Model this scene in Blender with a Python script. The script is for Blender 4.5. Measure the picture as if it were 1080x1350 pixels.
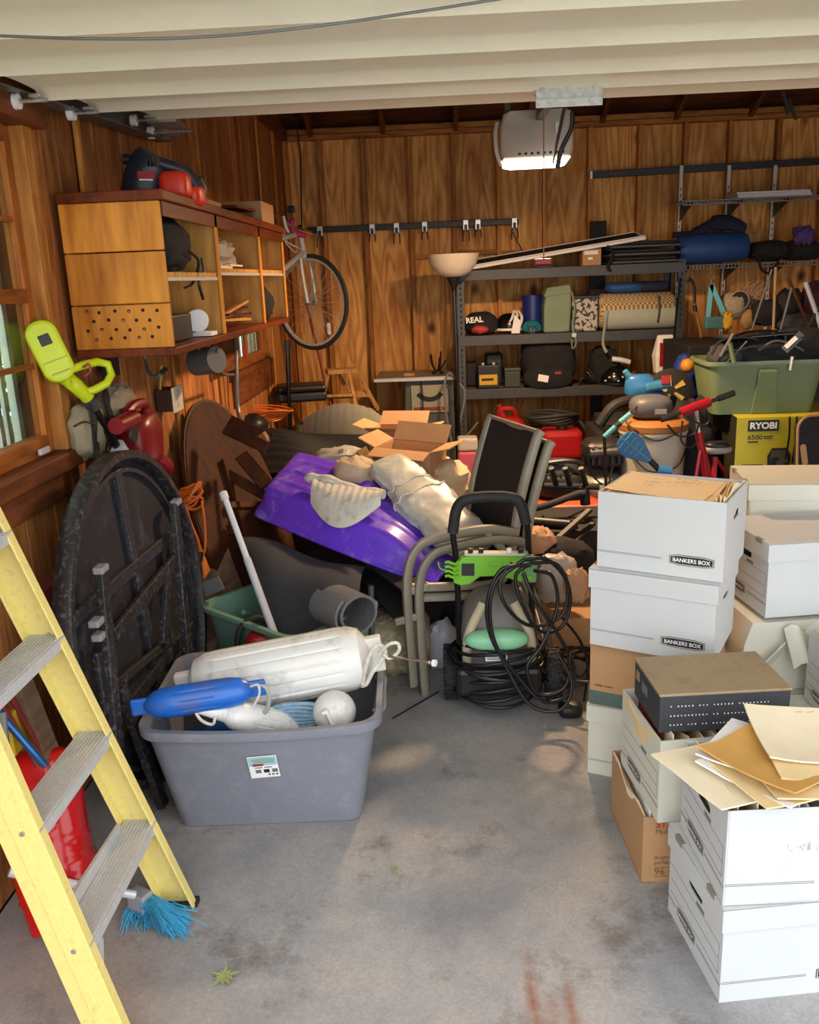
import bpy, bmesh, math, random
from mathutils import Vector, Matrix, noise
random.seed(7)
for o in list(bpy.data.objects): bpy.data.objects.remove(o)
SC = bpy.context.scene; COL = SC.collection
# ---------------------------------------------------------------- camera
FPX = 1150.0; YAW = math.radians(2.5); PIT = math.radians(15); ROL = math.radians(2.3)
CAM = Vector((0, 0, 1.7))
_R0 = Vector((math.cos(YAW), math.sin(YAW), 0)); _F0 = Vector((-math.sin(YAW), math.cos(YAW), 0))
_FW = _F0*math.cos(PIT) + Vector((0, 0, -math.sin(PIT))); _U0 = _R0.cross(_FW)
_RT = _R0*math.cos(ROL) - _U0*math.sin(ROL); _UP = _U0*math.cos(ROL) + _R0*math.sin(ROL)
cd = bpy.data.cameras.new('camera'); cam = bpy.data.objects.new('camera', cd); COL.objects.link(cam)
cd.lens = FPX/1350*36; cd.sensor_width = 36; cd.clip_start = 0.05
m = Matrix((_RT, _UP, -_FW)).transposed().to_4x4(); m.translation = CAM; cam.matrix_world = m
SC.camera = cam
def A(px, py, X=None, Y=None, Z=None):
    """world point seen at a pixel, at a known distance (one world coordinate given)"""
    d = _FW*FPX + _RT*(px-540) + _UP*(675-py)
    t = (X-CAM.x)/d.x if X is not None else (Y-CAM.y)/d.y if Y is not None else (Z-CAM.z)/d.z
    return CAM + d*t
# ---------------------------------------------------------------- world, light, exposure
w = bpy.data.worlds.new('sky'); SC.world = w; w.use_nodes = True
nt = w.node_tree; bg = nt.nodes['Background']
sky = nt.nodes.new('ShaderNodeTexSky'); sky.sky_type = 'HOSEK_WILKIE'; sky.turbidity = 7.0
sky.sun_direction = Vector((-0.3, 0.55, 0.75)).normalized(); sky.ground_albedo = 0.4
mx = nt.nodes.new('ShaderNodeMixRGB'); mx.inputs[0].default_value = 0.86; mx.inputs[2].default_value = (0.96, 0.98, 1.0, 1)
nt.links.new(sky.outputs[0], mx.inputs[1]); nt.links.new(mx.outputs[0], bg.inputs[0])
bg.inputs[1].default_value = 4.1
pl = bpy.data.lights.new('door_portal', 'AREA'); pl.shape = 'RECTANGLE'; pl.size = 5.2; pl.size_y = 2.2
pl.cycles.is_portal = True
po = bpy.data.objects.new('door_portal', pl); COL.objects.link(po); po.location = (1.4, 0.86, 1.1); po.rotation_euler = (math.radians(90), 0, 0)
SC.view_settings.view_transform = 'Standard'; SC.view_settings.look = 'None'
SC.view_settings.gamma = 1; SC.view_settings.use_curve_mapping = False
SC.view_settings.exposure = -0.2
# ---------------------------------------------------------------- helpers
V = Vector; PI = math.pi
def rad(a): return math.radians(a)
def RZ(a): return Matrix.Rotation(rad(a), 4, 'Z')
def RX(a): return Matrix.Rotation(rad(a), 4, 'X')
def RY(a): return Matrix.Rotation(rad(a), 4, 'Y')
def TR(*p): return Matrix.Translation(V(p[0] if len(p) == 1 else p))
def frame(o, x, y):
    """matrix with origin o, x axis along x, y axis near y"""
    x = V(x).normalized(); z = x.cross(V(y)).normalized(); y = z.cross(x)
    M = Matrix((x, y, z)).transposed().to_4x4(); M.translation = V(o); return M
def zframe(p, q, xh=(1, 0, 0)):
    """matrix at p with z towards q"""
    z = (V(q)-V(p)).normalized(); x = V(xh)
    if abs(z.dot(x.normalized())) > .95: x = V((0, 1, 0))
    y = z.cross(x).normalized(); x = y.cross(z)
    M = Matrix((x, y, z)).transposed().to_4x4(); M.translation = V(p); return M
def spline(pts, k=6, closed=False):
    pts = [V(p) for p in pts]; n = len(pts); out = []
    for i in range(n if closed else n-1):
        if closed: a, b, c, d = pts[i-1], pts[i], pts[(i+1) % n], pts[(i+2) % n]
        else:
            b, c = pts[i], pts[i+1]; a = pts[i-1] if i else b*2-c; d = pts[i+2] if i+2 < n else c*2-b
        for j in range(k):
            t = j/k
            out.append(0.5*((2*b)+(c-a)*t+(2*a-5*b+4*c-d)*t*t+(3*b-a-3*c+d)*t*t*t))
    if not closed: out.append(pts[-1])
    return out
def nz(p, s=1.0, seed=0.0): return noise.noise(V(p)*s + V((seed*7.3, seed*3.1, seed*5.7)))
class B:
    """collects world-space geometry for ONE mesh"""
    def __init__(s, M=None): s.v = []; s.f = []; s.M = M or Matrix()
    def add(s, vs, fs, M=None):
        o = len(s.v); MM = s.M @ M if M is not None else s.M
        s.v += [MM @ V(p) for p in vs]; s.f += [tuple(i+o for i in f) for f in fs]; return s
    def box(s, a, b, M=None):
        x0, y0, z0 = a; x1, y1, z1 = b
        return s.add([(x0,y0,z0),(x1,y0,z0),(x1,y1,z0),(x0,y1,z0),(x0,y0,z1),(x1,y0,z1),(x1,y1,z1),(x0,y1,z1)],
                     [(0,3,2,1),(4,5,6,7),(0,1,5,4),(1,2,6,5),(2,3,7,6),(3,0,4,7)], M)
    def boxc(s, c, d, M=None): c = V(c); d = V(d)/2; return s.box(c-d, c+d, M)
    def bar(s, p, q, w, h, up=(0, 0, 1)):
        p = V(p); q = V(q); L = (q-p).length; x = (q-p)/L; u = V(up)
        if abs(x.dot(u.normalized())) > .98: u = V((0, 1, 0))
        y = u.cross(x).normalized(); z = x.cross(y)
        M = Matrix((x, y, z)).transposed().to_4x4(); M.translation = p
        return s.box((0, -w/2, -h/2), (L, w/2, h/2), M)
    def tube(s, pts, r, n=8, closed=False, cap=True, flat=1.0):
        pts = [V(p) for p in pts]; N = len(pts); rs = r if isinstance(r, (list, tuple)) else [r]*N
        vs = []; fs = []; nrm = None
        for i, p in enumerate(pts):
            if closed: t = pts[(i+1) % N]-pts[i-1]
            else: t = pts[min(i+1, N-1)]-pts[max(i-1, 0)]
            if t.length < 1e-9: t = V((0, 0, 1))
            t.normalize()
            if nrm is None: nrm = t.orthogonal().normalized()
            else:
                nrm = nrm - t*nrm.dot(t)
                nrm = nrm.normalized() if nrm.length > 1e-6 else t.orthogonal().normalized()
            b = t.cross(nrm)
            for k in range(n):
                a = 2*PI*k/n; vs.append(p + nrm*math.cos(a)*rs[i] + b*math.sin(a)*rs[i]*flat)
        for i in range(N if closed else N-1):
            j = (i+1) % N
            for k in range(n):
                l = (k+1) % n; fs.append((i*n+k, i*n+l, j*n+l, j*n+k))
        if cap and not closed: fs.append(tuple(range(n-1, -1, -1))); fs.append(tuple((N-1)*n+k for k in range(n)))
        return s.add(vs, fs)
    def cyl(s, p, q, r, r2=None, n=16): return s.tube([p, q], [r, r if r2 is None else r2], n)
    def lathe(s, prof, n=24, M=None, a0=0, a1=2*PI, ring=False):
        full = abs(a1-a0-2*PI) < 1e-6; K = n if full else n+1; vs = []; fs = []
        for (r, z) in prof:
            for k in range(K):
                a = a0+(a1-a0)*k/n; vs.append((r*math.cos(a), r*math.sin(a), z))
        for i in range(len(prof)-1):
            for k in range(n):
                l = (k+1) % K; fs.append((i*K+k, i*K+l, (i+1)*K+l, (i+1)*K+k))
        if ring:
            i = len(prof)-1
            for k in range(n): fs.append((i*K+k, i*K+(k+1) % K, (k+1) % K, k))
        elif full:
            if prof[0][0] > 1e-5: fs.append(tuple(range(K-1, -1, -1)))
            if prof[-1][0] > 1e-5: fs.append(tuple((len(prof)-1)*K+k for k in range(K)))
        return s.add(vs, fs, M)
    def loft(s, rings, cap=True, closed=False, M=None):
        n = len(rings[0]); vs = [p for r in rings for p in r]; fs = []; N = len(rings)
        for i in range(N if closed else N-1):
            j = (i+1) % N
            for k in range(n):
                l = (k+1) % n; fs.append((i*n+k, i*n+l, j*n+l, j*n+k))
        if cap and not closed: fs.append(tuple(range(n-1, -1, -1))); fs.append(tuple((N-1)*n+k for k in range(n)))
        return s.add(vs, fs, M)
    def prism(s, poly, d, M=None, d0=0.0):
        """polygon in local xy, extruded d0..d in z"""
        n = len(poly); vs = [(x, y, d0) for x, y in poly]+[(x, y, d) for x, y in poly]
        fs = [tuple(range(n-1, -1, -1)), tuple(range(n, 2*n))]+[(k, (k+1) % n, n+(k+1) % n, n+k) for k in range(n)]
        return s.add(vs, fs, M)
    def holed(s, poly, hole, d, M=None):
        """plate with a hole; both outlines have the same number of points"""
        n = len(poly); vs = [(x, y, z) for z in (0, d) for P in (poly, hole) for x, y in P]; fs = []
        for k in range(n):
            l = (k+1) % n
            fs += [(k, n+k, n+l, l), (2*n+k, 2*n+l, 3*n+l, 3*n+k), (k, l, 2*n+l, 2*n+k), (n+k, 3*n+k, 3*n+l, n+l)]
        return s.add(vs, fs, M)
    def sheet(s, fn, nu, nv, th=0.004, M=None):
        """double-sided sheet from fn(u,v)->point"""
        P = [[V(fn(i/nu, j/nv)) for j in range(nv+1)] for i in range(nu+1)]
        vs = []; n = (nu+1)*(nv+1)
        N = []
        for i in range(nu+1):
            for j in range(nv+1):
                a = P[min(i+1, nu)][j]-P[max(i-1, 0)][j]; b = P[i][min(j+1, nv)]-P[i][max(j-1, 0)]
                c = a.cross(b); N.append(c.normalized() if c.length > 1e-9 else V((0, 0, 1)))
        flat = [p for r in P for p in r]
        vs = [p+q*th/2 for p, q in zip(flat, N)]+[p-q*th/2 for p, q in zip(flat, N)]
        ix = lambda i, j: i*(nv+1)+j
        fs = []
        for i in range(nu):
            for j in range(nv):
                q = (ix(i, j), ix(i+1, j), ix(i+1, j+1), ix(i, j+1)); fs.append(q); fs.append(tuple(n+k for k in reversed(q)))
        bd = [ix(i, 0) for i in range(nu)]+[ix(nu, j) for j in range(nv)]+[ix(i, nv) for i in range(nu, 0, -1)]+[ix(0, j) for j in range(nv, 0, -1)]
        for k in range(len(bd)):
            a, b = bd[k], bd[(k+1) % len(bd)]; fs.append((b, a, n+a, n+b))
        return s.add(vs, fs, M)
    def blob(s, c, r, nu=20, nv=12, p=2.0, amp=0.0, fr=3.0, seed=0, M=None, flatz=None):
        """lumpy superellipsoid"""
        c = V(c); r = V(r); vs = []; fs = []
        sg = lambda x, e: math.copysign(abs(x)**e, x)
        for j in range(nv+1):
            ph = -PI/2+PI*j/nv
            for i in range(nu):
                th = 2*PI*i/nu; e = 2/p
                d = V((sg(math.cos(ph), e)*sg(math.cos(th), e), sg(math.cos(ph), e)*sg(math.sin(th), e), sg(math.sin(ph), e)))
                k = 1+amp*nz(d, fr, seed)+amp*.5*nz(d, fr*2.3, seed+1)
                q = V((d.x*r.x*k, d.y*r.y*k, d.z*r.z*k))
                if flatz is not None: q.z = max(q.z, flatz)
                vs.append(c+q)
        for j in range(nv):
            for i in range(nu):
                l = (i+1) % nu; fs.append((j*nu+i, j*nu+l, (j+1)*nu+l, (j+1)*nu+i))
        return s.add(vs, fs, M)
    def obj(s, name, mat, parent=None, smooth=35, bevel=0, seg=2, kind=None, label=None):
        me = bpy.data.meshes.new(name); lo = V((0, 0, 0))
        if parent is not None: inv = PM[parent.name].inverted(); vs = [inv @ p for p in s.v]; MW = PM[parent.name]
        else:
            xs = [p.x for p in s.v]; ys = [p.y for p in s.v]; zs = [p.z for p in s.v]
            lo = V(((min(xs)+max(xs))/2, (min(ys)+max(ys))/2, min(zs))); vs = [p-lo for p in s.v]; MW = TR(lo)
        me.from_pydata([tuple(p) for p in vs], [], s.f)
        bm = bmesh.new(); bm.from_mesh(me); bmesh.ops.remove_doubles(bm, verts=bm.verts, dist=1e-5)
        bmesh.ops.recalc_face_normals(bm, faces=bm.faces); bm.to_mesh(me); bm.free()
        if smooth:
            me.polygons.foreach_set('use_smooth', [True]*len(me.polygons)); me.set_sharp_from_angle(angle=rad(smooth))
        me.materials.append(mat)
        o = bpy.data.objects.new(name, me); COL.objects.link(o)
        if parent is not None: o.parent = parent
        else: o.location = lo
        PM[o.name] = MW
        if bevel:
            b = o.modifiers.new('bevel', 'BEVEL'); b.width = bevel; b.segments = seg; b.limit_method = 'ANGLE'; b.angle_limit = rad(40)
        if kind: o['kind'] = kind
        if label: o['label'] = label
        return o
PM = {}
def tag(o, label, cat, group=None, kind=None):
    o['label'] = label; o['category'] = cat
    if group: o['group'] = group
    if kind: o['kind'] = kind
    return o
def thing(name, label, cat, loc, group=None, rz=0):
    o = bpy.data.objects.new(name, None); COL.objects.link(o); o.empty_display_size = .05
    o.location = V(loc); o.rotation_euler = (0, 0, rad(rz)); PM[o.name] = TR(V(loc)) @ RZ(rz)
    return tag(o, label, cat, group)
def one(b, name, mat, label, cat, group=None, **k): return tag(b.obj(name, mat, **k), label, cat, group)
def struct(b, name, mat, **k):
    o = b.obj(name, mat, **k); o['kind'] = 'structure'; return o
def setting(name, loc=(0, 0, 0)):
    o = bpy.data.objects.new(name, None); COL.objects.link(o); o.location = V(loc); PM[o.name] = TR(V(loc)); o['kind'] = 'structure'; return o
def text(body, M, width, mat, parent, name='lettering', height=None, bold=0.0, align='LEFT', th=0.0006, xs=None):
    """flat lettering in the local xy plane of M, fitted to a width"""
    cu = bpy.data.curves.new('t', 'FONT'); cu.body = body; cu.size = 1; cu.offset = bold; cu.resolution_u = 3; cu.extrude = 0.0
    t = bpy.data.objects.new('t', cu); me = bpy.data.meshes.new_from_object(t)
    bpy.data.objects.remove(t); bpy.data.curves.remove(cu)
    if not me.vertices: return None
    x0 = min(v.co.x for v in me.vertices); x1 = max(v.co.x for v in me.vertices); y0 = min(v.co.y for v in me.vertices); y1 = max(v.co.y for v in me.vertices)
    k = width/(x1-x0); ky = k if height is None else height/(y1-y0)
    ox = {'LEFT': 0, 'CENTER': -.5*width, 'RIGHT': -width}[align]
    T = PM[parent.name].inverted() @ M
    for v in me.vertices: v.co = T @ V(((v.co.x-x0)*k+ox, (v.co.y-y0)*ky, th))
    me.name = name; me.materials.clear(); me.materials.append(mat)
    o = bpy.data.objects.new(name, me); COL.objects.link(o); o.parent = parent; PM[o.name] = PM[parent.name]
    return o
def dup(root, M, label=None, group=None):
    """copy a thing with parts and sub-parts; M is the new world matrix"""
    r = root.copy(); COL.objects.link(r); r.matrix_world = M; PM[r.name] = M
    if label: r['label'] = label
    if group: r['group'] = group
    for ch in list(root.children):
        c = ch.copy(); COL.objects.link(c); c.parent = r; PM[c.name] = M
        for g in list(ch.children):
            d = g.copy(); COL.objects.link(d); d.parent = c; PM[d.name] = M
    return r
# ---------------------------------------------------------------- materials
def lin(c):
    if isinstance(c, str): c = [int(c[i:i+2], 16)/255 for i in (0, 2, 4)]
    return tuple((x/12.92 if x <= .04045 else ((x+.055)/1.055)**2.4) for x in c)+(1,)
MATS = {}
def nodes(name):
    m = bpy.data.materials.new(name); m.use_nodes = True; t = m.node_tree; MATS[name] = m
    return m, t, t.nodes['Principled BSDF'], t.nodes, t.links
def mat(name, col, rough=.55, metal=0.0, var=.12, scale=9.0, bump=.0, bscale=60.0, dirt=None, dirtamt=.3, dscale=6.0, trans=0, sheen=0, spec=.5, stretch=None, alpha=1):
    """plain material with procedural colour variation, optional dirt patches and bump"""
    m, t, p, N, L = nodes(name)
    tc = N.new('ShaderNodeTexCoord'); src = tc.outputs['Object']
    if stretch:
        mp = N.new('ShaderNodeMapping'); mp.inputs['Scale'].default_value = stretch; L.new(src, mp.inputs[0]); src = mp.outputs[0]
    c = lin(col)
    n = N.new('ShaderNodeTexNoise'); n.inputs['Scale'].default_value = scale; n.inputs['Detail'].default_value = 5; L.new(src, n.inputs[0])
    r = N.new('ShaderNodeValToRGB'); r.color_ramp.elements[0].position = .3; r.color_ramp.elements[1].position = .7
    r.color_ramp.elements[0].color = tuple(x*(1-var) for x in c[:3])+(1,); r.color_ramp.elements[1].color = tuple(min(1, x*(1+var)) for x in c[:3])+(1,)
    L.new(n.outputs[0], r.inputs[0]); out = r.outputs[0]
    if dirt:
        n2 = N.new('ShaderNodeTexNoise'); n2.inputs['Scale'].default_value = dscale; n2.inputs['Detail'].default_value = 8; n2.inputs['Roughness'].default_value = .7; L.new(src, n2.inputs[0])
        r2 = N.new('ShaderNodeValToRGB'); r2.color_ramp.elements[0].position = .52; r2.color_ramp.elements[1].position = .68
        r2.color_ramp.elements[0].color = (0, 0, 0, 1); r2.color_ramp.elements[1].color = (dirtamt,)*3+(1,); L.new(n2.outputs[0], r2.inputs[0])
        mx = N.new('ShaderNodeMixRGB'); L.new(r2.outputs[0], mx.inputs[0]); L.new(out, mx.inputs[1]); mx.inputs[2].default_value = lin(dirt); out = mx.outputs[0]
    L.new(out, p.inputs['Base Color'])
    p.inputs['Roughness'].default_value = rough; p.inputs['Metallic'].default_value = metal
    p.inputs['Specular IOR Level'].default_value = spec
    if trans: p.inputs['Transmission Weight'].default_value = trans; p.inputs['IOR'].default_value = 1.2
    if sheen: p.inputs['Sheen Weight'].default_value = sheen
    if alpha < 1: p.inputs['Alpha'].default_value = alpha
    if bump:
        nb = N.new('ShaderNodeTexNoise'); nb.inputs['Scale'].default_value = bscale; nb.inputs['Detail'].default_value = 4; L.new(src, nb.inputs[0])
        b = N.new('ShaderNodeBump'); b.inputs['Strength'].default_value = bump; b.inputs['Distance'].default_value = .01
        L.new(nb.outputs[0], b.inputs['Height']); L.new(b.outputs[0], p.inputs['Normal'])
    return m
def wood(name, light, dark, axis='Z', scale=1.0, rings=9.0, rough=.6, knots=0.0, tone=.25, fig=.55, fine=1.0, knotcol='3a1a0c', worldspace=False):
    """grain running along an axis, cathedral figure from stretched noise, a few knots, per-object tone"""
    m, t, p, N, L = nodes(name)
    tc = N.new('ShaderNodeTexCoord'); oi = N.new('ShaderNodeObjectInfo')
    ad = N.new('ShaderNodeVectorMath'); ad.operation = 'ADD'
    ml = N.new('ShaderNodeVectorMath'); ml.operation = 'SCALE'; ml.inputs['Scale'].default_value = 37.0
    cx = N.new('ShaderNodeCombineXYZ')
    for k in range(3): L.new(oi.outputs['Random'], cx.inputs[k])
    L.new(cx.outputs[0], ml.inputs[0]); L.new(tc.outputs['Object'], ad.inputs[0]); L.new(ml.outputs[0], ad.inputs[1])
    sc = {'X': (.22, 1.6, 1.6), 'Y': (1.6, .22, 1.6), 'Z': (1.6, 1.6, .22)}[axis]
    mp = N.new('ShaderNodeMapping'); mp.inputs['Scale'].default_value = tuple(x*scale for x in sc); L.new(ad.outputs[0], mp.inputs[0])
    n = N.new('ShaderNodeTexNoise'); n.inputs['Scale'].default_value = 2.2; n.inputs['Detail'].default_value = 2.5; n.inputs['Distortion'].default_value = .25; L.new(mp.outputs[0], n.inputs[0])
    mu = N.new('ShaderNodeMath'); mu.operation = 'MULTIPLY'; mu.inputs[1].default_value = rings; L.new(n.outputs[0], mu.inputs[0])
    fr = N.new('ShaderNodeMath'); fr.operation = 'PINGPONG'; fr.inputs[1].default_value = .5; L.new(mu.outputs[0], fr.inputs[0])
    fi = N.new('ShaderNodeTexNoise'); fi.inputs['Scale'].default_value = 26; fi.inputs['Detail'].default_value = 3; L.new(mp.outputs[0], fi.inputs[0])
    av = N.new('ShaderNodeMath'); av.operation = 'MULTIPLY_ADD'; av.inputs[1].default_value = fig; L.new(fr.outputs[0], av.inputs[0])
    f2 = N.new('ShaderNodeMath'); f2.operation = 'MULTIPLY'; f2.inputs[1].default_value = fine; L.new(fi.outputs[0], f2.inputs[0]); L.new(f2.outputs[0], av.inputs[2])
    r = N.new('ShaderNodeValToRGB'); r.color_ramp.elements[0].position = .25; r.color_ramp.elements[1].position = .8
    r.color_ramp.elements[0].color = lin(dark); r.color_ramp.elements[1].color = lin(light); L.new(av.outputs[0], r.inputs[0]); out = r.outputs[0]
    hs = N.new('ShaderNodeHueSaturation'); mr = N.new('ShaderNodeMapRange'); mr.inputs[3].default_value = 1-tone; mr.inputs[4].default_value = 1+tone
    L.new(oi.outputs['Random'], mr.inputs[0]); L.new(mr.outputs[0], hs.inputs['Value']); L.new(out, hs.inputs['Color']); out = hs.outputs[0]
    bn = N.new('ShaderNodeTexNoise'); bn.inputs['Scale'].default_value = 1.3; bn.inputs['Detail'].default_value = 3; L.new(ad.outputs[0], bn.inputs[0])
    m2 = N.new('ShaderNodeMixRGB'); m2.blend_type = 'MULTIPLY'; m2.inputs[0].default_value = .8
    r4 = N.new('ShaderNodeValToRGB'); r4.color_ramp.elements[0].position = .3; r4.color_ramp.elements[0].color = (.62, .55, .5, 1); r4.color_ramp.elements[1].position = .65; r4.color_ramp.elements[1].color = (1.12, 1.1, 1.05, 1)
    L.new(bn.outputs[0], r4.inputs[0]); L.new(out, m2.inputs[1]); L.new(r4.outputs[0], m2.inputs[2]); out = m2.outputs[0]
    if knots:
        vo = N.new('ShaderNodeTexVoronoi'); vo.inputs['Scale'].default_value = knots
        km = N.new('ShaderNodeMapping'); km.inputs['Scale'].default_value = {'X': (.45, 1, 1), 'Y': (1, .45, 1), 'Z': (1, 1, .7)}[axis]
        L.new(ad.outputs[0], km.inputs[0]); L.new(km.outputs[0], vo.inputs[0])
        r3 = N.new('ShaderNodeValToRGB'); r3.color_ramp.elements[0].position = .05; r3.color_ramp.elements[0].color = (.9,)*3+(1,); r3.color_ramp.elements[1].position = .13; r3.color_ramp.elements[1].color = (0, 0, 0, 1)
        L.new(vo.outputs[0], r3.inputs[0])
        mk = N.new('ShaderNodeMixRGB'); L.new(r3.outputs[0], mk.inputs[0]); L.new(out, mk.inputs[1]); mk.inputs[2].default_value = lin(knotcol); out = mk.outputs[0]
    L.new(out, p.inputs['Base Color']); p.inputs['Roughness'].default_value = rough; p.inputs['Specular IOR Level'].default_value = .22
    b = N.new('ShaderNodeBump'); b.inputs['Strength'].default_value = .15; b.inputs['Distance'].default_value = .004; L.new(av.outputs[0], b.inputs['Height']); L.new(b.outputs[0], p.inputs['Normal'])
    return m
def emis(name, col, s):
    m, t, p, N, L = nodes(name); p.inputs['Base Color'].default_value = lin(col)
    p.inputs['Emission Color'].default_value = lin(col); p.inputs['Emission Strength'].default_value = s; return m
def glassmat(name, col='ffffff', rough=.02, fac=.12):
    """thin pane: mostly clear, some mirror reflection"""
    m, t, p, N, L = nodes(name); out = N['Material Output']
    tr = N.new('ShaderNodeBsdfTransparent'); tr.inputs[0].default_value = lin(col)
    gl = N.new('ShaderNodeBsdfGlossy'); gl.inputs['Roughness'].default_value = rough
    mi = N.new('ShaderNodeMixShader'); mi.inputs[0].default_value = fac
    L.new(tr.outputs[0], mi.inputs[1]); L.new(gl.outputs[0], mi.inputs[2]); L.new(mi.outputs[0], out.inputs[0]); return m
def film(name, col, fac=.45, rough=.25):
    """thin translucent plastic film"""
    m, t, p, N, L = nodes(name); out = N['Material Output']
    p.inputs['Base Color'].default_value = lin(col); p.inputs['Roughness'].default_value = rough
    tr = N.new('ShaderNodeBsdfTransparent'); mi = N.new('ShaderNodeMixShader'); mi.inputs[0].default_value = fac
    L.new(tr.outputs[0], mi.inputs[1]); L.new(p.outputs[0], mi.inputs[2]); L.new(mi.outputs[0], out.inputs[0]); return m
PLY = wood('plywood_amber', 'f0b86c', 'b57034', 'Z', .85, 15, knots=2.3, tone=.12, fig=.8, fine=.75)
STUDW = wood('stud_pine', 'c98a45', '8a5022', 'Z', 1.2, 7, tone=.2)
STUDH = wood('plate_pine', 'b57c42', '70401e', 'X', 1.2, 7, tone=.15)
PLANK = wood('siding_cedar', 'bd7f48', '7d4622', 'Z', 1.3, 10, knots=2.2, tone=.28)
DARKW = wood('old_dark_wood', '55301a', '2e160b', 'Z', 1, 8, tone=.15)
DARKY = wood('old_dark_sill', '7a4525', '40200f', 'Y', 1, 8, tone=.15)
ROOFW = wood('roof_sheathing', '6d4226', '40241a', 'X', .8, 8, tone=.1)
RAFT = wood('rafter_pine', '7a4c2b', '4a2b17', 'Y', 1, 6, tone=.15)
CABW = wood('cabinet_maple', 'e39a3e', 'ab6222', 'Z', .8, 5, rough=.42, tone=.06)
CABIN = wood('cabinet_inside', 'd8a55c', 'a2702f', 'Z', .8, 5, tone=.06)
CABT = wood('cabinet_mahogany', '7a3a1c', '4b1f0e', 'Y', .8, 5, rough=.45, tone=.05)
BROWNT = wood('walnut_top', '4a2814', '2b150b', 'Z', .7, 6, rough=.7, tone=.08)
PINE = wood('raw_pine', 'c79a62', '93643a', 'Z', 1.2, 7, tone=.1)
GREYW = wood('weathered_wood', '8a7563', '57453a', 'Y', 1, 8, rough=.85, tone=.1)
CREAM = mat('door_cream', 'f4f0da', .45, 0, .03, 3, dirt='cfcab2', dirtamt=.18, dscale=9)
GALV = mat('galvanised', 'c3c6c4', .38, .85, .18, 70)
STEEL = mat('grey_steel', '6d7170', .45, .5, .1, 20)
ALU = mat('aluminium', 'c2c5c6', .5, .2, .04, 60, dirt='eceae4', dirtamt=.25, dscale=40)
CHROME = mat('chrome', 'd8d8d8', .18, 1, .03, 10)
BLK = mat('black_plastic', '1b1b1d', .45, 0, .2, 12)
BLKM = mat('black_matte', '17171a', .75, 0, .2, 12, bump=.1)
BLKG = mat('black_gloss', '121214', .22, 0, .1, 12)
RUB = mat('black_rubber', '202123', .7, 0, .2, 20, bump=.25, bscale=90)
SHELF = mat('shelf_steel', '45484a', .5, .25, .1, 14)
BLKFAB = mat('black_fabric', '1d1d20', .9, 0, .25, 14, bump=.3, bscale=120)
CARD = mat('brown_cardboard', 'b98f66', .85, 0, .06, 6, bump=.05, bscale=40, dirt='a67a4e', dirtamt=.35)
CARDIN = mat('cardboard_edge', 'b98a5a', .9, 0, .1, 30)
WCARD = mat('white_carton', 'c6c9ca', .7, 0, .02, 3, dirt='d2d0c6', dirtamt=.3, dscale=4)
WCARD2 = mat('white_carton_aged', 'd3d2c4', .72, 0, .03, 3, dirt='c8c09a', dirtamt=.45, dscale=3)
INK = mat('black_ink', '1e2023', .6, 0, .05)
INKG = mat('grey_ink', '6d7175', .7, 0, .05)
WHT = mat('white_print', 'f0f0ee', .6, 0, .02)
MANILA = mat('manila_folder', 'e9d09c', .75, 0, .07, 12)
MANILA2 = mat('manila_folder_pale', 'f1e4c6', .75, 0, .05, 12)
PAPER = mat('white_paper', 'f0efee', .75, 0, .03, 12)
ENV = mat('tan_envelope', 'd0a055', .75, 0, .08, 12)
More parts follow.
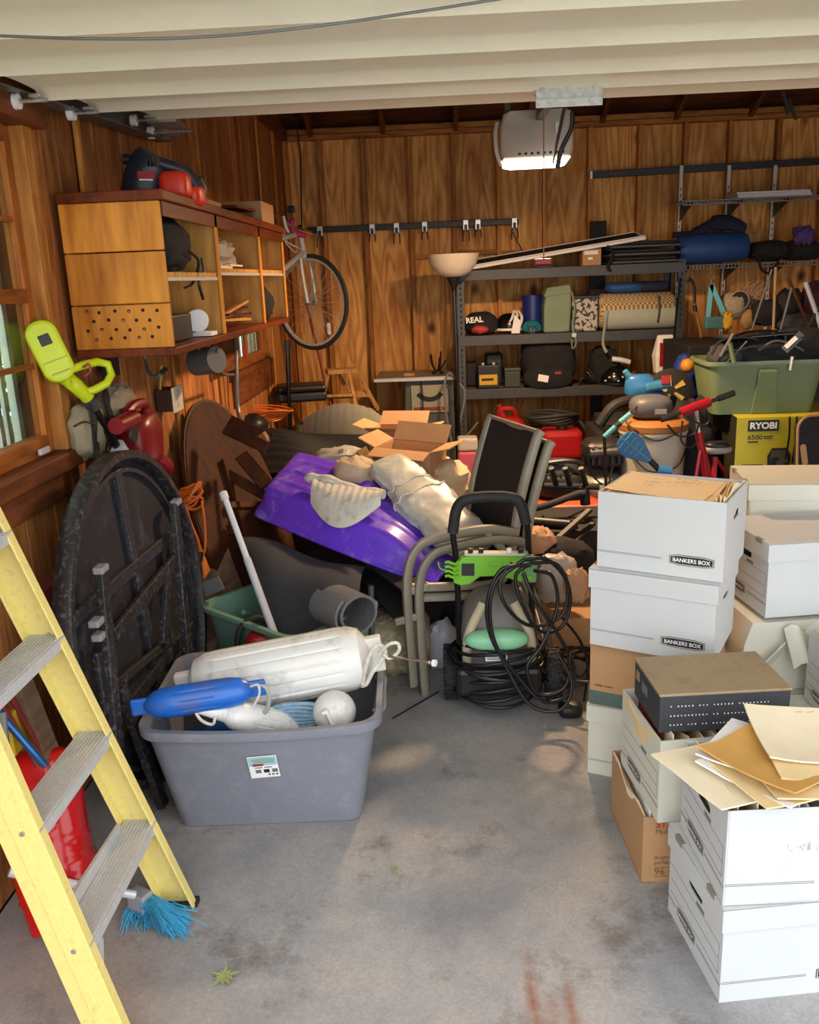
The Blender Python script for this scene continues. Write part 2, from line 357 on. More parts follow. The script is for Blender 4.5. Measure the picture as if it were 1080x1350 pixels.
# ================================================================ setting
XL, YB, XR, YF = -1.30, 8.0, 4.05, 0.9
def concrete():
    m, t, p, N, L = nodes('concrete'); tc = N.new('ShaderNodeTexCoord'); src = tc.outputs['Object']
    def noi(s, d=6, r=.6):
        n = N.new('ShaderNodeTexNoise'); n.inputs['Scale'].default_value = s; n.inputs['Detail'].default_value = d; n.inputs['Roughness'].default_value = r; L.new(src, n.inputs[0]); return n.outputs[0]
    def ramp(x, p0, c0, p1, c1):
        r = N.new('ShaderNodeValToRGB'); r.color_ramp.elements[0].position = p0; r.color_ramp.elements[1].position = p1; r.color_ramp.elements[0].color = c0; r.color_ramp.elements[1].color = c1; L.new(x, r.inputs[0]); return r.outputs[0]
    def mix(f, a, b, bt='MIX', fac=1):
        x = N.new('ShaderNodeMixRGB'); x.blend_type = bt; L.new(a, x.inputs[1])
        if isinstance(f, float): x.inputs[0].default_value = f
        else: L.new(f, x.inputs[0])
        if isinstance(b, tuple): x.inputs[2].default_value = b
        else: L.new(b, x.inputs[2])
        return x.outputs[0]
    W = lambda v: (v, v, v, 1)
    c = ramp(noi(2.2, 8, .65), .3, lin('86868a'), .72, lin('b6b5b3'))
    c = mix(ramp(noi(1.1, 4), .45, W(0), .75, W(.55)), c, lin('a58c78'))                 # brownish cast
    c = mix(ramp(noi(3.7, 9, .75), .54, W(0), .68, W(.75)), c, lin('67605a'))               # damp stains
    c = mix(ramp(noi(9, 9, .8), .62, W(0), .72, W(.45)), c, lin('c9c9c8'))                # pale scuffs
    c = mix(ramp(noi(60, 4, .8), .35, W(.75), .6, W(1.05)), c, ramp(noi(150, 2), .3, W(.82), .7, W(1.08)), 'MULTIPLY') if False else mix(.55, c, ramp(noi(120, 3), .3, W(.72), .7, W(1.12)), 'MULTIPLY')
    # rust streak near the threshold
    sx = N.new('ShaderNodeSeparateXYZ'); L.new(src, sx.inputs[0])
    def band(o, x0, wd):
        a = N.new('ShaderNodeMath'); a.operation = 'SUBTRACT'; L.new(o, a.inputs[0]); a.inputs[1].default_value = x0
        b = N.new('ShaderNodeMath'); b.operation = 'ABSOLUTE'; L.new(a.outputs[0], b.inputs[0])
        r = N.new('ShaderNodeMapRange'); r.inputs[1].default_value = 0; r.inputs[2].default_value = wd; r.inputs[3].default_value = 1; r.inputs[4].default_value = 0; L.new(b.outputs[0], r.inputs[0]); return r.outputs[0]
    def mul(a, b):
        x = N.new('ShaderNodeMath'); x.operation = 'MULTIPLY'; L.new(a, x.inputs[0]); L.new(b, x.inputs[1]); return x.outputs[0]
    FX, FY = FLOORO.x, FLOORO.y
    for (x0, wx, y0, wy) in ((.175, .022, 1.74, .2), (.265, .02, 1.72, .12), (.22, .09, 1.6, .2)):
        c = mix(mul(mul(band(sx.outputs[0], x0-FX, wx), band(sx.outputs[1], y0-FY, wy)), ramp(noi(25, 4), .3, W(.3), .6, W(1))), c, lin('8a5638'))
    L.new(c, p.inputs['Base Color']); p.inputs['Roughness'].default_value = .78
    b = N.new('ShaderNodeBump'); b.inputs['Strength'].default_value = .25; b.inputs['Distance'].default_value = .004; L.new(noi(140, 4), b.inputs['Height']); L.new(b.outputs[0], p.inputs['Normal'])
    return m
FLOORO = V(((XL+XR)/2, (YF+YB)/2-.3, 0))
b = B().box((XL, YF-.6, -.12), (XR, YB, 0))
fl = struct(b, 'floor', WHT, smooth=0); FLOORO = fl.location.copy(); fl.data.materials[0] = concrete()
DRIVE = mat('driveway_concrete', 'cfccc6', .9, 0, .2, 3, bump=.4)
GRASS = mat('lawn', '5d7a35', .9, 0, .35, 6, bump=.5)
struct(B().box((-1.2, -9, -.2), (7, YF-.6, -.03)), 'driveway', DRIVE, smooth=0)
struct(B().box((-14, -12, -.3), (-1.25, 14, -.22)), 'lawn', GRASS, smooth=0)
# ---- back wall: sheathing, plywood bays, studs, plates
STX = [XL+.02, -.985, -.625, -.231, .142, .527, .917, 1.306, 1.713, 2.099, 2.471, 2.868, 3.26, 3.66, XR-.02]
wb = struct(B().box((XL-.1, YB+.012, -.1), (XR+.1, YB+.1, 3.1)), 'wall_back', PLY, smooth=0)
for i in range(len(STX)-1):
    a, c = STX[i], STX[i+1]
    B().box((a+.003, YB-.002+random.uniform(0, .006), 0), (c-.003, YB+.011, 2.95)).obj('plywood_panel', PLY, wb, smooth=0)
for i, x in enumerate(STX):
    lean = random.uniform(-.008, .008)
    B().add([(x-.019, YB-.085, 0), (x+.019, YB-.085, 0), (x+.019, YB-.003, 0), (x-.019, YB-.003, 0), (x-.019+lean, YB-.085, 2.86), (x+.019+lean, YB-.085, 2.86), (x+.019+lean, YB-.003, 2.86), (x-.019+lean, YB-.003, 2.86)],
            [(0,3,2,1),(4,5,6,7),(0,1,5,4),(1,2,6,5),(2,3,7,6),(3,0,4,7)]).obj('stud', STUDW, wb, smooth=0, bevel=.003, seg=1)
B().box((XL, YB-.09, 2.862), (XR, YB-.003, 2.90)).obj('top_plate', STUDH, wb, smooth=0, bevel=.003, seg=1)
B().box((XL, YB-.10, 2.903), (XR, YB-.003, 2.945)).obj('top_plate', STUDH, wb, smooth=0, bevel=.003, seg=1)
for i, zz in ((2, .30), (3, 1.86), (4, 1.875), (5, 1.86), (6, 1.87), (7, 1.2), (8, 1.2), (5, .31), (6, .31), (7, .3), (8, .31)):
    B().box((STX[i]+.02, YB-.07, zz), (STX[i+1]-.02, YB-.003, zz+.038)).obj('blocking', STUDH, wb, smooth=0)
# ---- left wall with two windows
W1 = (1.82, 2.86, 1.185, 2.20); W2 = (5.45, 6.55, 1.17, 2.05)
b = B()
def wall_with_holes(b, x0, x1, y0, y1, z1, holes):
    ys = [y0]
    for h in holes: ys += [h[0], h[1]]
    ys.append(y1)
    for i in range(0, len(ys), 2): b.box((x0, ys[i], -.1), (x1, ys[i+1], z1))
    for h in holes: b.box((x0, h[0], -.1), (x1, h[1], h[2])); b.box((x0, h[0], h[3]), (x1, h[1], z1))
wall_with_holes(b, XL-.12, XL-.02, YF-.15, YB+.1, 3.1, (W1, W2))
wl = struct(b, 'wall_left', DARKW, smooth=0)
y = YF-.15; k = 0
while y < YB:
    wd = random.choice((.13, .14, .15, .19, .2, .12)); y1 = min(y+wd, YB-.0); pr_ = XL-.0+random.uniform(-.012, .006)
    segs = [(0, 2.95)]
    for h in (W1, W2):
        if y1 > h[0]-.05 and y < h[1]+.05: segs = [(0, h[2]-.05), (h[3]+.02, 2.95)]
    for z0, z1 in segs:
        B().box((XL-.019, y+.0025, z0), (pr_, y1-.0025, z1)).obj('wall_plank', PLANK, wl, smooth=0, bevel=.003, seg=1)
    y = y1; k += 1
for yy in (2.93, 3.35, 4.2, 5.05, 6.75, 7.4):
    B().box((XL+.001, yy-.019, 0), (XL+.018, yy+.019, 2.9)).obj('stud', STUDW, wl, smooth=0, bevel=.003, seg=1)
B().box((XL-.01, YF-.1, 2.86), (XL+.05, YB-.1, 2.94)).obj('top_plate', RAFT, wl, smooth=0)
# ---- windows
GLASS = glassmat('window_glass', 'e9efe9', .03, .10)
WFR = wood('window_pine', 'b06a2e', '7b421a', 'Z', 1.2, 6, tone=.06); WFH = wood('window_pine_rail', 'a8642b', '73401b', 'Y', 1.2, 6, tone=.06)
STORM = mat('storm_frame', 'c9cdcb', .4, .5, .06, 20)
def window(n, h, cols, rows, x):
    y0, y1, z0, z1 = h
    w = setting('window_%d' % n, (x, (y0+y1)/2, z0)); zm = (z0+z1)/2
    for (a, c) in ((y0, y0+.045), (y1-.045, y1)): B().box((x-.02, a, z0), (x+.02, c, z1)).obj('window_frame', WFR, w, smooth=0, bevel=.004)
    for (a, c) in ((z0, z0+.06), (z1-.05, z1), (zm-.022, zm+.022)): B().box((x-.028, y0+.045, a), (x+.028, y1-.045, c)).obj('window_rail', WFH, w, smooth=0, bevel=.004)
    for i in range(1, cols):
        yy = y0+.045+(y1-y0-.09)*i/cols; B().box((x-.012, yy-.008, z0+.06), (x+.014, yy+.008, z1-.05)).obj('muntin', WFR, w, smooth=0)
    for i in range(1, rows):
        if i*2 == rows: continue
        zz = z0+.06+(z1-z0-.11)*i/rows; B().box((x-.011, y0+.045, zz-.008), (x+.013, y1-.045, zz+.008)).obj('muntin', WFH, w, smooth=0)
    for i in range(cols):
        for j in range(rows):
            ya = y0+.045+(y1-y0-.09)*i/cols; yb = y0+.045+(y1-y0-.09)*(i+1)/cols; za = z0+.06+(z1-z0-.11)*j/rows; zb = z0+.06+(z1-z0-.11)*(j+1)/rows
            B().box((x-.003, ya, za), (x+.001, yb, zb)).obj('pane', GLASS, w, smooth=0)
    xs = x-.085
    for (a, c) in ((y0, y0+.03), (y1-.03, y1)): B().box((xs-.012, a, z0), (xs+.012, c, z1)).obj('storm_frame', STORM, w, smooth=0)
    for (a, c) in ((z0, z0+.03), (z1-.03, z1), (zm-.01, zm+.02)): B().box((xs-.012, y0+.03, a), (xs+.012, y1-.03, c)).obj('storm_rail', STORM, w, smooth=0)
    for yy in (y1-.085, y1-.135): B().box((xs-.006, yy-.012, z0+.03), (xs+.006, yy+.012, z1-.03)).obj('storm_frame', STORM, w, smooth=0)
    return w
w1 = window(1, W1, 2, 4, XL-.035)
B().box((XL-.03, W1[0]-.1, W1[2]-.06), (XL+.055, W1[1]+.09, W1[2]-.0)).obj('window_sill', DARKY, w1, smooth=0, bevel=.006)
B().box((XL-.02, W1[0]-.1, W1[2]-.15), (XL+.03, W1[1]+.07, W1[2]-.06)).obj('window_apron', DARKY, w1, smooth=0, bevel=.004)
B().box((XL-.02, W1[1]+.0, W1[2]), (XL+.03, W1[1]+.07, W1[3]+.02)).obj('window_casing', STUDW, w1, smooth=0, bevel=.004)
B().box((XL-.02, W1[0]-.1, W1[3]+.0), (XL+.075, W1[1]+.09, W1[3]+.1)).obj('window_header', DARKY, w1, smooth=0, bevel=.004)
B().box((XL+.0, W1[1]-.16, W1[2]+.012), (XL+.012, W1[1]-.09, W1[2]+.032)).obj('sash_latch', ALU, w1, smooth=0, bevel=.003)
w2 = window(2, W2, 2, 2, XL-.035)
B().box((XL-.02, W2[0]-.1, W2[2]-.2), (XL+.03, W2[1]+.08, W2[2]-.0)).obj('window_apron', DARKY, w2, smooth=0, bevel=.004)
B().box((XL-.02, W2[0]-.08, W2[2]), (XL+.03, W2[0], W2[3])).obj('window_casing', DARKY, w2, smooth=0, bevel=.004)
B().box((XL-.02, W2[1], W2[2]), (XL+.03, W2[1]+.08, W2[3])).obj('window_casing', STUDW, w2, smooth=0, bevel=.004)
BLIND = mat('blind_white', 'e4e2da', .6, 0, .04, 8)
for i in range(9):
    yy = W2[0]+.1+i*.115; B().box((XL-.066, yy, W2[2]+.02), (XL-.062, yy+.07, W2[3]-.02)).obj('blind_slat', BLIND, w2, smooth=0)
# ---- right wall, front jambs and header (out of view, close the room)
struct(B().box((XR, YF-.15, -.1), (XR+.1, YB+.1, 3.1)), 'wall_right', PLANK, smooth=0)
struct(B().box((XL-.12, YF-.15, 2.45), (XR+.1, YF-.05, 3.1)), 'wall_front', PLANK, smooth=0)
# ---- gable roof
YR = 4.4; ZR = 4.5; ZE = 2.97
def roofz(y): return ZE+(ZR-ZE)*(1-abs(y-YR)/(YB-YR if y > YR else YR-YF+.2))
b = B()
for (ya, yb) in ((YF-.2, YR), (YR, YB+.25)):
    za, zb = roofz(ya), roofz(yb)
    b.add([(XL-.3, ya, za), (XR+.3, ya, za), (XR+.3, yb, zb), (XL-.3, yb, zb), (XL-.3, ya, za+.08), (XR+.3, ya, za+.08), (XR+.3, yb, zb+.08), (XL-.3, yb, zb+.08)],
          [(0,3,2,1),(4,5,6,7),(0,1,5,4),(1,2,6,5),(2,3,7,6),(3,0,4,7)])
ce = struct(b, 'ceiling', ROOFW, smooth=0)
for x in (XL-.06, XR+.05): struct(B().prism([(YF-.15, 3.0), (YB+.1, 3.0), (YR, ZR)], .06, Matrix(((0,0,1,x),(1,0,0,0),(0,1,0,0),(0,0,0,1)))), 'trim_gable', PLANK, smooth=0)
x = XL+.25; 
while x < XR:
    for (ya, yb) in ((YF, YR), (YR, YB-.02)):
        B().bar((x, ya, roofz(ya)-.06), (x, yb, roofz(yb)-.06), .038, .13).obj('rafter', RAFT, ce, smooth=0)
    x += .61
for x in (.9, 1.75, 2.6): B().bar((x, 6.9, 3.0), (x+.35, 7.4, 3.22), .03, .09).obj('brace', RAFT, ce, smooth=0)
# ---- foliage outside the windows
LEAF = mat('hedge_leaves', '7d9a4a', .7, 0, .45, 5)
b = B(); rnd = random.Random(3)
for k in range(5000):
    c = V((rnd.uniform(-5.2, -3.2), rnd.uniform(.5, 14), rnd.uniform(-.2, 3.4))); a = V((rnd.gauss(0, 1), rnd.gauss(0, 1), rnd.gauss(0, 1))).normalized()*.11; d = a.orthogonal().normalized()*.06
    b.add([c-a, c+d, c+a, c-d], [(0, 1, 2, 3)])
tag(b.obj('hedge', LEAF, smooth=0), 'pale green leafy hedge seen outdoors through the left window', 'hedge', kind='stuff')
# ================================================================ overhead door, tracks, opener
secs = [(1.02, 2.235), (1.52, 2.235), (2.015, 2.24), (2.40, 2.255), (2.80, 2.272), (3.21, 2.308), (3.86, 2.39)]
XD0, XD1 = -1.17, 3.9
dr = thing('overhead_garage_door', 'open cream sectional garage door lying overhead on its tracks', 'garage door', (1.4, 2.4, 2.2))
for i in range(len(secs)-1):
    (ya, za), (yb, zb) = secs[i], secs[i+1]; yb -= .006
    L_ = yb-ya; dz = zb-za; pts = []
    # underside: a pan that bellies slightly and ends in a lip that laps under the next section
    N_ = 10
    for k in range(N_+1):
        t = k/N_; pts.append((ya+L_*t, za+dz*t+.012*math.sin(PI*t)**.7-(.02 if t > .95 else 0)+(.02 if t < .03 else 0)))
    pts += [(yb, zb+.05), (ya, za+.06)]
    n = len(pts); xs0 = XD0; vs = [(xs0, p[0], p[1]) for p in pts]+[(XD1, p[0], p[1]) for p in pts]
    fs = [tuple(range(n-1, -1, -1)), tuple(range(n, 2*n))]+[(k, (k+1) % n, n+(k+1) % n, n+k) for k in range(n)]
    s_ = B().add(vs, fs).obj('door_section', CREAM, dr, smooth=40)
for (y_, z_) in secs[3:]:                      # hinges and rollers on the left edge
    B().box((XD0+.0, y_-.10, z_-.026), (XD0+.035, y_-.04, z_-.016)).obj('hinge', GALV, dr, smooth=0, bevel=.003)
    r_ = B().cyl((XD0-.055, y_-.07, z_-.03), (XD0+.04, y_-.07, z_-.03), .006, n=8).obj('roller', GALV, dr)
    B().cyl((XD0-.062, y_-.07, z_-.03), (XD0-.04, y_-.07, z_-.03), .022, n=14).obj('roller_wheel', WHT, r_)
P = V((XD0+.03, 3.9, 2.40)); B().box((P.x-.05, 3.86, 2.36), (P.x+.07, 4.02, 2.38)).obj('top_fixture', GALV, dr, smooth=0, bevel=.003)
B().cyl((XD0-.05, 4.0, 2.345), (XD0+.13, 4.0, 2.345), .007, n=8).obj('roller', GALV, dr)
B().cyl((XD0-.06, 4.0, 2.345), (XD0-.038, 4.0, 2.345), .026, n=14).obj('roller_wheel', WHT, dr)
ba, bb = A(706, 143, Y=3.2), A(795, 106, Y=3.2)
bk = B().box((ba.x, 3.195, ba.z), (bb.x, 3.199, bb.z)).box((ba.x, 3.199, bb.z-.03), (bb.x, 3.24, bb.z-.026)).box((ba.x, 3.180, ba.z+.022), (bb.x, 3.195, ba.z+.026)).obj('opener_bracket', GALV, dr, smooth=0, bevel=.003)
for k in range(3): x = ba.x+.025+k*(bb.x-ba.x-.05)/2; B().cyl((x, 3.195, bb.z-.022), (x, 3.187, bb.z-.022), .008, n=8).obj('bolt', GALV, bk)
tk = thing('door_track', 'grey steel roller track running back along the left wall', 'track', (-1.22, 2.6, 2.2))
b = B(); ya, za, yb, zb = 1.0, 2.18, 4.2, 2.335
for dx, w_, h0, h1 in ((-.035, .004, 0, .11), (.0, .07, 0, .004)):
    b.add([(-1.22+dx-w_/2, ya, za+h0), (-1.22+dx+w_/2, ya, za+h0), (-1.22+dx+w_/2, yb, zb+h0), (-1.22+dx-w_/2, yb, zb+h0), (-1.22+dx-w_/2, ya, za+h1), (-1.22+dx+w_/2, ya, za+h1), (-1.22+dx+w_/2, yb, zb+h1), (-1.22+dx-w_/2, yb, zb+h1)],
          [(0,3,2,1),(4,5,6,7),(0,1,5,4),(1,2,6,5),(2,3,7,6),(3,0,4,7)])
b.obj('track_angle', STEEL, tk, smooth=0)
B().bar((-1.25, 4.12, 2.36), (-1.27, 4.14, 2.93), .03, .004, (1, 0, 0)).obj('hanger_strap', STEEL, tk, smooth=0)
B().cyl((-1.23, 4.16, 2.36), (-1.14, 4.16, 2.36), .008, n=8).obj('stop_bolt', GALV, tk)
cb = B().tube(spline([A(-8, 47, Y=1.9), A(120, 51, Y=1.9), A(240, 50, Y=1.92), A(350, 42, Y=1.93), A(450, 30, Y=1.95), A(560, 14, Y=1.95), A(700, -8, Y=1.95)], 6), .0028, 6)
one(cb, 'sagging_cable', STEEL, 'thin grey cable sagging under the raised garage door', 'cable')
# opener
OPW = mat('opener_shell', 'c9c2b4', .35, .1, .06, 6); LENS = emis('opener_lens', 'fff0dc', 5.0)
op = thing('garage_door_opener', 'beige ceiling garage door opener with its lamp glowing', 'door opener', (.55, 5.2, 2.27))
Mo = TR(.55, 5.2, 2.40) @ RZ(-3)
prof = [(-.185, -.105), (-.195, -.06), (-.195, .06), (-.18, .125), (-.15, .14), (.15, .14), (.18, .125), (.192, .06), (.192, -.06), (.18, -.105)]
b = B(Mo); b.loft([[(x*.93, -.16, z*.93+.005) for x, z in prof], [(x, -.145, z) for x, z in prof], [(x, .16, z) for x, z in prof], [(x*.95, .175, z*.95) for x, z in prof]]); b.obj('motor_housing', OPW, op, smooth=50)
b = B(Mo); [b.box((-.1+.033*i, -.1625, -.085), (-.085+.033*i, -.158, -.073)) for i in range(8)]; b.obj('vent_slots', BLK, op, smooth=0)
b = B(Mo); b.loft([[(-.18, -.15, -.105), (.18, -.15, -.105), (.18, .16, -.105), (-.18, .16, -.105)], [(-.18, -.15, -.115), (.17, -.15, -.115), (.17, .15, -.115), (-.18, .15, -.115)], [(-.14, -.10, -.130), (.13, -.10, -.130), (.13, .10, -.130), (-.14, .10, -.130)]]); b.obj('lamp_lens', LENS, op, smooth=50)
b = B(Mo); b.tube(spline([(-.21, -.12, .09), (-.222, -.13, .03), (-.215, -.13, -.06), (-.19, -.12, -.13)]), .012, 6).obj('lamp_rim', OPW, op)
for s in (-1, 1): B(Mo).bar((s*.15, .05, .14), (s*.17, .05, 1.55), .03, .004, (0, 1, 0)).obj('hanger_strap', STEEL, op, smooth=0)
B().bar((.555, 5.02, 2.50), (.6, 1.05, 2.62), .04, .04).obj('drive_rail', STEEL, op, smooth=0)
B().bar(A(748, 126, Y=3.22), A(729, 212, Y=4.5), .024, .008, (1, 0, 0)).obj('door_arm', BLK, op, smooth=0)
B().tube(spline([A(755, 148, Y=4.5), A(753, 170, Y=4.52), A(740, 198, Y=4.55), A(735, 222, Y=4.56)]), .011, 6).obj('door_arm', BLK, op)
B().boxc(A(736, 168, Y=4.52), (.03, .03, .05)).obj('arm_bolt', GALV, op, smooth=0)
rc = thing('release_cord', 'red emergency release handle hanging on a thin red cord', 'release cord', A(716, 348, Y=4.4))
CORDR = mat('red_cord', 'b0664a', .8, 0, .1); REDP = mat('red_plastic', '98161a', .4, 0, .1, 8)
B().tube([V((.5585, 4.4, 2.50)), A(717, 140, Y=4.4), A(717, 240, Y=4.4), A(717, 342, Y=4.4)], .003, 6).obj('cord', CORDR, rc)
Mh = TR(A(716, 346, Y=4.4)); B(Mh).box((-.042, -.014, -.012), (.042, .014, .018)).obj('pull_handle', REDP, rc, smooth=0, bevel=.006)
B(Mh).box((-.036, -.012, -.026), (.038, .012, -.013)).obj('handle_core', BLK, rc, smooth=0, bevel=.004)
lamp = bpy.data.lights.new('opener_bulb', 'AREA'); lamp.shape = 'RECTANGLE'; lamp.size = .28; lamp.size_y = .22; lamp.energy = 125; lamp.color = (1, .62, .33)
lo_ = bpy.data.objects.new('opener_bulb', lamp); COL.objects.link(lo_); lo_.location = (.55, 5.2, 2.262)
# ================================================================ file boxes on the right
def stadium(cx, cy, a, b_, n=16, e=.55):
    out = []
    for k in range(n):
        t = -3*PI/4+2*PI*k/n; c, s = math.cos(t), math.sin(t)
        out.append((cx+a*math.copysign(abs(c)**e, c), cy+b_*math.copysign(abs(s)**e, s)))
    return out
def rectpts(w_, h_, k=4):
    P = []
    for (a, c) in (((0, 0), (w_, 0)), ((w_, 0), (w_, h_)), ((w_, h_), (0, h_)), ((0, h_), (0, 0))):
        for i in range(k): t = i/k; P.append((a[0]+(c[0]-a[0])*t, a[1]+(c[1]-a[1])*t))
    return P
FRONT = lambda M, x, z: M @ frame((x, -.0008, z), (1, 0, 0), (0, 0, 1))
LEFT = lambda M, y, z: M @ frame((-.0008, y, z), (0, -1, 0), (0, 0, 1))
def plaque(M, w_, h_, parent, txt='BANKERS BOX'):
    """black lozenge with a white outline and white lettering, centred on M"""
    def loz(a, c): return [(-a, -c*.72), (-a*.55, -c), (a*.55, -c), (a, -c*.72), (a, c*.72), (a*.55, c), (-a*.55, c), (-a, c*.72)]
    B(M).prism(loz(w_/2, h_/2), .0006).obj('logo_plate', INK, parent, smooth=0)
    B(M).holed(loz(w_/2*.965, h_/2*.86), loz(w_/2*.945, h_/2*.78), .0009).obj('logo_outline', WHT, parent, smooth=0)
    text(txt, M @ TR(0, -h_*.19, 0), w_*.84, WHT, parent, 'logo_lettering', height=h_*.38, bold=.018, align='CENTER', th=.0012)
SLOT = mat('slot_grey', '8a8378', .9, 0, .1)
def bankers(name, label, corner, ang, W=.40, D=.318, H=.25, lid=True, m=None, front=True, end=True, group='white file storage boxes', cat='file box', bulge=0.0, openhole=True):
    m = m or WCARD
    M = TR(corner) @ RZ(ang); t = thing(name, label, cat, M @ V((W/2, D/2, 0)), group, ang); th = .004
    b = B(M)
    b.box((0, 0, 0), (W, D, th))
    b.box((th, 0, th), (W-th, th, H)); b.box((th, D-th, th), (W-th, D, H))
    for x, ys in ((0, 1), (W-th, 1)):
        Mx = Matrix(((0, 0, 1, x), (1, 0, 0, 0), (0, 1, 0, th), (0, 0, 0, 1)))
        b.holed(rectpts(D, H-th), stadium(D/2, H*.70, .045, .014), th, Mx)
    body = b.obj('box_body', m, t, smooth=0, bevel=.0015, seg=1)
    # printed lines
    b = B(M)
    if front:
        for z in (.052, .056): b.box((.002, -.0006, z), (W*.53, 0, z+.0012))
    if end:
        for z in (.044, .049): b.box((-.0006, 0, z), (0, D*.42, z+.0012)); b.box((-.0006, D*.84, z), (0, D, z+.0012))
        b.box((-.0006, .015, H*.27), (0, D*.95, H*.27+.001)); b.box((-.0006, .015, H*.42), (0, D*.95, H*.42+.001))
        b.box((-.0006, .015, H*.58), (0, D*.98, H*.58+.001)); b.box((-.0006, .015, H*.27), (0, .016, H*.58))
        b.box((-.0007, D*.32, H*.60), (0, D*.46, H*.64))
    if front or end: b.obj('printed_lines', INKG, t, smooth=0)
    if front: plaque(FRONT(M, W*.76, .056), .135, .034, t)
    if end: plaque(LEFT(M, D*.63, .047), .115, .034, t)
    if lid:
        e = .006; L = .06; z1 = H+.004
        b = B(M); b.box((-e, -e, H-L), (W+e, -e+th, z1)); b.box((-e, D+e-th, H-L), (W+e, D+e, z1)); b.box((-e, -e+th, H-L), (-e+th, D+e-th, z1)); b.box((W+e-th, -e+th, H-L), (W+e, D+e-th, z1)); b.box((-e, -e, z1-th+.0005), (W+e, D+e, z1+.0005))
        ld = b.obj('lid', m, t, smooth=0, bevel=.002, seg=1)
        for y in (D*.2, D*.8): B(M).box((-e-.0008, y-.022, z1-.014), (-e+.010, y+.022, z1+.0012)).obj('lid_slot', SLOT, ld, smooth=0)
    return t, M

def folder(p, ang, w_=.30, h_=.235, m=None, curl=.02, seed=0, tilt=(0, 0), label='', group=None, name='manila_folder', th=.0025, cat='folder'):
    """a paper folder lying flat with a curled edge"""
    M = TR(p) @ RZ(ang) @ RX(tilt[0]) @ RY(tilt[1])
    def fn(u, v):
        x = (u-.5)*w_; y = (v-.5)*h_
        return (x, y, curl*((u-.5)*2)**2*.4+curl*((v-.5)*2)**2*.5*(1 if seed % 2 else .2)+.006*nz((x*8, y*8, seed), 1, seed))
    return one(B(M).sheet(fn, 8, 6, th), name, m or MANILA, label, cat, group, smooth=60)
def upright(M, x, y0, y1, z0, z1, m, label, group, lean=0.0, seed=0, name='file_folder', along='y'):
    def fn(u, v):
        yy = y0+(y1-y0)*u; zz = z0+(z1-z0)*v+(.012*math.sin(u*9+seed) if v == 1 else 0)
        return (x+lean*v+.006*nz((yy*9, zz*7, seed), 1, seed), yy, zz) if along == 'y' else (yy, x+lean*v+.006*nz((yy*9, zz*7, seed), 1, seed), zz)
    return one(B(M).sheet(fn, 6, 3, .003), name, m, label, 'folder', group, smooth=60)
# --- stack nearest the camera
bankers('file_box', 'white lidded file box on the floor, nearest the camera at bottom right', (.617, 1.731, 0), 7, .40, .326, .262)
tC, MC = bankers('file_box', 'scuffed white open file box heaped with manila papers, at front right', (.612, 1.735, .269), 3, .395, .305, .25, lid=False)
tops = [(-.04, .0, .3, .24, 6, MANILA2), (.02, .02, .3, .23, -4, PAPER), (.05, -.01, .29, .23, 3, MANILA), (.0, .02, .3, .24, -8, MANILA), (.03, .01, .28, .22, 12, PAPER), (.06, .03, .3, .24, -2, ENV), (.04, .02, .29, .23, 5, MANILA), (.07, .02, .3, .24, -6, MANILA2)]
for i in range(9):
    upright(MC, .03+.042*i, .012, .29, .03, .248+random.uniform(0, .012), random.choice((MANILA, MANILA2, PAPER)), 'paper folder standing upright in the front right open file box', 'folders standing in the front open box', random.uniform(-.012, .012), i)
z = .53
lab = ['cream folder sticking out over the left edge of the front open box', 'white paper sheet curling up in the heap on the front open box', 'manila folder in the lower part of the heap on the front open box', 'manila folder lying askew in the middle of the front paper heap', 'white paper bundle fanned out in the front paper heap', 'tan envelope with a serrated torn end in the front paper heap', 'manila folder second from the top of the front paper heap', 'large pale folder with handwriting on top of the front paper heap']
CC = MC @ V((.19, .15, 0)); pos = [(-.12, -.01), (-.04, -.02), (-.02, -.04), (.06, -.045), (-.05, .02), (-.03, -.02), (.1, -.02), (.1, .05)]
angs = [24, 40, 20, 3, 52, 38, -6, -5]; tl = [(1, 3), (1, 3), (0, 2), (1, 0), (1, 3), (1, 3), (1, 0), (2, 1)]
for i in range(8):
    f = folder((CC.x+pos[i][0], CC.y+pos[i][1], z), angs[i], tops[i][2]-(.04 if i in (1, 4, 5) else 0), tops[i][3]+.01, tops[i][5], .010+.002*i, i, tl[i], lab[i], 'loose folders heaped on the front box', 'paper_sheet' if 'sheet' in lab[i] else 'envelope' if 'envelope' in lab[i] else 'manila_folder', .004)
    z += .0065
Mt = TR(CC.x+.1, CC.y+.06, z+.008) @ RZ(-5) @ RX(2) @ RY(1)
SCR = mat('pencil_scrawl', '8d8168', .8, 0, .1)
def scrawl(M, w_, parent, seed, name='handwriting', amp=.006, m=None):
    r = random.Random(seed); x = 0; b = B(M)
    while x < w_:
        L = r.uniform(.008, .02); pts = [(x+L*k/7, amp*r.uniform(-1, 1), .0) for k in range(8)]; b.tube(pts, .0006, 4, cap=False); x += L+r.uniform(.004, .012)
    return b.obj(name, m or SCR, parent)
for k, (x, y, w_) in enumerate(((-.03, .085, .05), (.02, .055, .03), (.02, .03, .05), (.09, .02, .06), (.1, .0, .05), (.1, -.02, .04))): scrawl(Mt @ TR(x, y, .004), w_, f, k, amp=.003)
Ms = FRONT(MC, .14, .15); scrawl(Ms, .13, tC, 44, 'scuff_marks', .012, mat('scuff', 'cfcdc4', .9, 0, .2))
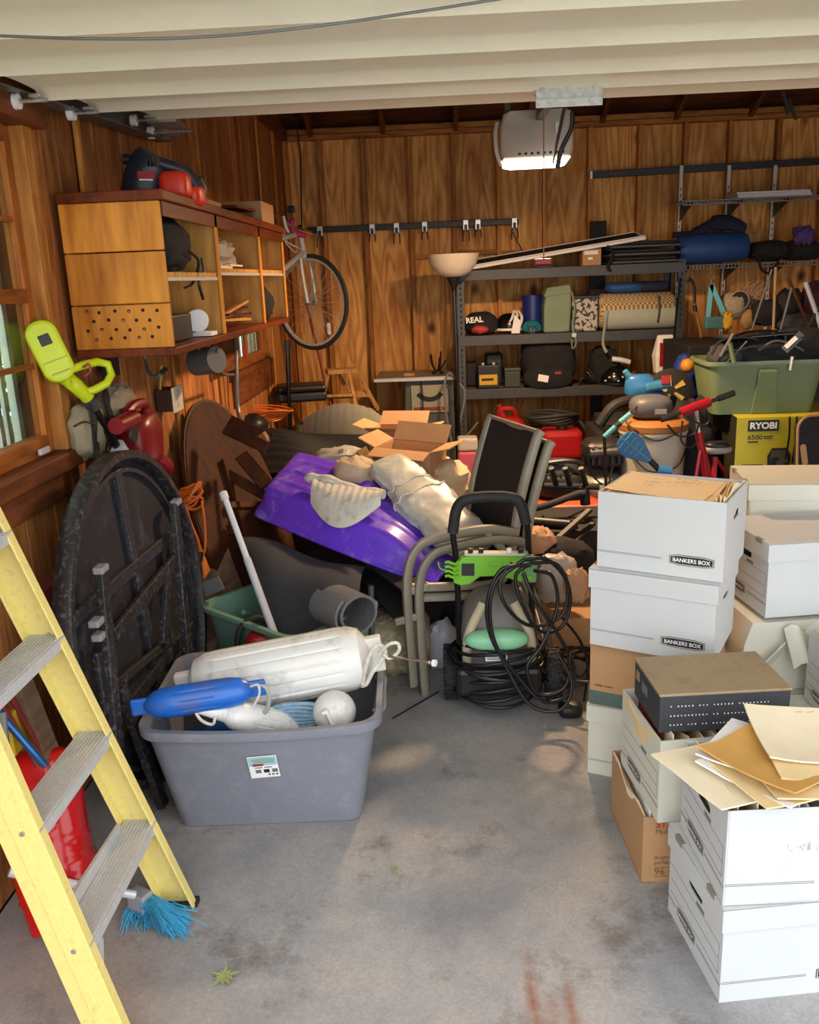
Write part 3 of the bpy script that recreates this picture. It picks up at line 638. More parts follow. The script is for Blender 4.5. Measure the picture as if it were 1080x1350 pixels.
# --- middle stack: copier paper carton, open box, dark gift box
M = TR(.528, 2.158, 0) @ RZ(3); t = thing('paper_carton', 'open brown copier paper carton on the floor, filled with files', 'carton', M @ V((.2, .17, 0)), None, 3)
W, D, H = .42, .36, .215; b = B(M).box((0, 0, 0), (W, D, .004)).box((0, 0, 0), (W, .004, H)).box((0, D-.004, 0), (W, D, H)).box((0, .004, 0), (.004, D-.004, H)).box((W-.004, .004, 0), (W, D-.004, H)); b.obj('carton_body', CARD, t, smooth=0, bevel=.002, seg=1)
STRED = mat('red_print', 'b8432a', .7, 0, .05); BRPR = mat('brown_print', '7a5a3c', .7, 0, .05)
text('STAPLES', FRONT(M, .035, .18), .105, STRED, t, 'brand_lettering', height=.024, bold=.03)
text('Multipurpose', FRONT(M, .035, .155), .12, BRPR, t, 'small_lettering'); text('Bright and smooth', FRONT(M, .035, .075), .12, BRPR, t, 'small_lettering'); text('perfect for copies', FRONT(M, .035, .058), .12, BRPR, t, 'small_lettering'); text('96', FRONT(M, .035, .026), .03, BRPR, t, 'number_lettering')
b = B(M).box((.035, -.0006, .05), (.2, 0, .0512)).box((.035, -.0006, .02), (.2, 0, .0212)).box((.075, -.0006, .034), (.1, 0, .036)).box((.105, -.0006, .024), (.1062, 0, .046)); b.obj('printed_rules', BRPR, t, smooth=0)
for i in range(7): upright(M, .012+.013*i+.006*(i % 2), .01, D-.012, .02, .214+.004*(i % 3), (MANILA2, PAPER, MANILA)[i % 3], 'file folder standing upright in the brown copier paper carton', 'folders in the copier paper carton', -.01, i)
tB, MB = bankers('file_box', 'white open file box of folders under the dark gift box', (.556, 2.118, .225), 7, .395, .312, .25, lid=False, m=WCARD2, front=False)
for i in range(13): upright(MB, .012+.0285*i, .01, .3, .02, .232+.02*((i*5) % 3)/2, (MANILA, MANILA2, MANILA, CARDIN)[i % 4], 'file folder standing upright in the open box under the gift box', 'folders in the open box under the gift box', .012*((i % 3)-1), i)
RFOL = mat('red_folder', '8d2c25', .6, 0, .08)
upright(MB, .02, .06, .25, .1, .31, RFOL, 'dark red folder leaning against the end of the dark gift box', None, .01, 3, 'red_folder')
M = TR(.559, 2.15, .482) @ RZ(4); t = thing('gift_box', 'flat dark grey box with a tan lid and dotted white print', 'box', M @ V((.17, .115, 0)), None, 4)
GBX = mat('slate_card', '3a3c40', .55, 0, .06); TAN = mat('tan_card', '9f8b6b', .6, 0, .05, 6, dirt='6d5a40', dirtamt=.4, dscale=22)
B(M).box((0, 0, 0), (.355, .235, .108)).obj('box_tray', GBX, t, smooth=0, bevel=.002); B(M).box((-.003, -.003, .1085), (.358, .238, .116)).obj('box_top', TAN, t, smooth=0, bevel=.0015)
for z, s in ((.078, '- ----- --- ------ ---------'), (.05, '----------- -- ---------------'), (.023, '---- --- -- ----- --- ---------')):
    x = .03; b = B(FRONT(M, 0, z)); rr = random.Random(int(z*1e4))
    for ch in s:
        if ch == '-': b.boxc((x, 0, .0005), (.0032, .0026+rr.uniform(0, .0014), .0008))
        x += .0098
    b.obj('dotted_print', WHT, t, smooth=0)
b = B(LEFT(M, .16, .05)); b.box((0, 0, 0), (.05, .03, .0008)); b.obj('printed_label', INKG, t, smooth=0)
b = B(LEFT(M, .215, .06)); b.box((0, 0, 0), (.03, .03, .0008)); b.obj('printed_label', TAN, t, smooth=0)
# --- far left stack of four
bankers('file_box', 'aged white lidded file box at the bottom of the stack of four', (.470, 2.741, 0), -23, .40, .318, .262, m=WCARD2, end=False)
M = TR(.472, 2.744, .268) @ RZ(-26); t = thing('brown_carton', 'brown carton with a teal band, second from the floor in the stack of four', 'carton', M @ V((.195, .155, 0)), None, -26)
B(M).box((0, 0, .0), (.39, .31, .232)).obj('carton_body', CARD, t, smooth=0, bevel=.003); TEAL = mat('teal_band', '4d675d', .6, 0, .08, 20)
B(M).box((-.003, -.003, .001), (.393, .313, .05)).obj('teal_band', TEAL, t, smooth=0, bevel=.003)
b = B(M); [b.box((-.0036, -.0036, .008+.008*i), (.3936, -.003, .0092+.008*i)) for i in range(5)]; b.obj('band_stripes', INKG, t, smooth=0)
B(FRONT(M, .02, .068)).box((0, 0, 0), (.025, .007, .0007)).box((.03, .001, 0), (.06, .006, .0005)).obj('printed_mark', BRPR, t, smooth=0)
bankers('file_box', 'white lidded file box directly under the topmost open box of the far stack', (.465, 2.708, .502), -28, .395, .318, .262, end=False)
tA, MA = bankers('file_box', 'white open file box of peach folders on top of the stack of four', (.486, 2.722, .77), -29, .395, .318, .25, lid=False, end=False)
PEACH = mat('peach_folder', 'f4d2a4', .75, 0, .05, 8)
z = .985
for i in range(7):
    p = MA @ V((.17+.008*(i % 3), .16+.004*(i % 2), 0))
    f = folder((p.x, p.y, z), -29+(i % 3-1)*2, .31, .265, (PEACH, MANILA, PEACH)[i % 3], .006, i, (0, 2.2), ('top peach folder with handwriting in the open box of the far stack' if i == 6 else 'peach folder lying flat in the open box of the far stack'), 'peach folders lying in the top box of the far stack'); z += .0052
for i in range(4):
    upright(MA, .345+.011*i, .015, .3, .03, .245+.006*i, (PEACH, MANILA, PEACH, MANILA2)[i], 'folder squeezed upright at the right end of the far stack open box', 'folders upright in the far stack open box', .006, i)
for k, (x, y, w_) in enumerate(((-.05, .05, .04), (.02, .07, .06), (.04, .04, .06), (.0, .02, .03), (-.07, .0, .05), (.05, .02, .05), (-.06, -.04, .03))): scrawl(TR(p.x, p.y, z+.006) @ RZ(-29) @ TR(x, y, .0), w_, f, 60+k, amp=.003)
# --- right stacks
bankers('file_box', 'white file box on the floor at the right edge with a dark handle hole', (1.135, 2.44, 0), 3, .40, .318, .265, m=WCARD2, front=False)
tE, ME = bankers('file_box', 'white open file box of folders at the right edge of the picture', (1.2, 2.44, .272), 1, .395, .30, .25, lid=False, m=WCARD, front=False)
for i in range(8): upright(ME, .012+.02*i, .01, .29, .03, .27+.012*(i % 3), (MANILA2, PAPER, MANILA)[i % 3], 'file folder standing in the open box at the right edge', 'folders in the right edge open box', .006, i)
bankers('file_box', 'white lidded file box on the floor hidden below the torn file box', (1.075, 2.80, 0), 5, .40, .318, .265, m=WCARD2, front=False, end=False)
M = TR(1.03, 2.79, .272) @ RZ(7); t = thing('torn_file_box', 'crushed white file box with torn hanging flaps under the peach-topped box', 'file box', M @ V((.2, .16, 0)), None, 7)
def torn(u, z, y): return (.02+.03*math.sin(u*5+z*11)+.02*nz((u*4, z*9, 1)), 0, 0)
b = B(M); nU, nV = 14, 6; rings = []
for j in range(nV+1):
    zz = .255*j/nV; R = []
    for (x, y) in rectpts(.4, .32, 6):
        k = 1-.06*math.sin(PI*j/nV); bx = .018*nz((x*9, y*9, zz*12), 1, 4)+(-.03*math.sin(PI*j/nV) if x < .02 else 0)
        R.append((.2+(x-.2)*k+bx, .16+(y-.16)*k+.01*nz((x*7, zz*9, y*5), 1, 8), zz))
    rings.append(R)
b.loft(rings); b.obj('box_body', WCARD2, t, smooth=25)
b = B(M).sheet(lambda u, v: (.10+.14*u+.02*v, -.012-.05*v-.02*math.sin(u*6), .235-.13*v*(1-.4*u)+.02*math.sin(u*9)), 8, 6, .003); b.obj('torn_flap', WCARD2, t, smooth=60)
b = B(M).sheet(lambda u, v: (.0+.10*u, -.02-.03*v+.02*u, .05+.08*u+.06*v), 6, 4, .003); b.obj('torn_flap', WCARD2, t, smooth=60)
plaque(M @ frame((-.036, .19, .12), (.1, -1, -.06), (-.12, 0, 1)), .12, .04, t)
bankers('file_box', 'white lidded file box with a peach-lit top, second box from the right edge', (1.065, 2.79, .545), 7, .40, .335, .258, m=WCARD, front=False)
M = TR(1.12, 3.22, 0) @ RZ(-8); t = thing('tall_carton', 'tall brown carton standing behind the white file boxes', 'carton', M @ V((.2, .18, 0)), None, -8)
B(M).box((0, 0, 0), (.42, .36, .30)).obj('carton_body', CARD, t, smooth=0, bevel=.003); B(M).box((0, 0, .302), (.42, .36, .64)).obj('carton_top_half', CARD, t, smooth=0, bevel=.003); B(M).box((-.001, .16, .28), (.0, .21, .55)).obj('packing_tape', TAN, t, smooth=0)
bankers('file_box', 'white lidded file box in the back, on the tall brown carton', (1.14, 3.22, .645), -6, .40, .318, .258, m=WCARD2, front=False, end=False)
# ================================================================ left foreground
YEL = mat('yellow_fibreglass', 'e6d683', .5, 0, .07, 30, bump=.15, bscale=160, dirt='8a7a48', dirtamt=.35, dscale=30)
ld = thing('step_ladder', 'yellow fibreglass stepladder with aluminium steps leaning at the left edge', 'ladder', (-.85, 1.83, 0))
def rail(p0, p1, s):
    """channel rail; s = +1 when flanges point towards +Y"""
    p0 = V(p0); p1 = V(p1); ax = (p1-p0).normalized(); out = V((1, 0, 0)); out = (out-ax*out.dot(ax)).normalized(); sd = ax.cross(out).normalized()
    if sd.y*s < 0: sd = -sd
    b = B()
    def slab(a0, a1, c0, c1):
        vs = []
        for p in (p0, p1):
            for (a, c) in ((a0, c0), (a1, c0), (a1, c1), (a0, c1)): vs.append(p+out*a+sd*c)
        b.add(vs, [(0,1,2,3),(7,6,5,4),(0,4,5,1),(1,5,6,2),(2,6,7,3),(3,7,4,0)])
    slab(-.092, 0, 0, .005); slab(-.006, 0, .005, .03); slab(-.092, -.086, .005, .03); slab(-.058, -.034, -.003, 0)
    return b, out, sd
P0, P1 = V((-.742, 2.09, .01)), V((-1.215, 1.93, 1.78)); Q0, Q1 = V((-.742, 1.575, .01)), V((-1.215, 1.66, 1.78))
b, o1, s1 = rail(P0, P1, -1); r1 = b.obj('side_rail', YEL, ld, smooth=0, bevel=.002, seg=1)
b, o2, s2 = rail(Q0, Q1, 1); r2 = b.obj('side_rail', YEL, ld, smooth=0, bevel=.002, seg=1)
def onr(a, c, z): t = (z-a.z)/(c.z-a.z); return a+(c-a)*t
for (a, c, r) in ((P0, P1, r1), (Q0, Q1, r2)):
    B().boxc((a.x-.045, a.y, .008), (.10, .035, .016)).obj('foot_pad', RUB, r, smooth=0, bevel=.003)
    for z in (.29, .58, .87, 1.16): q = onr(a, c, z+.02); sg = 1 if a.y > 1.8 else -1; B().cyl((q.x-.03, q.y-.006, q.z-.02), (q.x-.03, q.y+.008, q.z-.02), .006, n=8).obj('rivet', GALV, r)
for z in (.30, .585, .87, 1.155):
    a = onr(P0, P1, z); c = onr(Q0, Q1, z); x1 = a.x+.002; x0 = x1-.085
    prof = [(x0, z-.028), (x0+.003, z-.028)]
    n = 9; top = []
    for k in range(n):
        xa = x0+(x1-x0)*k/n; xb = x0+(x1-x0)*(k+.6)/n; top += [(xa, z), (xb, z), (xb, z-.0025), (x0+(x1-x0)*(k+1)/n, z-.0025)]
    poly = [(x0, z-.03)]+top+[(x1, z-.002), (x1, z-.032), (x1-.003, z-.032), (x1-.003, z-.006), (x0+.003, z-.006), (x0+.003, z-.03)]
    vs = [(x, c.y+.004, zz) for x, zz in poly]+[(x, a.y-.003, zz) for x, zz in poly]; m_ = len(poly)
    B().add(vs, [tuple(range(m_-1, -1, -1)), tuple(range(m_, 2*m_))]+[(k, (k+1) % m_, m_+(k+1) % m_, m_+k) for k in range(m_)]).obj('step', ALU, ld, smooth=0)
B().bar(A(70, 1228, X=-.90), A(157, 1093, X=-.90), .012, .034).obj('rear_crossbar', ALU, ld, smooth=0, bevel=.002)
B().tube([A(131, 1236, X=-.86), A(134, 1345, Z=.004)], .010, 8).obj('rear_brace', ALU, ld)
# --- push broom
BLU = mat('blue_bristle', '3fa4cf', .6, 0, .2, 20); WPOLE = mat('white_metal_pole', 'c9ccd2', .4, .2, .05)
br = thing('broom', 'broom with bright blue bristles lying beside the ladder foot', 'broom', A(205, 1215, Z=0))
h0, h1 = A(12, 1150, Y=1.90), A(178, 1180, Y=2.02); B().cyl(h0, h1, .0115, n=10).obj('handle', WPOLE, br)
hd = A(192, 1188, Y=2.04); tipd = (A(238, 1222, Z=.012)-hd)
B(frame(hd, (tipd.x, tipd.y, 0), (0, 0, 1))).box((-.05, -.03, -.02), (.012, .026, .022)).obj('broom_block', mat('grey_block', '9a9ca3', .5, 0, .06), br, smooth=0, bevel=.005)
b = B(); rr = random.Random(5)
for k in range(420):
    o = hd+V((rr.uniform(-.02, .02), rr.uniform(-.02, .02), rr.uniform(-.018, .018)))+tipd.normalized()*.01
    e = hd+tipd*rr.uniform(.75, 1.05)+V((rr.gauss(0, .022), rr.gauss(0, .022), rr.gauss(0, .012))); e.z = max(e.z, .004)
    mid = (o+e)/2+V((0, 0, .012)); b.tube([o, mid, e], .0011, 3, cap=False)
for k in range(70):
    o = hd+V((rr.uniform(-.06, .0), rr.uniform(-.02, .02), -.02)); e = o+V((rr.uniform(-.02, .05), rr.uniform(-.06, -.02), -.08)); e.z = max(e.z, .003); b.tube([o, (o+e)/2+V((0, 0, .005)), e], .0011, 3, cap=False)
b.obj('bristles', BLU, br, smooth=60, kind='stuff')
# --- red ribbed sled and sticks behind the ladder
GRED = mat('glossy_red', 'c9181c', .2, 0, .06, 5)
a, c = A(46, 985, Y=2.20), A(92, 1262, Y=1.98); c.z = max(c.z, .02); M = zframe(c, a, (1, 0, 0)); L = (a-c).length
b = B(M); rings = []; K = 44
for j in range(K+1):
    t = j/K; zz = t*L; wv = 1.0
    wv = .80+.2*min(1, t/.25); 
    if t > .88: wv *= math.sqrt(max(.03, 1-((t-.88)/.12)**2))
    rib = 1.0+.045*(1 if any(abs(t-q) < .018 for q in (.80, .68, .45, .33, .18)) else 0)
    rings.append([(.105*wv*rib*math.copysign(abs(math.cos(s))**.75, math.cos(s)), .075*wv*rib*math.copysign(abs(math.sin(s))**.75, math.sin(s)), zz) for s in [2*PI*q/28 for q in range(28)]])
t = thing('red_plastic_sled', 'glossy red ribbed plastic sled standing on end behind the ladder', 'sled', c)
b.loft(rings); b.obj('shell', GRED, t, smooth=50)
b = B(M); b.tube(spline([(.05, -.075, .25*L), (-.02, -.083, .42*L), (.06, -.07, .55*L), (-.04, -.083, .62*L)], 8), .003, 5); b.obj('embossed_line', GRED, t)
one(B().bar(A(28, 895, X=-1.2), A(124, 1150, X=-1.03), .075, .022, (1, 0, .3)), 'wooden_plank', GREYW, 'weathered brown plank leaning behind the yellow ladder', 'plank', smooth=0, bevel=.002)
RSTK = mat('red_painted_rod', '7e1f22', .5, 0, .1)
for k, (p, q, l) in enumerate((((6, 905), (68, 1012), 'upper dark red rod leaning beside the blue pole'), ((22, 893), (80, 1000), 'middle dark red rod leaning behind the yellow ladder'), ((-5, 915), (50, 1010), 'lowest dark red rod crossing the blue pole'))):
    one(B().cyl(A(p[0], p[1], X=-1.22), A(q[0], q[1], X=-1.12), .008, n=8), 'red_rod', RSTK, l, 'rod', 'dark red rods behind the ladder')
one(B().cyl(A(-10, 930, X=-1.20), A(60, 1010, X=-1.08), .010, n=10), 'blue_pole', mat('blue_metal', '2a5f9a', .3, .5, .05), 'thin metallic blue pole leaning behind the yellow ladder', 'pole')
one(B().cyl(A(3, 940, X=-1.16), A(9, 1000, X=-1.14), .011, n=10).cyl(A(9, 1000, X=-1.14), (-1.14, 2.2, .01), .011, n=10), 'grey_tube', STEEL, 'short grey steel tube standing behind the ladder at the left edge', 'tube')
one(B().boxc(A(24, 960, X=-1.2), (.012, .09, .12)), 'yellow_tag', mat('yellow_tag', 'c9b21f', .6, 0, .1), 'small yellow card behind the blue pole', 'card', smooth=0, bevel=.002)
# --- black round folding table
BTB = mat('black_board', '191a22', .65, 0, .3, 16, bump=.15, bscale=80, dirt='5c5e66', dirtamt=.35, dscale=14); BTW = mat('black_rim', '1f1c1e', .5, 0, .2, 14, dirt='8d8d90', dirtamt=.4, dscale=60)
BTF = mat('charcoal_bar', '2a2a2e', .5, .1, .15, 16, dirt='8f8f92', dirtamt=.35, dscale=70)
Rt = .585; lam = rad(4); al = rad(2)
n_ = V((math.cos(al)*math.cos(lam), -math.sin(al)*math.cos(lam), math.sin(lam))); h_ = V((math.sin(al), math.cos(al), 0)); u_ = h_.cross(n_)*-1
if u_.z < 0: u_ = -u_
Mt_ = Matrix((h_, u_, n_)).transposed().to_4x4(); Mt_.translation = V((-1.085, 2.835, Rt*.998+.004))
t = thing('round_folding_table', 'black round folding table leaning on edge against the left wall', 'table', (-1.07, 2.83, 0))
B(Mt_).lathe([(Rt-.02, -.014), (Rt-.02, -.004)], 72).obj('table_top', BTB, t, smooth=35)
B(Mt_).lathe([(Rt-.022, -.018), (Rt-.004, -.018), (Rt, -.012), (Rt, .034), (Rt-.004, .04), (Rt-.028, .04), (Rt-.032, .034), (Rt-.032, -.006)], 72, ring=True).obj('rim', BTW, t, smooth=35)
B(Mt_).lathe([(Rt-.06, -.004), (Rt-.06, .012), (Rt-.075, .012), (Rt-.075, -.004)], 72, ring=True).obj('inner_ring', BTF, t, smooth=35)
W_ = lambda hx, v, d=.012: Mt_ @ V((hx, v, d))
for nm, p, q, w_, d in (('brace', (.02, -.5), (.02, .525), .045, .006), ('brace', (-.5, .18), (.5, .18), .045, .008), ('brace', (-.5, -.22), (.5, -.22), .045, .008)): B().bar(W_(*p, d), W_(*q, d), w_, .02, n_).obj(nm, BTF, t, smooth=0, bevel=.003)
PXT = lambda px, py, d: (lambda r: r)(Mt_.inverted() @ (CAM+(A(px, py, Y=3)-CAM)*((Mt_.translation+n_*d-CAM).dot(n_)/((A(px, py, Y=3)-CAM).dot(n_)))))
def tb(p, q, w_, th, d, nm='leg', m=None):
    a = PXT(*p, d); c = PXT(*q, d); return B().bar(Mt_ @ a, Mt_ @ c, w_, th, n_).obj(nm, m or BTW, t, smooth=0, bevel=.004)
l1 = tb((134, 752), (156, 1002), .048, .026, .055); l2 = tb((159, 905), (226, 1092), .05, .026, .06); l3 = tb((229, 664), (248, 862), .048, .026, .05)
tb((150, 838), (235, 732), .05, .02, .04, 'crossbar'); tb((222, 742), (215, 850), .04, .02, .045, 'leg_brace'); tb((150, 905), (222, 845), .03, .016, .035, 'leg_brace'); tb((128, 860), (140, 940), .04, .02, .04, 'leg_brace')
CAP = mat('grey_cap', '8f9196', .5, 0, .05)
for (x, y, d, pr_) in ((133, 750, .055, l1), (127, 820, .045, l1), (131, 838, .045, l1), (228, 1093, .06, l2), (232, 662, .05, l3)):
    q = Mt_ @ PXT(x, y, d); B(TR(q)).boxc((0, 0, 0), (.034, .054, .022)).obj('end_cap', CAP, pr_, smooth=0, bevel=.005)
# --- brown oval table top
T_, Bo, Le = A(273, 527, X=-1.19), A(372, 853, Z=.012), A(258, 690, Y=3.82); ce_ = (T_+Bo)/2; ua = (T_-Bo)/2; ub = Le-ce_; ub = ub-ua*(ub.dot(ua)/ua.length_squared)
Mb = frame(ce_, ub, ua); La, Lb = ua.length, ub.length
t = thing('oval_table_top', 'dark brown oval wooden table top leaning on edge by the left wall', 'table top', Bo)
el = lambda k, n=56: [(Lb*k*math.cos(2*PI*i/n), La*k*math.sin(2*PI*i/n)) for i in range(n)]
sgn = 1 if Mb.to_3x3() @ V((0, 0, 1)) @ (CAM-ce_) > 0 else -1
B(Mb).prism(el(.975), .012*sgn, d0=-.01*sgn).obj('panel', BROWNT, t, smooth=30)
B(Mb).holed(el(1.0), el(.95), .02*sgn, TR(0, 0, -.012*sgn)).obj('edge_band', DARKW, t, smooth=30)
B(Mb).bar((-.02, La*.48, .03*sgn), (-.02, -La*.75, .03*sgn), .17, .022, (0, 0, 1)).obj('support_board', BROWNT, t, smooth=0, bevel=.003)
B(Mb).bar((.12, La*.1, .04*sgn), (-.2, La*.1, .04*sgn), .03, .03, (0, 0, 1)).obj('cleat', DARKW, t, smooth=0)
B(Mb).bar((.16, -La*.05, .05*sgn), (.16, -La*.13, .05*sgn), .02, .05, (0, 0, 1)).obj('latch', DARKW, t, smooth=0)
for k, (p, q, w_) in enumerate((((300, 560), (355, 585), .10), ((318, 600), (352, 640), .07), ((300, 625), (370, 665), .05), ((330, 590), (352, 575), .05))):
    a = A(*p, Y=4.15); c = A(*q, Y=4.05); one(B().bar(a, c, w_, .02, (.4, -1, .3)), 'scrap_board', (BROWNT, DARKW, BROWNT, PINE)[k], ('wide dark scrap board across the brown oval table top', 'short brown scrap board beside the purple sled', 'long brown scrap board pointing to the purple sled', 'pale end of a scrap board above the oval table top')[k], 'board', 'scrap boards by the oval table top', smooth=0, bevel=.002)
# --- weathered plywood leaning low behind the black table
one(B().add([A(250, 790, Y=3.55), A(300, 720, Y=3.9), A(345, 845, Y=3.6), A(255, 880, Y=3.25)], [(0, 1, 2, 3)]).add([A(250, 790, Y=3.55)+V((0, .03, -.03)), A(300, 720, Y=3.9)+V((0, .03, -.03)), A(345, 845, Y=3.6)+V((0, .03, -.03)), A(255, 880, Y=3.25)+V((0, .03, -.03))], [(3, 2, 1, 0)]).add([A(250, 790, Y=3.55), A(255, 880, Y=3.25), A(255, 880, Y=3.25)+V((0, .03, -.03)), A(250, 790, Y=3.55)+V((0, .03, -.03))], [(0, 1, 2, 3)]), 'plywood_offcut', GREYW, 'weathered grey plywood offcut between the black table and the green tub', 'board', smooth=0)
one(B().bar(A(248, 785, Y=3.4), A(292, 768, Y=3.4), .02, .06), 'grey_batten', mat('grey_batten', '55555a', .7, 0, .1), 'short grey batten beside the orange cord', 'batten', smooth=0, bevel=.002)
# ================================================================ grey tote with boat fenders
def rrect(w_, d, r, n=5):
    P = []
    for (cx, cy, a0) in ((w_/2-r, d/2-r, 0), (-w_/2+r, d/2-r, 90), (-w_/2+r, -d/2+r, 180), (w_/2-r, -d/2+r, 270)):
        for k in range(n+1): a = rad(a0+90*k/n); P.append((cx+r*math.cos(a), cy+r*math.sin(a)))
    return P
def rrect2(w_, d, r, n=5, m=10):
    P = rrect(w_, d, r, n); i = 3*(n+1); a, c = P[i-1], P[i]
    return P[:i]+[(a[0]+(c[0]-a[0])*k/m, a[1]) for k in range(1, m)]+P[i:]
def tub(b, w0, d0, w1, d1, h, r, rim=.02, th=.005, lip=.018, bulge=0.0, bow=0.0):
    """tapered open tub with a rolled rim, standing on z=0, centred"""
    R = lambda w_, d, z, rr: [(x, y-(bow*max(0, 1-(2*x/w_)**2)*z/h if y < -d/2+.06 else 0), z) for x, y in rrect2(w_, d, rr)]
    rings = []
    for j in range(9):
        t = j/8; k = 1+bulge*math.sin(PI*t); rings.append(R((w0+(w1-w0)*t)*k, (d0+(d1-d0)*t)*k, h*t, r*(1+.2*t)))
    rings += [R(w1+rim*2, d1+rim*2, h-lip, r*1.4), R(w1+rim*2.2, d1+rim*2.2, h-lip*.5, r*1.4), R(w1+rim*2, d1+rim*2, h, r*1.4), R(w1-th*2, d1-th*2, h, r*1.2)]
    for j in range(8, -1, -1):
        t = j/8; rings.append(R(w0+(w1-w0)*t-th*2, d0+(d1-d0)*t-th*2, max(h*t, th), r*(1+.2*t)))
    return b.loft(rings)
TOTE = mat('grey_tote_plastic', '7f838e', .38, 0, .05, 4, dirt='a4a7ae', dirtamt=.3, dscale=18)
M = TR(-.612, 2.69, .002) @ RZ(2.5); t = thing('grey_storage_tote', 'large open grey plastic tote full of boat fenders', 'tote', (-.612, 2.69, 0), None, 2.5)
tub(B(M), .60, .45, .735, .56, .385, .05, .014, .005, .03, .0, .035).obj('tub', TOTE, t, smooth=40)
for s in (-1, 1):
    b = B(M); b.tube(spline([(s*.35, -.12, .335), (s*.382, -.12, .34), (s*.382, 0, .342), (s*.382, .12, .34), (s*.35, .12, .335)], 4), .008, 6); b.obj('handle_ledge', TOTE, t)
Ms = M @ frame((-.035, -.2775, .20), (1, 0, 0), (0, -.234, 1)) @ RZ(4)
b = B(Ms).box((0, 0, 0), (.092, .088, .0012)); st = b.obj('product_sticker', WHT, t, smooth=0)
B(Ms).box((.002, .05, .0012), (.09, .086, .0018)).obj('sticker_sky', mat('sticker_blue', '9cc9d6', .5, 0, .05), st, smooth=0)
B(Ms).prism([(.02, .06), (.082, .06), (.086, .078), (.05, .082), (.012, .077)], .0024, d0=.0018).obj('sticker_tub', mat('sticker_green', '8fae9c', .5, 0, .1), st, smooth=0)
B(Ms).prism([(.012, .05), (.046, .05), (.048, .057), (.014, .058)], .0028, d0=.0018).obj('sticker_badge', REDP, st, smooth=0)
for k in range(3): B(Ms).box((.018+.026*k, .02, .0012), (.036+.026*k, .034, .0018)).obj('sticker_picture', (INKG, INK, INKG)[k], st, smooth=0)
b = B(Ms); [b.box((.018+.03*k, .040, .0012), (.042+.03*k, .044, .0016)) for k in range(2)]; [b.box((.055+.012*k, .008, .0012), (.063+.012*k, .015, .0016)) for k in range(3)]; b.obj('sticker_print', INKG, st, smooth=0)
FWH = mat('white_vinyl', 'e4e4e0', .35, 0, .03, 6, dirt='6f6d68', dirtamt=.5, dscale=9); FBL = mat('blue_vinyl', '1e68c8', .32, 0, .06, 6, dirt='6b5a4a', dirtamt=.4, dscale=10); ROPE = mat('dirty_white_rope', 'd8d4c8', .85, 0, .15, 60, bump=.5, bscale=150)
def fender(p, q, r, m, label, flutes=14, neck=.35, name='boat_fender', taper=1.0, tabs=(1, 1), grooves=True):
    p = V(p); q = V(q); L = (q-p).length; M = zframe(p, q, (0, 0, 1)); t = thing(name, label, 'fender', p)
    prof = [(.25, 0), (.55, .012), (.85, .035), (.97, .07), (1, .11)]; body = []
    Z = [(k*r, z) for k, z in prof]+[(r*taper, L*.5), (r, L-.11)]+[(k*r, L-z) for k, z in reversed(prof[:-1])]
    Z = [(a, z) for a, z in Z]
    rings = []; n = flutes*8
    zs = []
    for i in range(len(Z)-1):
        for k in range(4 if i in (4, 5) else 2):
            s = k/(4 if i in (4, 5) else 2); zs.append((Z[i][0]+(Z[i+1][0]-Z[i][0])*s, Z[i][1]+(Z[i+1][1]-Z[i][1])*s))
    zs.append(Z[-1])
    for (a, z) in zs:
        g = 1 if .09 < z < L-.09 and grooves else 0
        rings.append([(a*(1-.05*g*max(0, math.cos(flutes*2*PI*k/n))**6)*math.cos(2*PI*k/n), a*(1-.05*g*max(0, math.cos(flutes*2*PI*k/n))**6)*math.sin(2*PI*k/n), z) for k in range(n)])
    B(M).loft(rings).obj('fender_body', m, t, smooth=30)
    for e, s in ((0, -1), (L, 1)):
        if tabs[0 if s < 0 else 1]:
            B(M).loft([[(x*neck*r*1.6, y*neck*r*.9, e+s*z) for x, y in ((-1, -.5), (1, -.5), (1, .5), (-1, .5))] for z in (-.02, .015, .04)]).obj('end_tab', m, t, smooth=0, bevel=.006)
    return t
fA = fender(A(250, 908, Y=2.68), A(490, 862, Y=2.74), .112, FWH, 'large dirty white ribbed boat fender lying across the grey tote', 16)
B().tube(spline([A(478, 905, Y=2.66), A(482, 880, Y=2.64), A(490, 858, Y=2.64), A(500, 850, Y=2.66), A(508, 858, Y=2.68), A(505, 868, Y=2.68), A(492, 885, Y=2.65), A(482, 903, Y=2.65), A(476, 898, Y=2.66)], 6), .007, 8).obj('rope_loop', ROPE, fA)
B().tube(spline([A(500, 862, Y=2.67), A(512, 850, Y=2.66), A(524, 848, Y=2.66), A(526, 858, Y=2.66), A(514, 868, Y=2.67), A(505, 862, Y=2.67)], 6), .006, 8).obj('rope_knot', ROPE, fA)
rd = thing('threaded_rod', 'thin chrome rod with a white end nut sticking out of the tote', 'rod', A(540, 873, Y=2.66)); p, q = A(505, 864, Y=2.68), A(572, 874, Y=2.60); B().cyl(p, q, .005, n=8).obj('rod', CHROME, rd); d = (q-p).normalized(); B().cyl(q-d*.004, q+d*.008, .012, n=6).obj('end_nut', WHT, rd); B().cyl(q-d*.022, q-d*.014, .009, n=10).obj('collar', CHROME, rd)
fB = fender(A(190, 931, Y=2.44), A(334, 908, Y=2.50), .049, FBL, 'blue boat fender resting on the left rim of the grey tote', 10)
RING = mat('clear_grey_hose', '9fa7a4', .3, 0, .05)
B().tube(spline([A(338, 902, Y=2.5), A(350, 906, Y=2.5), A(355, 920, Y=2.5), A(352, 936, Y=2.5), A(345, 942, Y=2.5)], 6), .007, 8).obj('hose_loop', RING, fB)
B().tube(spline([A(330, 905, Y=2.47), A(340, 903, Y=2.46), A(342, 915, Y=2.46), A(335, 930, Y=2.46)], 6), .004, 6).obj('tie_rope', ROPE, fB)
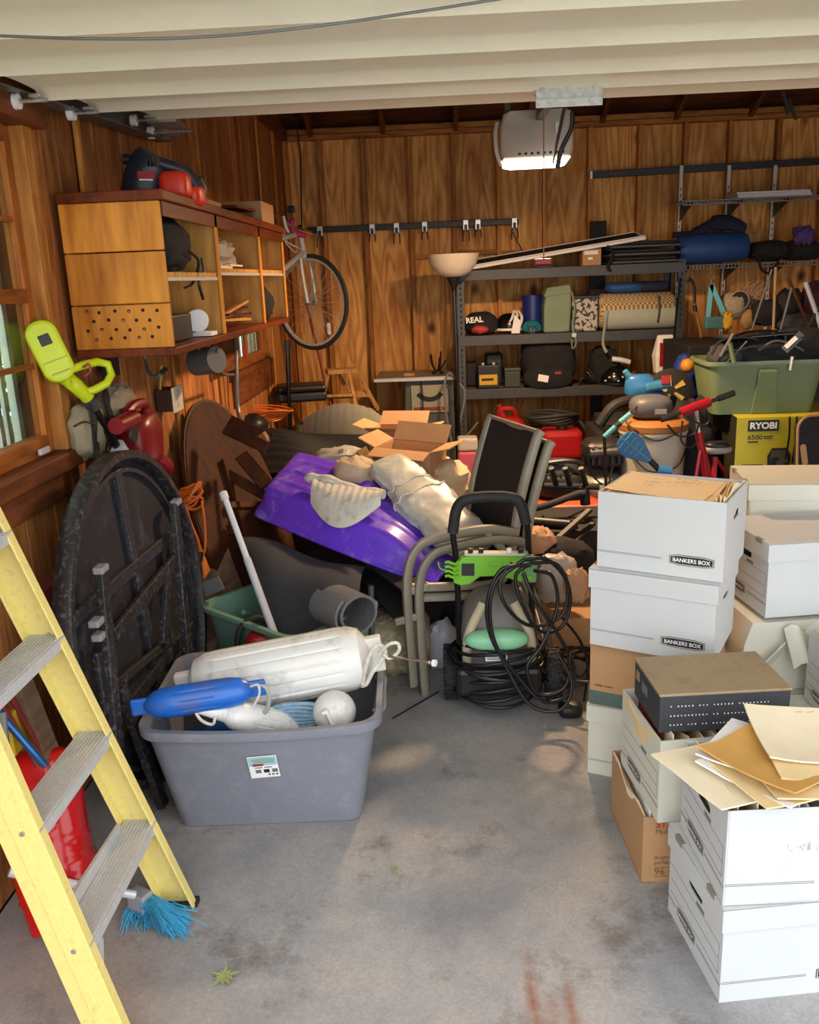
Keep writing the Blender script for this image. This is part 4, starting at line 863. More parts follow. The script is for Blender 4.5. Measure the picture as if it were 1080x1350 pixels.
fC = fender(A(294, 940, Y=2.46), A(398, 962, Y=2.60), .05, FWH, 'small white ribbed boat fender in front, pointing left', 12, tabs=(0, 1))
p, q = A(262, 934, Y=2.45), A(300, 941, Y=2.475); B().cyl(p, q, .016, .03, n=14).obj('fender_neck', FWH, fC)
B().tube(spline([A(262, 930, Y=2.44), A(258, 938, Y=2.44), A(266, 950, Y=2.43), A(280, 955, Y=2.43), A(284, 945, Y=2.44)], 6), .005, 7).obj('tie_rope', ROPE, fC)
fD = thing('round_boat_fender', 'round white fender end with a moulded slot at the right of the tote', 'fender', A(440, 940, Y=2.55)); c = A(441, 938, Y=2.555)
B().blob(c, (.070, .075, .066), 28, 18).obj('fender_body', FWH, fD, smooth=60); M = frame(c+V((-.012, -.066, .014)), (.35, 0, -1), (0, -.2, -1).__class__((1, 0, .3)))
B(M).box((-.030, -.012, -.012), (.030, .012, .014)).obj('moulded_eye', FWH, fD, smooth=0, bevel=.006); B(M).box((-.02, -.004, .0135), (.02, .004, .016)).obj('eye_slot', mat('eye_slot_grey', 'a7a49c', .7, 0, .1), fD, smooth=0)  # slot drawn as a thin plate, greyer than the fender body
for k, (dx, dy) in enumerate(((-.12, .05), (.08, -.02))): fender((-.62+dx-.15, 2.72+dy, .13), (-.62+dx+.2, 2.66+dy, .15), .09, (FBL, FWH)[k], ('dark blue fender at the bottom of the grey tote', 'white fender at the bottom of the grey tote')[k], 10)
BROPE = mat('blue_rope', '86a6bd', .85, 0, .2, 60, bump=.4, bscale=140)
b = B(); pts = []
for k in range(40): a = k*.7; pts.append(A(375+38*math.cos(a)+k*.6, 948+9*math.sin(a), Y=2.56)+V((0, 0, .0015*k-.02)))
b.tube(spline(pts, 4), .007, 7); one(b, 'blue_rope_coil', BROPE, 'coil of pale blue rope between the white fenders', 'rope')
# ================================================================ pile in the middle
SAGE = mat('sage_tub', '6f9483', .42, 0, .05, 5)
M = TR(-.655, 3.34, .002) @ RZ(-40); t = thing('green_plastic_tub', 'open sage green plastic tub behind the grey tote', 'tub', (-.655, 3.34, 0), None, -40)
tub(B(M), .46, .34, .60, .46, .43, .06, .016, .005, .02).obj('tub', SAGE, t, smooth=40)
B(M).tube(spline([(-.18, -.1, .38), (-.2, -.02, .33), (-.14, .02, .30)], 5), .012, 7).obj('moulded_handle', SAGE, t)
one(B().tube(spline([A(312, 865, Y=3.12), A(316, 830, Y=3.14), A(335, 815, Y=3.18), A(352, 820, Y=3.2), A(360, 845, Y=3.2)], 8), .012, 8), 'black_hose', RUB, 'short black hose looped inside the sage green tub', 'hose')
one(B().blob(A(343, 846, Y=3.12), (.055, .05, .045), 14, 8, 2.6, .15, 2, 3), 'red_garden_glove', REDP, 'small crumpled red glove inside the sage green tub', 'glove', smooth=60)
wp = thing('white_pole', 'white telescopic pole standing in the sage green tub', 'pole', A(362, 836, Y=3.12)); a, c = A(296, 655, Y=3.42), A(364, 842, Y=3.10); mdl = a.lerp(c, .45)
PVC = mat('white_pvc', 'd9dbe0', .4, 0, .03); B().cyl(a, mdl, .0125, n=12).obj('upper_tube', PVC, wp); B().cyl(mdl, c+(c-a)*.25, .0155, n=12).obj('lower_tube', WPOLE, wp); d = (a-c).normalized(); B().cyl(a-d*.01, a+d*.02, .017, n=12).obj('end_collar', PVC, wp)
# rolled grey mat
MATG = mat('grey_felt_mat', '36383d', .9, 0, .1, 30, bump=.2, bscale=160)
TL, TRp, BL, BR = A(318, 708, Y=3.78), A(482, 752, Y=3.6), A(352, 842, Y=3.20), A(468, 828, Y=3.12)
def matfn(u, v):
    p = TL.lerp(TRp, u).lerp(BL.lerp(BR, u), v); bul = math.sin(PI*min(1, v*1.05))**.8*(.05+.07*math.sin(PI*u)**.8)
    return p+V((0, -.3, .85))*bul+V((0, 0, .02*math.sin(u*7+v*3)))
t = thing('rolled_grey_mat', 'charcoal grey felt mat slumped in a loose roll behind the tote', 'mat', (TL+BR)/2-V((0, 0, .12)))
B().sheet(matfn, 18, 16, .012).obj('mat_sheet', MATG, t, smooth=70)
ra, rb = A(440, 795, Y=3.16), A(472, 810, Y=3.0); Mr = zframe(ra, rb, (0, 0, 1)); L = (rb-ra).length
def rollfn(u, v): a = v*2*PI*1.25+.6; r = .105*(1-.28*v); return Mr @ V((r*.78*math.cos(a), r*math.sin(a), L*u+.02*math.sin(a)*u))
B().sheet(rollfn, 6, 34, .010).obj('rolled_end', mat('grey_felt_inside', '6a6c70', .9, 0, .15, 60, bump=.3, bscale=200), t, smooth=70)
one(B().tube([A(489, 772, Y=3.45), A(491, 850, Y=3.45), (A(492, 880, Y=3.45))], .013, 8).cyl(A(492, 880, Y=3.45), A(492, 900, Z=.01), .013, n=8), 'grey_chair_leg', STEEL, 'short upright grey tube at the right end of the grey mat', 'tube')  # other front leg of the patio chairs, built as a separate tube
# purple sled, upside down
PUR = mat('purple_plastic', '6c3fdc', .33, 0, .06, 4, dirt='b7aee0', dirtamt=.5, dscale=9)
c00, c01, c10, c11 = A(337, 676, Y=3.95), A(390, 612, Y=4.45), A(572, 770, Y=3.40), A(640, 716, Y=3.95)
def sled(u, v):
    p = c00.lerp(c10, u).lerp(c01.lerp(c11, u), v)
    nrm = ((c10-c00).cross(c01-c00)).normalized()
    ss = lambda x: max(0, min(1, x))**2*(3-2*max(0, min(1, x)))
    h = .115*ss(min(v, 1-v)/.14)*ss(u/.05)*(1-.75*ss((u-.72)/.28))
    h += .012*sum(math.exp(-((v-q)/.022)**2) for q in (.3, .5, .7))*ss((u-.06)/.05)*ss((.95-u)/.1)
    h += .03*math.sin(PI*u)-.012*(1-ss(min(v, 1-v)/.03))
    bow = .05*math.sin(PI*u)
    return p+nrm*h+(c00-c01).normalized()*bow*(1-2*v)
t = thing('purple_sled', 'purple plastic snow sled lying upside down on the pile', 'sled', c10-V((0, 0, .05)))
B().sheet(sled, 46, 44, .005).obj('sled_shell', PUR, t, smooth=60)
b = B(); edge = [sled(k/40, 0) for k in range(41)]+[sled(1, k/12) for k in range(1, 13)]+[sled(1-k/40, 1) for k in range(1, 41)]+[sled(0, 1-k/12) for k in range(1, 12)]
b.tube(edge, .010, 6, closed=True); b.obj('rolled_rim', PUR, t, smooth=60)
# dark heap that carries the sled
b = B().blob((-.42, 4.0, .22), (.42, .38, .22), 24, 12, 2.6, .12, 2.5, 2); one(b, 'black_tarp_heap', BLKFAB, 'heap of black tarpaulin under the purple sled', 'tarpaulin', smooth=60)
b = B().blob((.06, 4.05, .25), (.17, .25, .25), 20, 12, 2.8, .1, 2.5, 9); one(b, 'dark_duffel', BLKFAB, 'dark bag under the paper bag behind the patio chairs', 'bag', smooth=60)
# gathered cream cloth
CLOTH = mat('cream_cotton', 'd9d6c8', .9, 0, .05, 8, bump=.2, bscale=90, dirt='6e6a62', dirtamt=.5, dscale=20)
ca, cb_ = A(404, 630, Y=3.92), A(506, 652, Y=3.72)
t = thing('gathered_cloth', 'cream cotton cloth gathered on a cord, lying on the purple sled', 'cloth', (ca+cb_)/2-V((0, 0, .06)))
pts = spline([ca, ca.lerp(cb_, .3)+V((0, 0, .01)), ca.lerp(cb_, .65)+V((0, 0, -.008)), cb_], 14); rs = [.024+.003*math.sin(k*.55) if k > 2 else .016+.004*k for k in range(len(pts))]
B().tube(pts, rs, 12).obj('gathered_edge', CLOTH, t, smooth=60)
e0, e1 = A(410, 664, Y=3.78), A(502, 666, Y=3.62); em = A(448, 696, Y=3.60)
def skirt(u, v):
    top = ca.lerp(cb_, .12+.86*u); bot = e0*(1-u)**2+em*2*u*(1-u)*1.0+e1*u**2; bot = e0.lerp(e1, u)+(em-(e0+e1)/2)*math.sin(PI*u)
    p = top.lerp(bot, v); return p+V((0, -.55, .8))*(.04*math.sin(PI*min(v*.9+.1, 1))+.0022*math.sin(u*62+2*v)*max(0, 1-1.3*v))
B().sheet(skirt, 90, 12, .006).obj('cloth_skirt', CLOTH, t, smooth=70)
# paper / plastic bag bundle
BAGP = mat('white_plastic_bag', 'b3b4ab', .35, 0, .08, 9, dirt='dcdcd6', dirtamt=.7, dscale=12)
p, q = A(512, 612, Y=4.05), A(612, 712, Y=3.62); Mg = zframe(p, q, (1, .3, 0)); L = (q-p).length; rings = []
for j in range(61):
    s = j/60; wv = .055+.055*math.sin(PI*min(1, .1+s*.75))+.008*math.sin(s*17); rings.append([(wv*1.25*(1+.12*nz((math.cos(a)*2, math.sin(a)*2, s*9), 1, 5)+.05*nz((math.cos(a)*6, math.sin(a)*6, s*20), 1, 2))*math.copysign(abs(math.cos(a))**.7, math.cos(a)), .45*wv*(1+.14*nz((math.cos(a)*2, math.sin(a)*2, s*9), 1, 6)+.06*nz((math.cos(a)*6, math.sin(a)*6, s*20), 1, 3))*math.copysign(abs(math.sin(a))**.8, math.sin(a)), -.02+(L+.1)*s) for a in [2*PI*k/48 for k in range(48)]])
t = thing('plastic_bag_bundle', 'crumpled long white plastic bag lying beside the cream cloth', 'bag', q-V((0, 0, .1)))
B(Mg).loft(rings).obj('bag_body', BAGP, t, smooth=28)
for s, w_ in ((.30, .2), (.43, .2)):
    b = B(Mg); k = int(s*60); R = rings[k]; b.tube([V(x)*1.0+V((x[0]*.03, x[1]*.03, .01*math.sin(i))) for i, x in enumerate(R)], .0035, 5, closed=True); b.obj('tie_string', ROPE, t)
b = B(Mg); b.tube([V(rings[j][(34+j//15) % 48])*1.02 for j in range(12, 40)], .004, 5); b.obj('tie_string', ROPE, t)
d = (q-p).normalized(); text('www', frame(A(586, 697, Y=3.60)+V((0, -.012, .0)), (1, -.15, -.1), (.1, .5, 1)), .045, INKG, t, 'faint_lettering')
# open cardboard boxes
def openbox(label, M, w_, d, h, flaps, m=CARD, name='cardboard_box', inside=None):
    t = thing(name, label, 'cardboard box', M.translation); th = .005
    b = B(M).box((0, 0, 0), (w_, d, th)).box((0, 0, th), (w_, th, h)).box((0, d-th, th), (w_, d, h)).box((0, th, th), (th, d-th, h)).box((w_-th, th, th), (w_, d-th, h)); b.obj('box_body', m, t, smooth=0, bevel=.002, seg=1)
    for side, a, ln in flaps:
        Mf = {'f': TR(0, 0, h) @ RX(-a), 'b': TR(0, d, h) @ RX(a), 'l': TR(0, 0, h) @ RY(a), 'r': TR(w_, 0, h) @ RY(-a)}[side]
        if side == 'f': b = B(M).box((0, -ln, 0), (w_, 0, th), Mf)
        elif side == 'b': b = B(M).box((0, 0, 0), (w_, ln, th), Mf)
        elif side == 'l': b = B(M).box((-ln, 0, 0), (0, d, th), Mf)
        else: b = B(M).box((0, 0, 0), (ln, d, th), Mf)
        b.obj('flap', m, t, smooth=0)
    return t
openbox('open brown cardboard box with raised flaps on top of the pile', TR(A(494, 622, Y=4.22)) @ RZ(-20) @ RY(3), .29, .24, .12, (('f', -15, .09), ('b', 50, .11), ('l', 25, .10), ('r', 15, .10)))
openbox('second brown cardboard box behind the open box on the pile', TR(A(488, 598, Y=4.62)) @ RZ(-12), .27, .22, .12, (('f', 20, .09), ('b', 40, .1), ('r', 10, .10), ('l', 20, .1)))
one(B().bar(A(477, 592, Y=4.2), A(497, 628, Y=4.05), .05, .012, (0, -1, .4)), 'wood_strip', PINE, 'short pale wooden strip between the cloth and the cardboard boxes', 'wood strip', smooth=0, bevel=.002)
GBAG = mat('grey_white_bag', 'aaa79c', .5, 0, .08, 10, bump=.3, bscale=20); CRM = mat('cream_canvas', 'c9b394', .9, 0, .08, 9, bump=.3, bscale=40)
one(B().blob(A(452, 612, Y=4.35), (.15, .10, .09), 26, 14, 2.3, .18, 3.5, 4), 'grey_plastic_sack', GBAG, 'grey white plastic sack at the back edge of the purple sled', 'sack', smooth=50)
one(B().blob(A(470, 622, Y=4.12), (.11, .10, .07), 26, 14, 2.3, .2, 3.5, 7), 'cream_canvas_sack', CRM, 'small cream canvas sack behind the gathered cloth', 'sack', smooth=50)
one(B().blob(A(580, 640, Y=4.3), (.16, .16, .13), 30, 18, 2.3, .22, 3.2, 11), 'cream_drop_cloth', CRM, 'crumpled cream drop cloth behind the plastic bag', 'drop cloth', smooth=50)
# things behind: black ribbed mat, grey foam sheets, orange cord, case, stand
RIB = mat('black_ribbed_mat', '111214', .6, 0, .15, 20)
q0, q1, q2, q3 = A(325, 572, Y=5.5), A(500, 575, Y=5.3), A(345, 625, Y=4.8), A(505, 625, Y=4.7)
def ribm(u, v):
    p = q0.lerp(q1, u).lerp(q2.lerp(q3, u), v); return p+V((0, 0, .12*math.sin(PI*v)*(.55+.45*math.sin(u*5.5+.6))+.006*math.sin(v*70)))
one(B().sheet(ribm, 24, 60, .012), 'black_ribbed_mat', RIB, 'black ribbed rubber mat heaped behind the purple sled', 'mat', smooth=70)
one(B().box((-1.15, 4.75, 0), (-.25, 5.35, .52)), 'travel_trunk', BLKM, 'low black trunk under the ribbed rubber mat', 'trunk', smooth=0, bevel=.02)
FOAM = mat('grey_foam_sheet', '74736a', .7, 0, .06, 20); ft = thing('foam_sheet_bundle', 'bundle of grey corrugated sheets bowed over behind the black mat', 'sheet bundle', A(445, 590, Y=5.8))
for k in range(7):
    def fs_(u, v, k=k):
        a = A(402, 552, Y=6.0).lerp(A(492, 540, Y=5.7), u); return a+V((.02*k, -.035*k*.6, -.012*k))+V((0, -.24*v, -.20*v*v+.07*math.sin(PI*u)+.004*math.sin(u*60)))
    B().sheet(fs_, 24, 8, .006).obj('foam_sheet', FOAM, ft, smooth=70)
ORG = mat('orange_cord', 'd2691e', .5, 0, .06, 20); oc = thing('orange_cord_coil', 'coil of orange extension cord on the floor pile by the left wall', 'cord', A(352, 570, Y=5.9)); b = B(); cc = A(352, 556, Y=5.9)
for k in range(6): b.tube([cc+V(((.13+.012*k)*math.cos(a)+.01*math.sin(3*a+k), (.10+.01*k)*math.sin(a), .03+.014*math.sin(a*2+.6+.7*k)+.010*k)) for a in [2*PI*i/30 for i in range(30)]], .006, 6, closed=True)
b.obj('cord_loops', ORG, oc); B().blob(A(332, 560, Y=5.7), (.10, .09, .07), 14, 8, 2.5, .3, 3, 3).obj('cord_reel', BLK, oc, smooth=50)
t = thing('black_tool_case', 'black plastic case lying behind the orange cord', 'case', A(400, 535, Y=6.5)); Mk = TR(A(400, 520, Y=6.6)-V((0, 0, .04))) @ RZ(12); B(Mk).box((-.2, -.15, -.0), (.17, .15, .07)).obj('case_base', BLK, t, smooth=0, bevel=.02); B(Mk).box((-.2, -.15, .072), (.17, .15, .12)).obj('case_lid', BLK, t, smooth=0, bevel=.025)
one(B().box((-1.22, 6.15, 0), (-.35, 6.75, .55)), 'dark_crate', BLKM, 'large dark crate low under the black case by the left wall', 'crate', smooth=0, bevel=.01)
sp = thing('light_stand', 'slim black upright stand below the hanging bicycle wheel', 'stand', A(382, 585, Y=6.4)); B().cyl(A(379, 452, Y=6.4), A(383, 580, Y=6.4), .016, n=10).obj('stand_tube', BLKG, sp); B().cyl(A(379, 448, Y=6.4), A(379, 462, Y=6.4), .024, n=10).obj('stand_collar', BLK, sp); B().boxc(A(385, 575, Y=6.35), (.16, .1, .05)).obj('stand_foot', BLK, sp, smooth=0, bevel=.01)
one(B().cyl(A(404, 400, Y=7.5), A(404, 400, Y=7.5).lerp(A(428, 500, Y=7.3), 2.05), .011, n=8), 'red_pole', RSTK, 'thin red pole leaning behind the bicycle wheel', 'pole')
# wooden folding step stool
ss_ = thing('wooden_step_stool', 'small folding wooden step stool on the pile by the back wall', 'step stool', A(455, 545, Y=6.9)); c = A(452, 490, Y=6.95)
B(TR(c) @ RZ(15)).box((-.13, -.08, -.01), (.10, .08, .025)).obj('top_step', PINE, ss_, smooth=0, bevel=.003)
for (dx, dy, ex, ey) in ((-.10, -.07, -.19, -.16), (.06, -.07, .12, -.16), (-.06, .07, .10, .22), (.10, .07, .25, .22)): B().bar(c+V((dx, dy, 0)), c+V((ex, ey, -.34)), .045, .02, (1, 0, 0)).obj('leg', PINE, ss_, smooth=0)
B().bar(c+V((-.14, -.12, -.18)), c+V((.09, -.12, -.18)), .09, .02, (0, .3, 1)).obj('middle_step', PINE, ss_, smooth=0); B().bar(c+V((.05, .15, -.2)), c+V((.2, .15, -.2)), .05, .02, (0, 1, 0)).obj('rear_rail', PINE, ss_, smooth=0)
one(B().boxc(A(452, 560, Y=7.0)-V((0, 0, .16)), (.8, .45, .34)), 'grey_carton', mat('grey_carton', '6a645a', .8, 0, .1), 'grey carton on the pile under the wooden step stool', 'carton', smooth=0, bevel=.005)
# straw sack, clear bag, floor odds
STRAW = mat('straw', 'b5a88a', .95, 0, .35, 40, bump=.8, bscale=70)
one(B().blob((-.27, 3.62, .14), (.19, .15, .145), 26, 14, 2.6, .14, 4, 5), 'straw_sack', STRAW, 'sack of pale straw on the floor under the patio chairs', 'sack', smooth=50)
one(B().blob((-.03, 3.62, .11), (.075, .06, .11), 18, 10, 2.4, .25, 4, 8), 'clear_plastic_bag', film('clear_film', 'd5d9e2', .6), 'small clear plastic bag on the floor beside the straw sack', 'bag', smooth=50)
one(B().cyl(A(518, 947, Z=.004), A(578, 912, Z=.006), .0035, n=6), 'thin_black_rod', BLK, 'thin black rod lying on the concrete by the washer wheel', 'rod')
LEAF2 = mat('fallen_leaf', '8f9a62', .8, 0, .15, 30)
for (px, py, s, l, rz) in ((296, 1290, .04, 'dry green maple leaf on the bare concrete at the front', 20), (520, 1146, .016, 'tiny pale green leaf on the concrete in the middle of the floor', 70)):
    c = A(px, py, Z=.003); P = []
    for k in range(20): a = 2*PI*k/20; r = s*(1 if k % 4 == 0 else .42 if k % 2 else .62); P.append((r*math.cos(a), r*math.sin(a)))
    vs = [(x, y, .004+.35*s*(x*x+y*y)/s/s*(1 if k % 2 else .3)) for k, (x, y) in enumerate(P)]; n = len(vs)
    b = B(TR(c) @ RZ(rz)).add([(0, 0, .002)]+vs+[(0, 0, .004)]+[(x, y, z+.002) for x, y, z in vs], [(0, 1+(k+1) % n, 1+k) for k in range(n)]+[(n+1, n+2+k, n+2+(k+1) % n) for k in range(n)]+[(1+k, 1+(k+1) % n, n+2+(k+1) % n, n+2+k) for k in range(n)])
    one(b, 'fallen_leaf', LEAF2, l, 'leaf', smooth=0)
BX_ = [(0,3,2,1),(4,5,6,7),(0,1,5,4),(1,2,6,5),(2,3,7,6),(3,0,4,7)]
def para_(o, d, h, thk): n = d.cross(h).normalized()*thk; return [o, o+d, o+d+h, o+h, o+n, o+d+n, o+d+h+n, o+h+n]
# ================================================================ stacked patio chairs
TAUPE = mat('taupe_frame', '8f8878', .45, .1, .06, 12); SLING = mat('black_sling', '1b1b1c', .7, 0, .15, 40, bump=.2, bscale=220)
def chair(label, off):
    w_ = V((.36, -.933, 0)); bk_ = V((.933, .36, 0)); o = V((-.245, 3.585, 0))+bk_*off[0]+V((0, 0, off[1]))
    M = Matrix((w_, bk_, V((0, 0, 1)))).transposed().to_4x4(); M.translation = o
    t = thing('patio_chair', label, 'chair', o, 'stacked patio chairs')
    for s in (-1, 1):
        x = s*.255; b = B(M); pts = spline([(x, .0, .0), (x, -.01, .3), (x, -.005, .50), (x, .05, .605), (x, .16, .63), (x, .34, .635), (x*.98, .48, .60)], 6); b.tube(pts, .019, 8, flat=1.5); b.obj('arm_and_front_leg', TAUPE, t, smooth=60)
        b = B(M); b.tube(spline([(x*.94, -.01, .43), (x*.94, .2, .405), (x*.94, .38, .39), (x*.94, .45, .46), (x*.94, .51, .75), (x*.94, .58, .98), (x*.94, .605, 1.02)], 6), .014, 8, flat=1.5); b.obj('side_rail', TAUPE, t, smooth=60)
        B(M).tube(spline([(x, .34, .63), (x, .5, .4), (x, .62, .0)], 6), .014, 8).obj('rear_leg', TAUPE, t, smooth=60)
    B(M).cyl((-.24, .0, .43), (.24, .0, .43), .012, n=8).obj('front_rail', TAUPE, t); B(M).cyl((-.24, .60, 1.015), (.24, .60, 1.015), .010, n=8).obj('top_rail', TAUPE, t)
    prof = spline([(0, -.015, .43), (0, .2, .40), (0, .38, .385), (0, .45, .46), (0, .51, .75), (0, .58, .98), (0, .60, 1.015)], 5)
    def fn(u, v):
        k = v*(len(prof)-1); i = min(int(k), len(prof)-2); p = prof[i].lerp(prof[i+1], k-i); return (-.235+.47*u, p.y+.012*math.sin(PI*u), p.z-.012*math.sin(PI*u))
    B(M).sheet(fn, 10, 30, .004).obj('sling', SLING, t, smooth=60)
    return t
chair('lower taupe framed patio chair of the stack, slightly behind', (.045, 0)); chair('upper black sling patio chair of the stack with its back facing us', (-.005, .05))

for k, (p, q, y0, y1) in enumerate((((470, 735), (532, 782), 3.66, 3.34), ((478, 770), (522, 820), 3.64, 3.32))):
    a, c = A(*p, Y=y0), A(*q, Y=y1); t = thing('folded_footrest', ('upper black footrest with a grey end rail under the purple sled', 'lower black footrest with a grey end rail under the purple sled')[k], 'footrest', c, 'black footrests under the sled'); sd = V((.9, .3, .12)).normalized()
    d = c-a; B().add(para_(a, d, sd*.11, .012), BX_).obj('panel_board', BLKM, t, smooth=0); B().bar(c-sd*.005, c+sd*.11, .02, .03).obj('end_rail', TAUPE, t, smooth=0, bevel=.004)
# ================================================================ pressure washer
LIME = mat('lime_plastic', '74b82c', .4, 0, .05, 6); MINT = mat('mint_cover', '8ed3a6', .35, 0, .05, 6); GRC = mat('grey_cover', '6f6c68', .45, 0, .05)
pw = thing('pressure_washer', 'upright electric pressure washer with green plate and black hose', 'pressure washer', (.18, 3.30, 0))
yh = 3.28
hl = [A(606, 850, Y=yh+.02), A(602, 745, Y=yh), A(597, 700, Y=yh-.01), A(602, 672, Y=yh-.01), A(614, 659, Y=yh-.01), A(640, 655, Y=yh-.01), A(672, 656, Y=yh-.01), A(686, 664, Y=yh-.01), A(694, 684, Y=yh-.01), A(697, 720, Y=yh), A(701, 790, Y=yh+.01), A(704, 850, Y=yh+.02)]
B().tube(spline(hl, 6), .0125, 10).obj('handle_tube', BLKG, pw, smooth=60)
g = hl[2:9]; g[0] = A(597, 702, Y=yh-.01); g[-1] = A(694, 690, Y=yh-.01); B().tube(spline(g, 6), .022, 12).obj('foam_grip', RUB, pw, smooth=60)
c = A(650, 748, Y=yh); s_ = .0; PX = yh/1150*1.01
def px2(x, y): return ((x-650)/1150*3.32, -(y-748)/1150*3.32)
poly = [px2(*q) for q in ((607, 730), (620, 726), (680, 724), (700, 728), (704, 742), (700, 758), (688, 765), (660, 756), (632, 757), (618, 768), (606, 770), (596, 766), (594, 745))]
Mp = frame(c+V((0, -.022, 0)), (1, 0, -.03), (0, 0, 1)); B(Mp).prism(poly, .02, d0=-.02).obj('green_plate', LIME, pw, smooth=0, bevel=.006)
B(Mp).box((-.115, .062, -.02), (.135, .072, .03)).obj('nozzle_rack', mat('pale_rack', 'b9bca8', .5, 0, .05), pw, smooth=0, bevel=.004)
for k, (x, m_) in enumerate(((-.09, BLK), (-.05, BLK), (.06, WHT), (.105, BLK))): B(Mp).cyl((x, .068, .01), (x, .088, .01), .010, n=10).obj('spray_nozzle', m_, pw)
B(Mp).box((-.02, .022, .02), (.035, .034, .028)).obj('plate_rib', LIME, pw, smooth=0, bevel=.003); B(Mp).box((-.125, -.02, .02), (-.075, .03, .023)).obj('plate_opening', BLK, pw, smooth=0)
for k in range(4): B().tube([A(587+x, 742+k*6+2*math.sin(x), Y=yh-.05) for x in (0, 4, 9, 14, 18)], .006, 6).obj('coil_clip', LIME, pw)
B().tube(spline([A(578, 741, Y=yh-.05), A(580, 749, Y=yh-.05), A(588, 752, Y=yh-.05)], 4), .003, 6).obj('clip_tail', LIME, pw)
Mg = frame(A(698, 748, Y=yh-.05), (1, 0, 0), (.05, 0, 1)); B(Mg).prism([(-.024, -.055), (.024, -.055), (.03, .02), (.02, .055), (-.016, .057), (-.026, .03)], .03, d0=0).obj('gun_holster', mat('sage_holster', '6fa06a', .45, 0, .05), pw, smooth=0, bevel=.008); B(Mg).cyl((0, -.03, .028), (0, -.03, .034), .010, n=12).obj('holster_eye', LIME, pw)
# body
cB = V((.195, 3.34, .28)); B().blob(cB, (.155, .15, .20), 28, 16, 2.6).obj('motor_cover', GRC, pw, smooth=60)
for s in (-1, 1): B().tube(spline([cB+V((s*.13, -.10, -.1)), cB+V((s*.12, -.13, .05)), cB+V((s*.06, -.10, .17))], 5), .02, 8).obj('cover_stripe', mat('cream_stripe%d' % s, 'c4b79c', .5, 0, .05), pw, smooth=60)
B().blob(A(655, 843, Y=3.17), (.125, .05, .042), 26, 12, 2.2).obj('mint_panel', MINT, pw, smooth=60)
B().box((.02, 3.16, .08), (.36, 3.44, .20)).obj('chassis', BLK, pw, smooth=0, bevel=.02); Ml = frame(A(640, 862, Y=3.155), (1, 0, 0), (0, 0, 1)); B(Ml).box((0, -.03, 0), (.085, .005, .004)).obj('rating_label', WHT, pw, smooth=0)
b = B(Ml); [b.box((.006, -.006-.006*k, .004), (.06+.015*(k % 2), -.0035-.006*k, .0046)) for k in range(4)]; b.box((.068, -.02, .004), (.08, -.004, .0046)); b.obj('label_print', INK, pw, smooth=0)
TYRE = mat('knobbly_tyre', '26272a', .8, 0, .2, 40, bump=.7, bscale=60)
for (x, y) in ((.0, 3.34), (.415, 3.29)):
    Mw = TR(x, y, .112) @ RY(90); w_ = B(Mw).lathe([(.06, -.024), (.095, -.030), (.108, -.022), (.112, -.008), (.112, .008), (.108, .022), (.095, .030), (.06, .024)], 40, ring=True).obj('wheel', TYRE, pw, smooth=50)
    B(Mw).lathe([(.001, -.018), (.06, -.02), (.062, .02), (.001, .018)], 24).obj('wheel_hub', LIME, w_, smooth=40)
    b = B(Mw)
    for k in range(26): a = 2*PI*k/26; b.box((.107, -.006, -.028), (.115, .006, .028), Matrix.Rotation(a, 4, 'Z') @ Matrix.Rotation(.3*(-1)**k, 4, 'X'))
    b.obj('tread_lugs', TYRE, w_, smooth=0, kind='stuff')
B().cyl((0, 3.34, .112), (.415, 3.29, .112), .010, n=8).obj('axle', STEEL, pw)
HOSE = mat('black_hose_sheen', '17181b', .35, 0, .1)
b = B(); rr = random.Random(9)
for k in range(11):
    z = .075+.02*k+rr.uniform(-.004, .004); R1 = .19+.018*math.sin(k*1.1)-.004*abs(k-5); b.tube([V((.19+rr.uniform(-.004, .004)+R1*math.cos(a), 3.29+.16*math.sin(a), z+.012*math.sin(a+k)+.012*math.cos(2*a+k))) for a in [2*PI*i/40 for i in range(40)]], .0075, 7, closed=True)
b.obj('wound_hose', HOSE, pw, smooth=60)
def loop(pts, r=.0075, y=3.12): return B().tube(spline([A(px, py, Y=y+dy) for px, py, dy in pts], 8), r, 7)
for k, L_ in enumerate(([(700, 745, -.0), (660, 752, -.03), (642, 800, -.04), (652, 850, -.04), (690, 900, -.05), (718, 925, -.06), (750, 915, -.04), (757, 880, -.02), (735, 835, -.02), (705, 790, -.02), (690, 755, 0)],
                        [(700, 742, 0), (735, 745, .02), (752, 785, .03), (742, 825, .02), (712, 832, .0), (690, 800, -.01), (680, 760, 0), (700, 742, 0)],
                        [(690, 738, 0), (722, 738, .02), (748, 770, .03), (740, 812, .02), (700, 825, 0), (668, 800, -.03), (660, 765, -.02), (690, 738, 0)],
                        [(704, 752, 0), (728, 760, .02), (735, 800, .02), (715, 850, -.02), (695, 880, -.04), (710, 915, -.05), (745, 905, -.04), (752, 860, -.02)],
                        [(676, 742, 0), (650, 775, -.03), (648, 830, -.04), (668, 880, -.05), (700, 930, -.08), (740, 935, -.1), (754, 900, -.08), (735, 860, -.05)])):
    loop(L_).obj('hose_loop', HOSE, pw, smooth=60)
fl_ = thing('cable_tangle', 'tangled black cable on the floor between the washer and the file boxes', 'cable', A(755, 900, Z=0)); b = B()
for k in range(6):
    c = A(752+3*k, 880+6*k, Z=.02); b.tube([c+V(((.085+.012*k)*math.cos(a)+.02*math.sin(2*a+k), (.12+.01*k)*math.sin(a), .012*k+.03*(1+math.sin(a*2+k)))) for a in [2*PI*i/32 for i in range(32)]], .006, 6, closed=True)
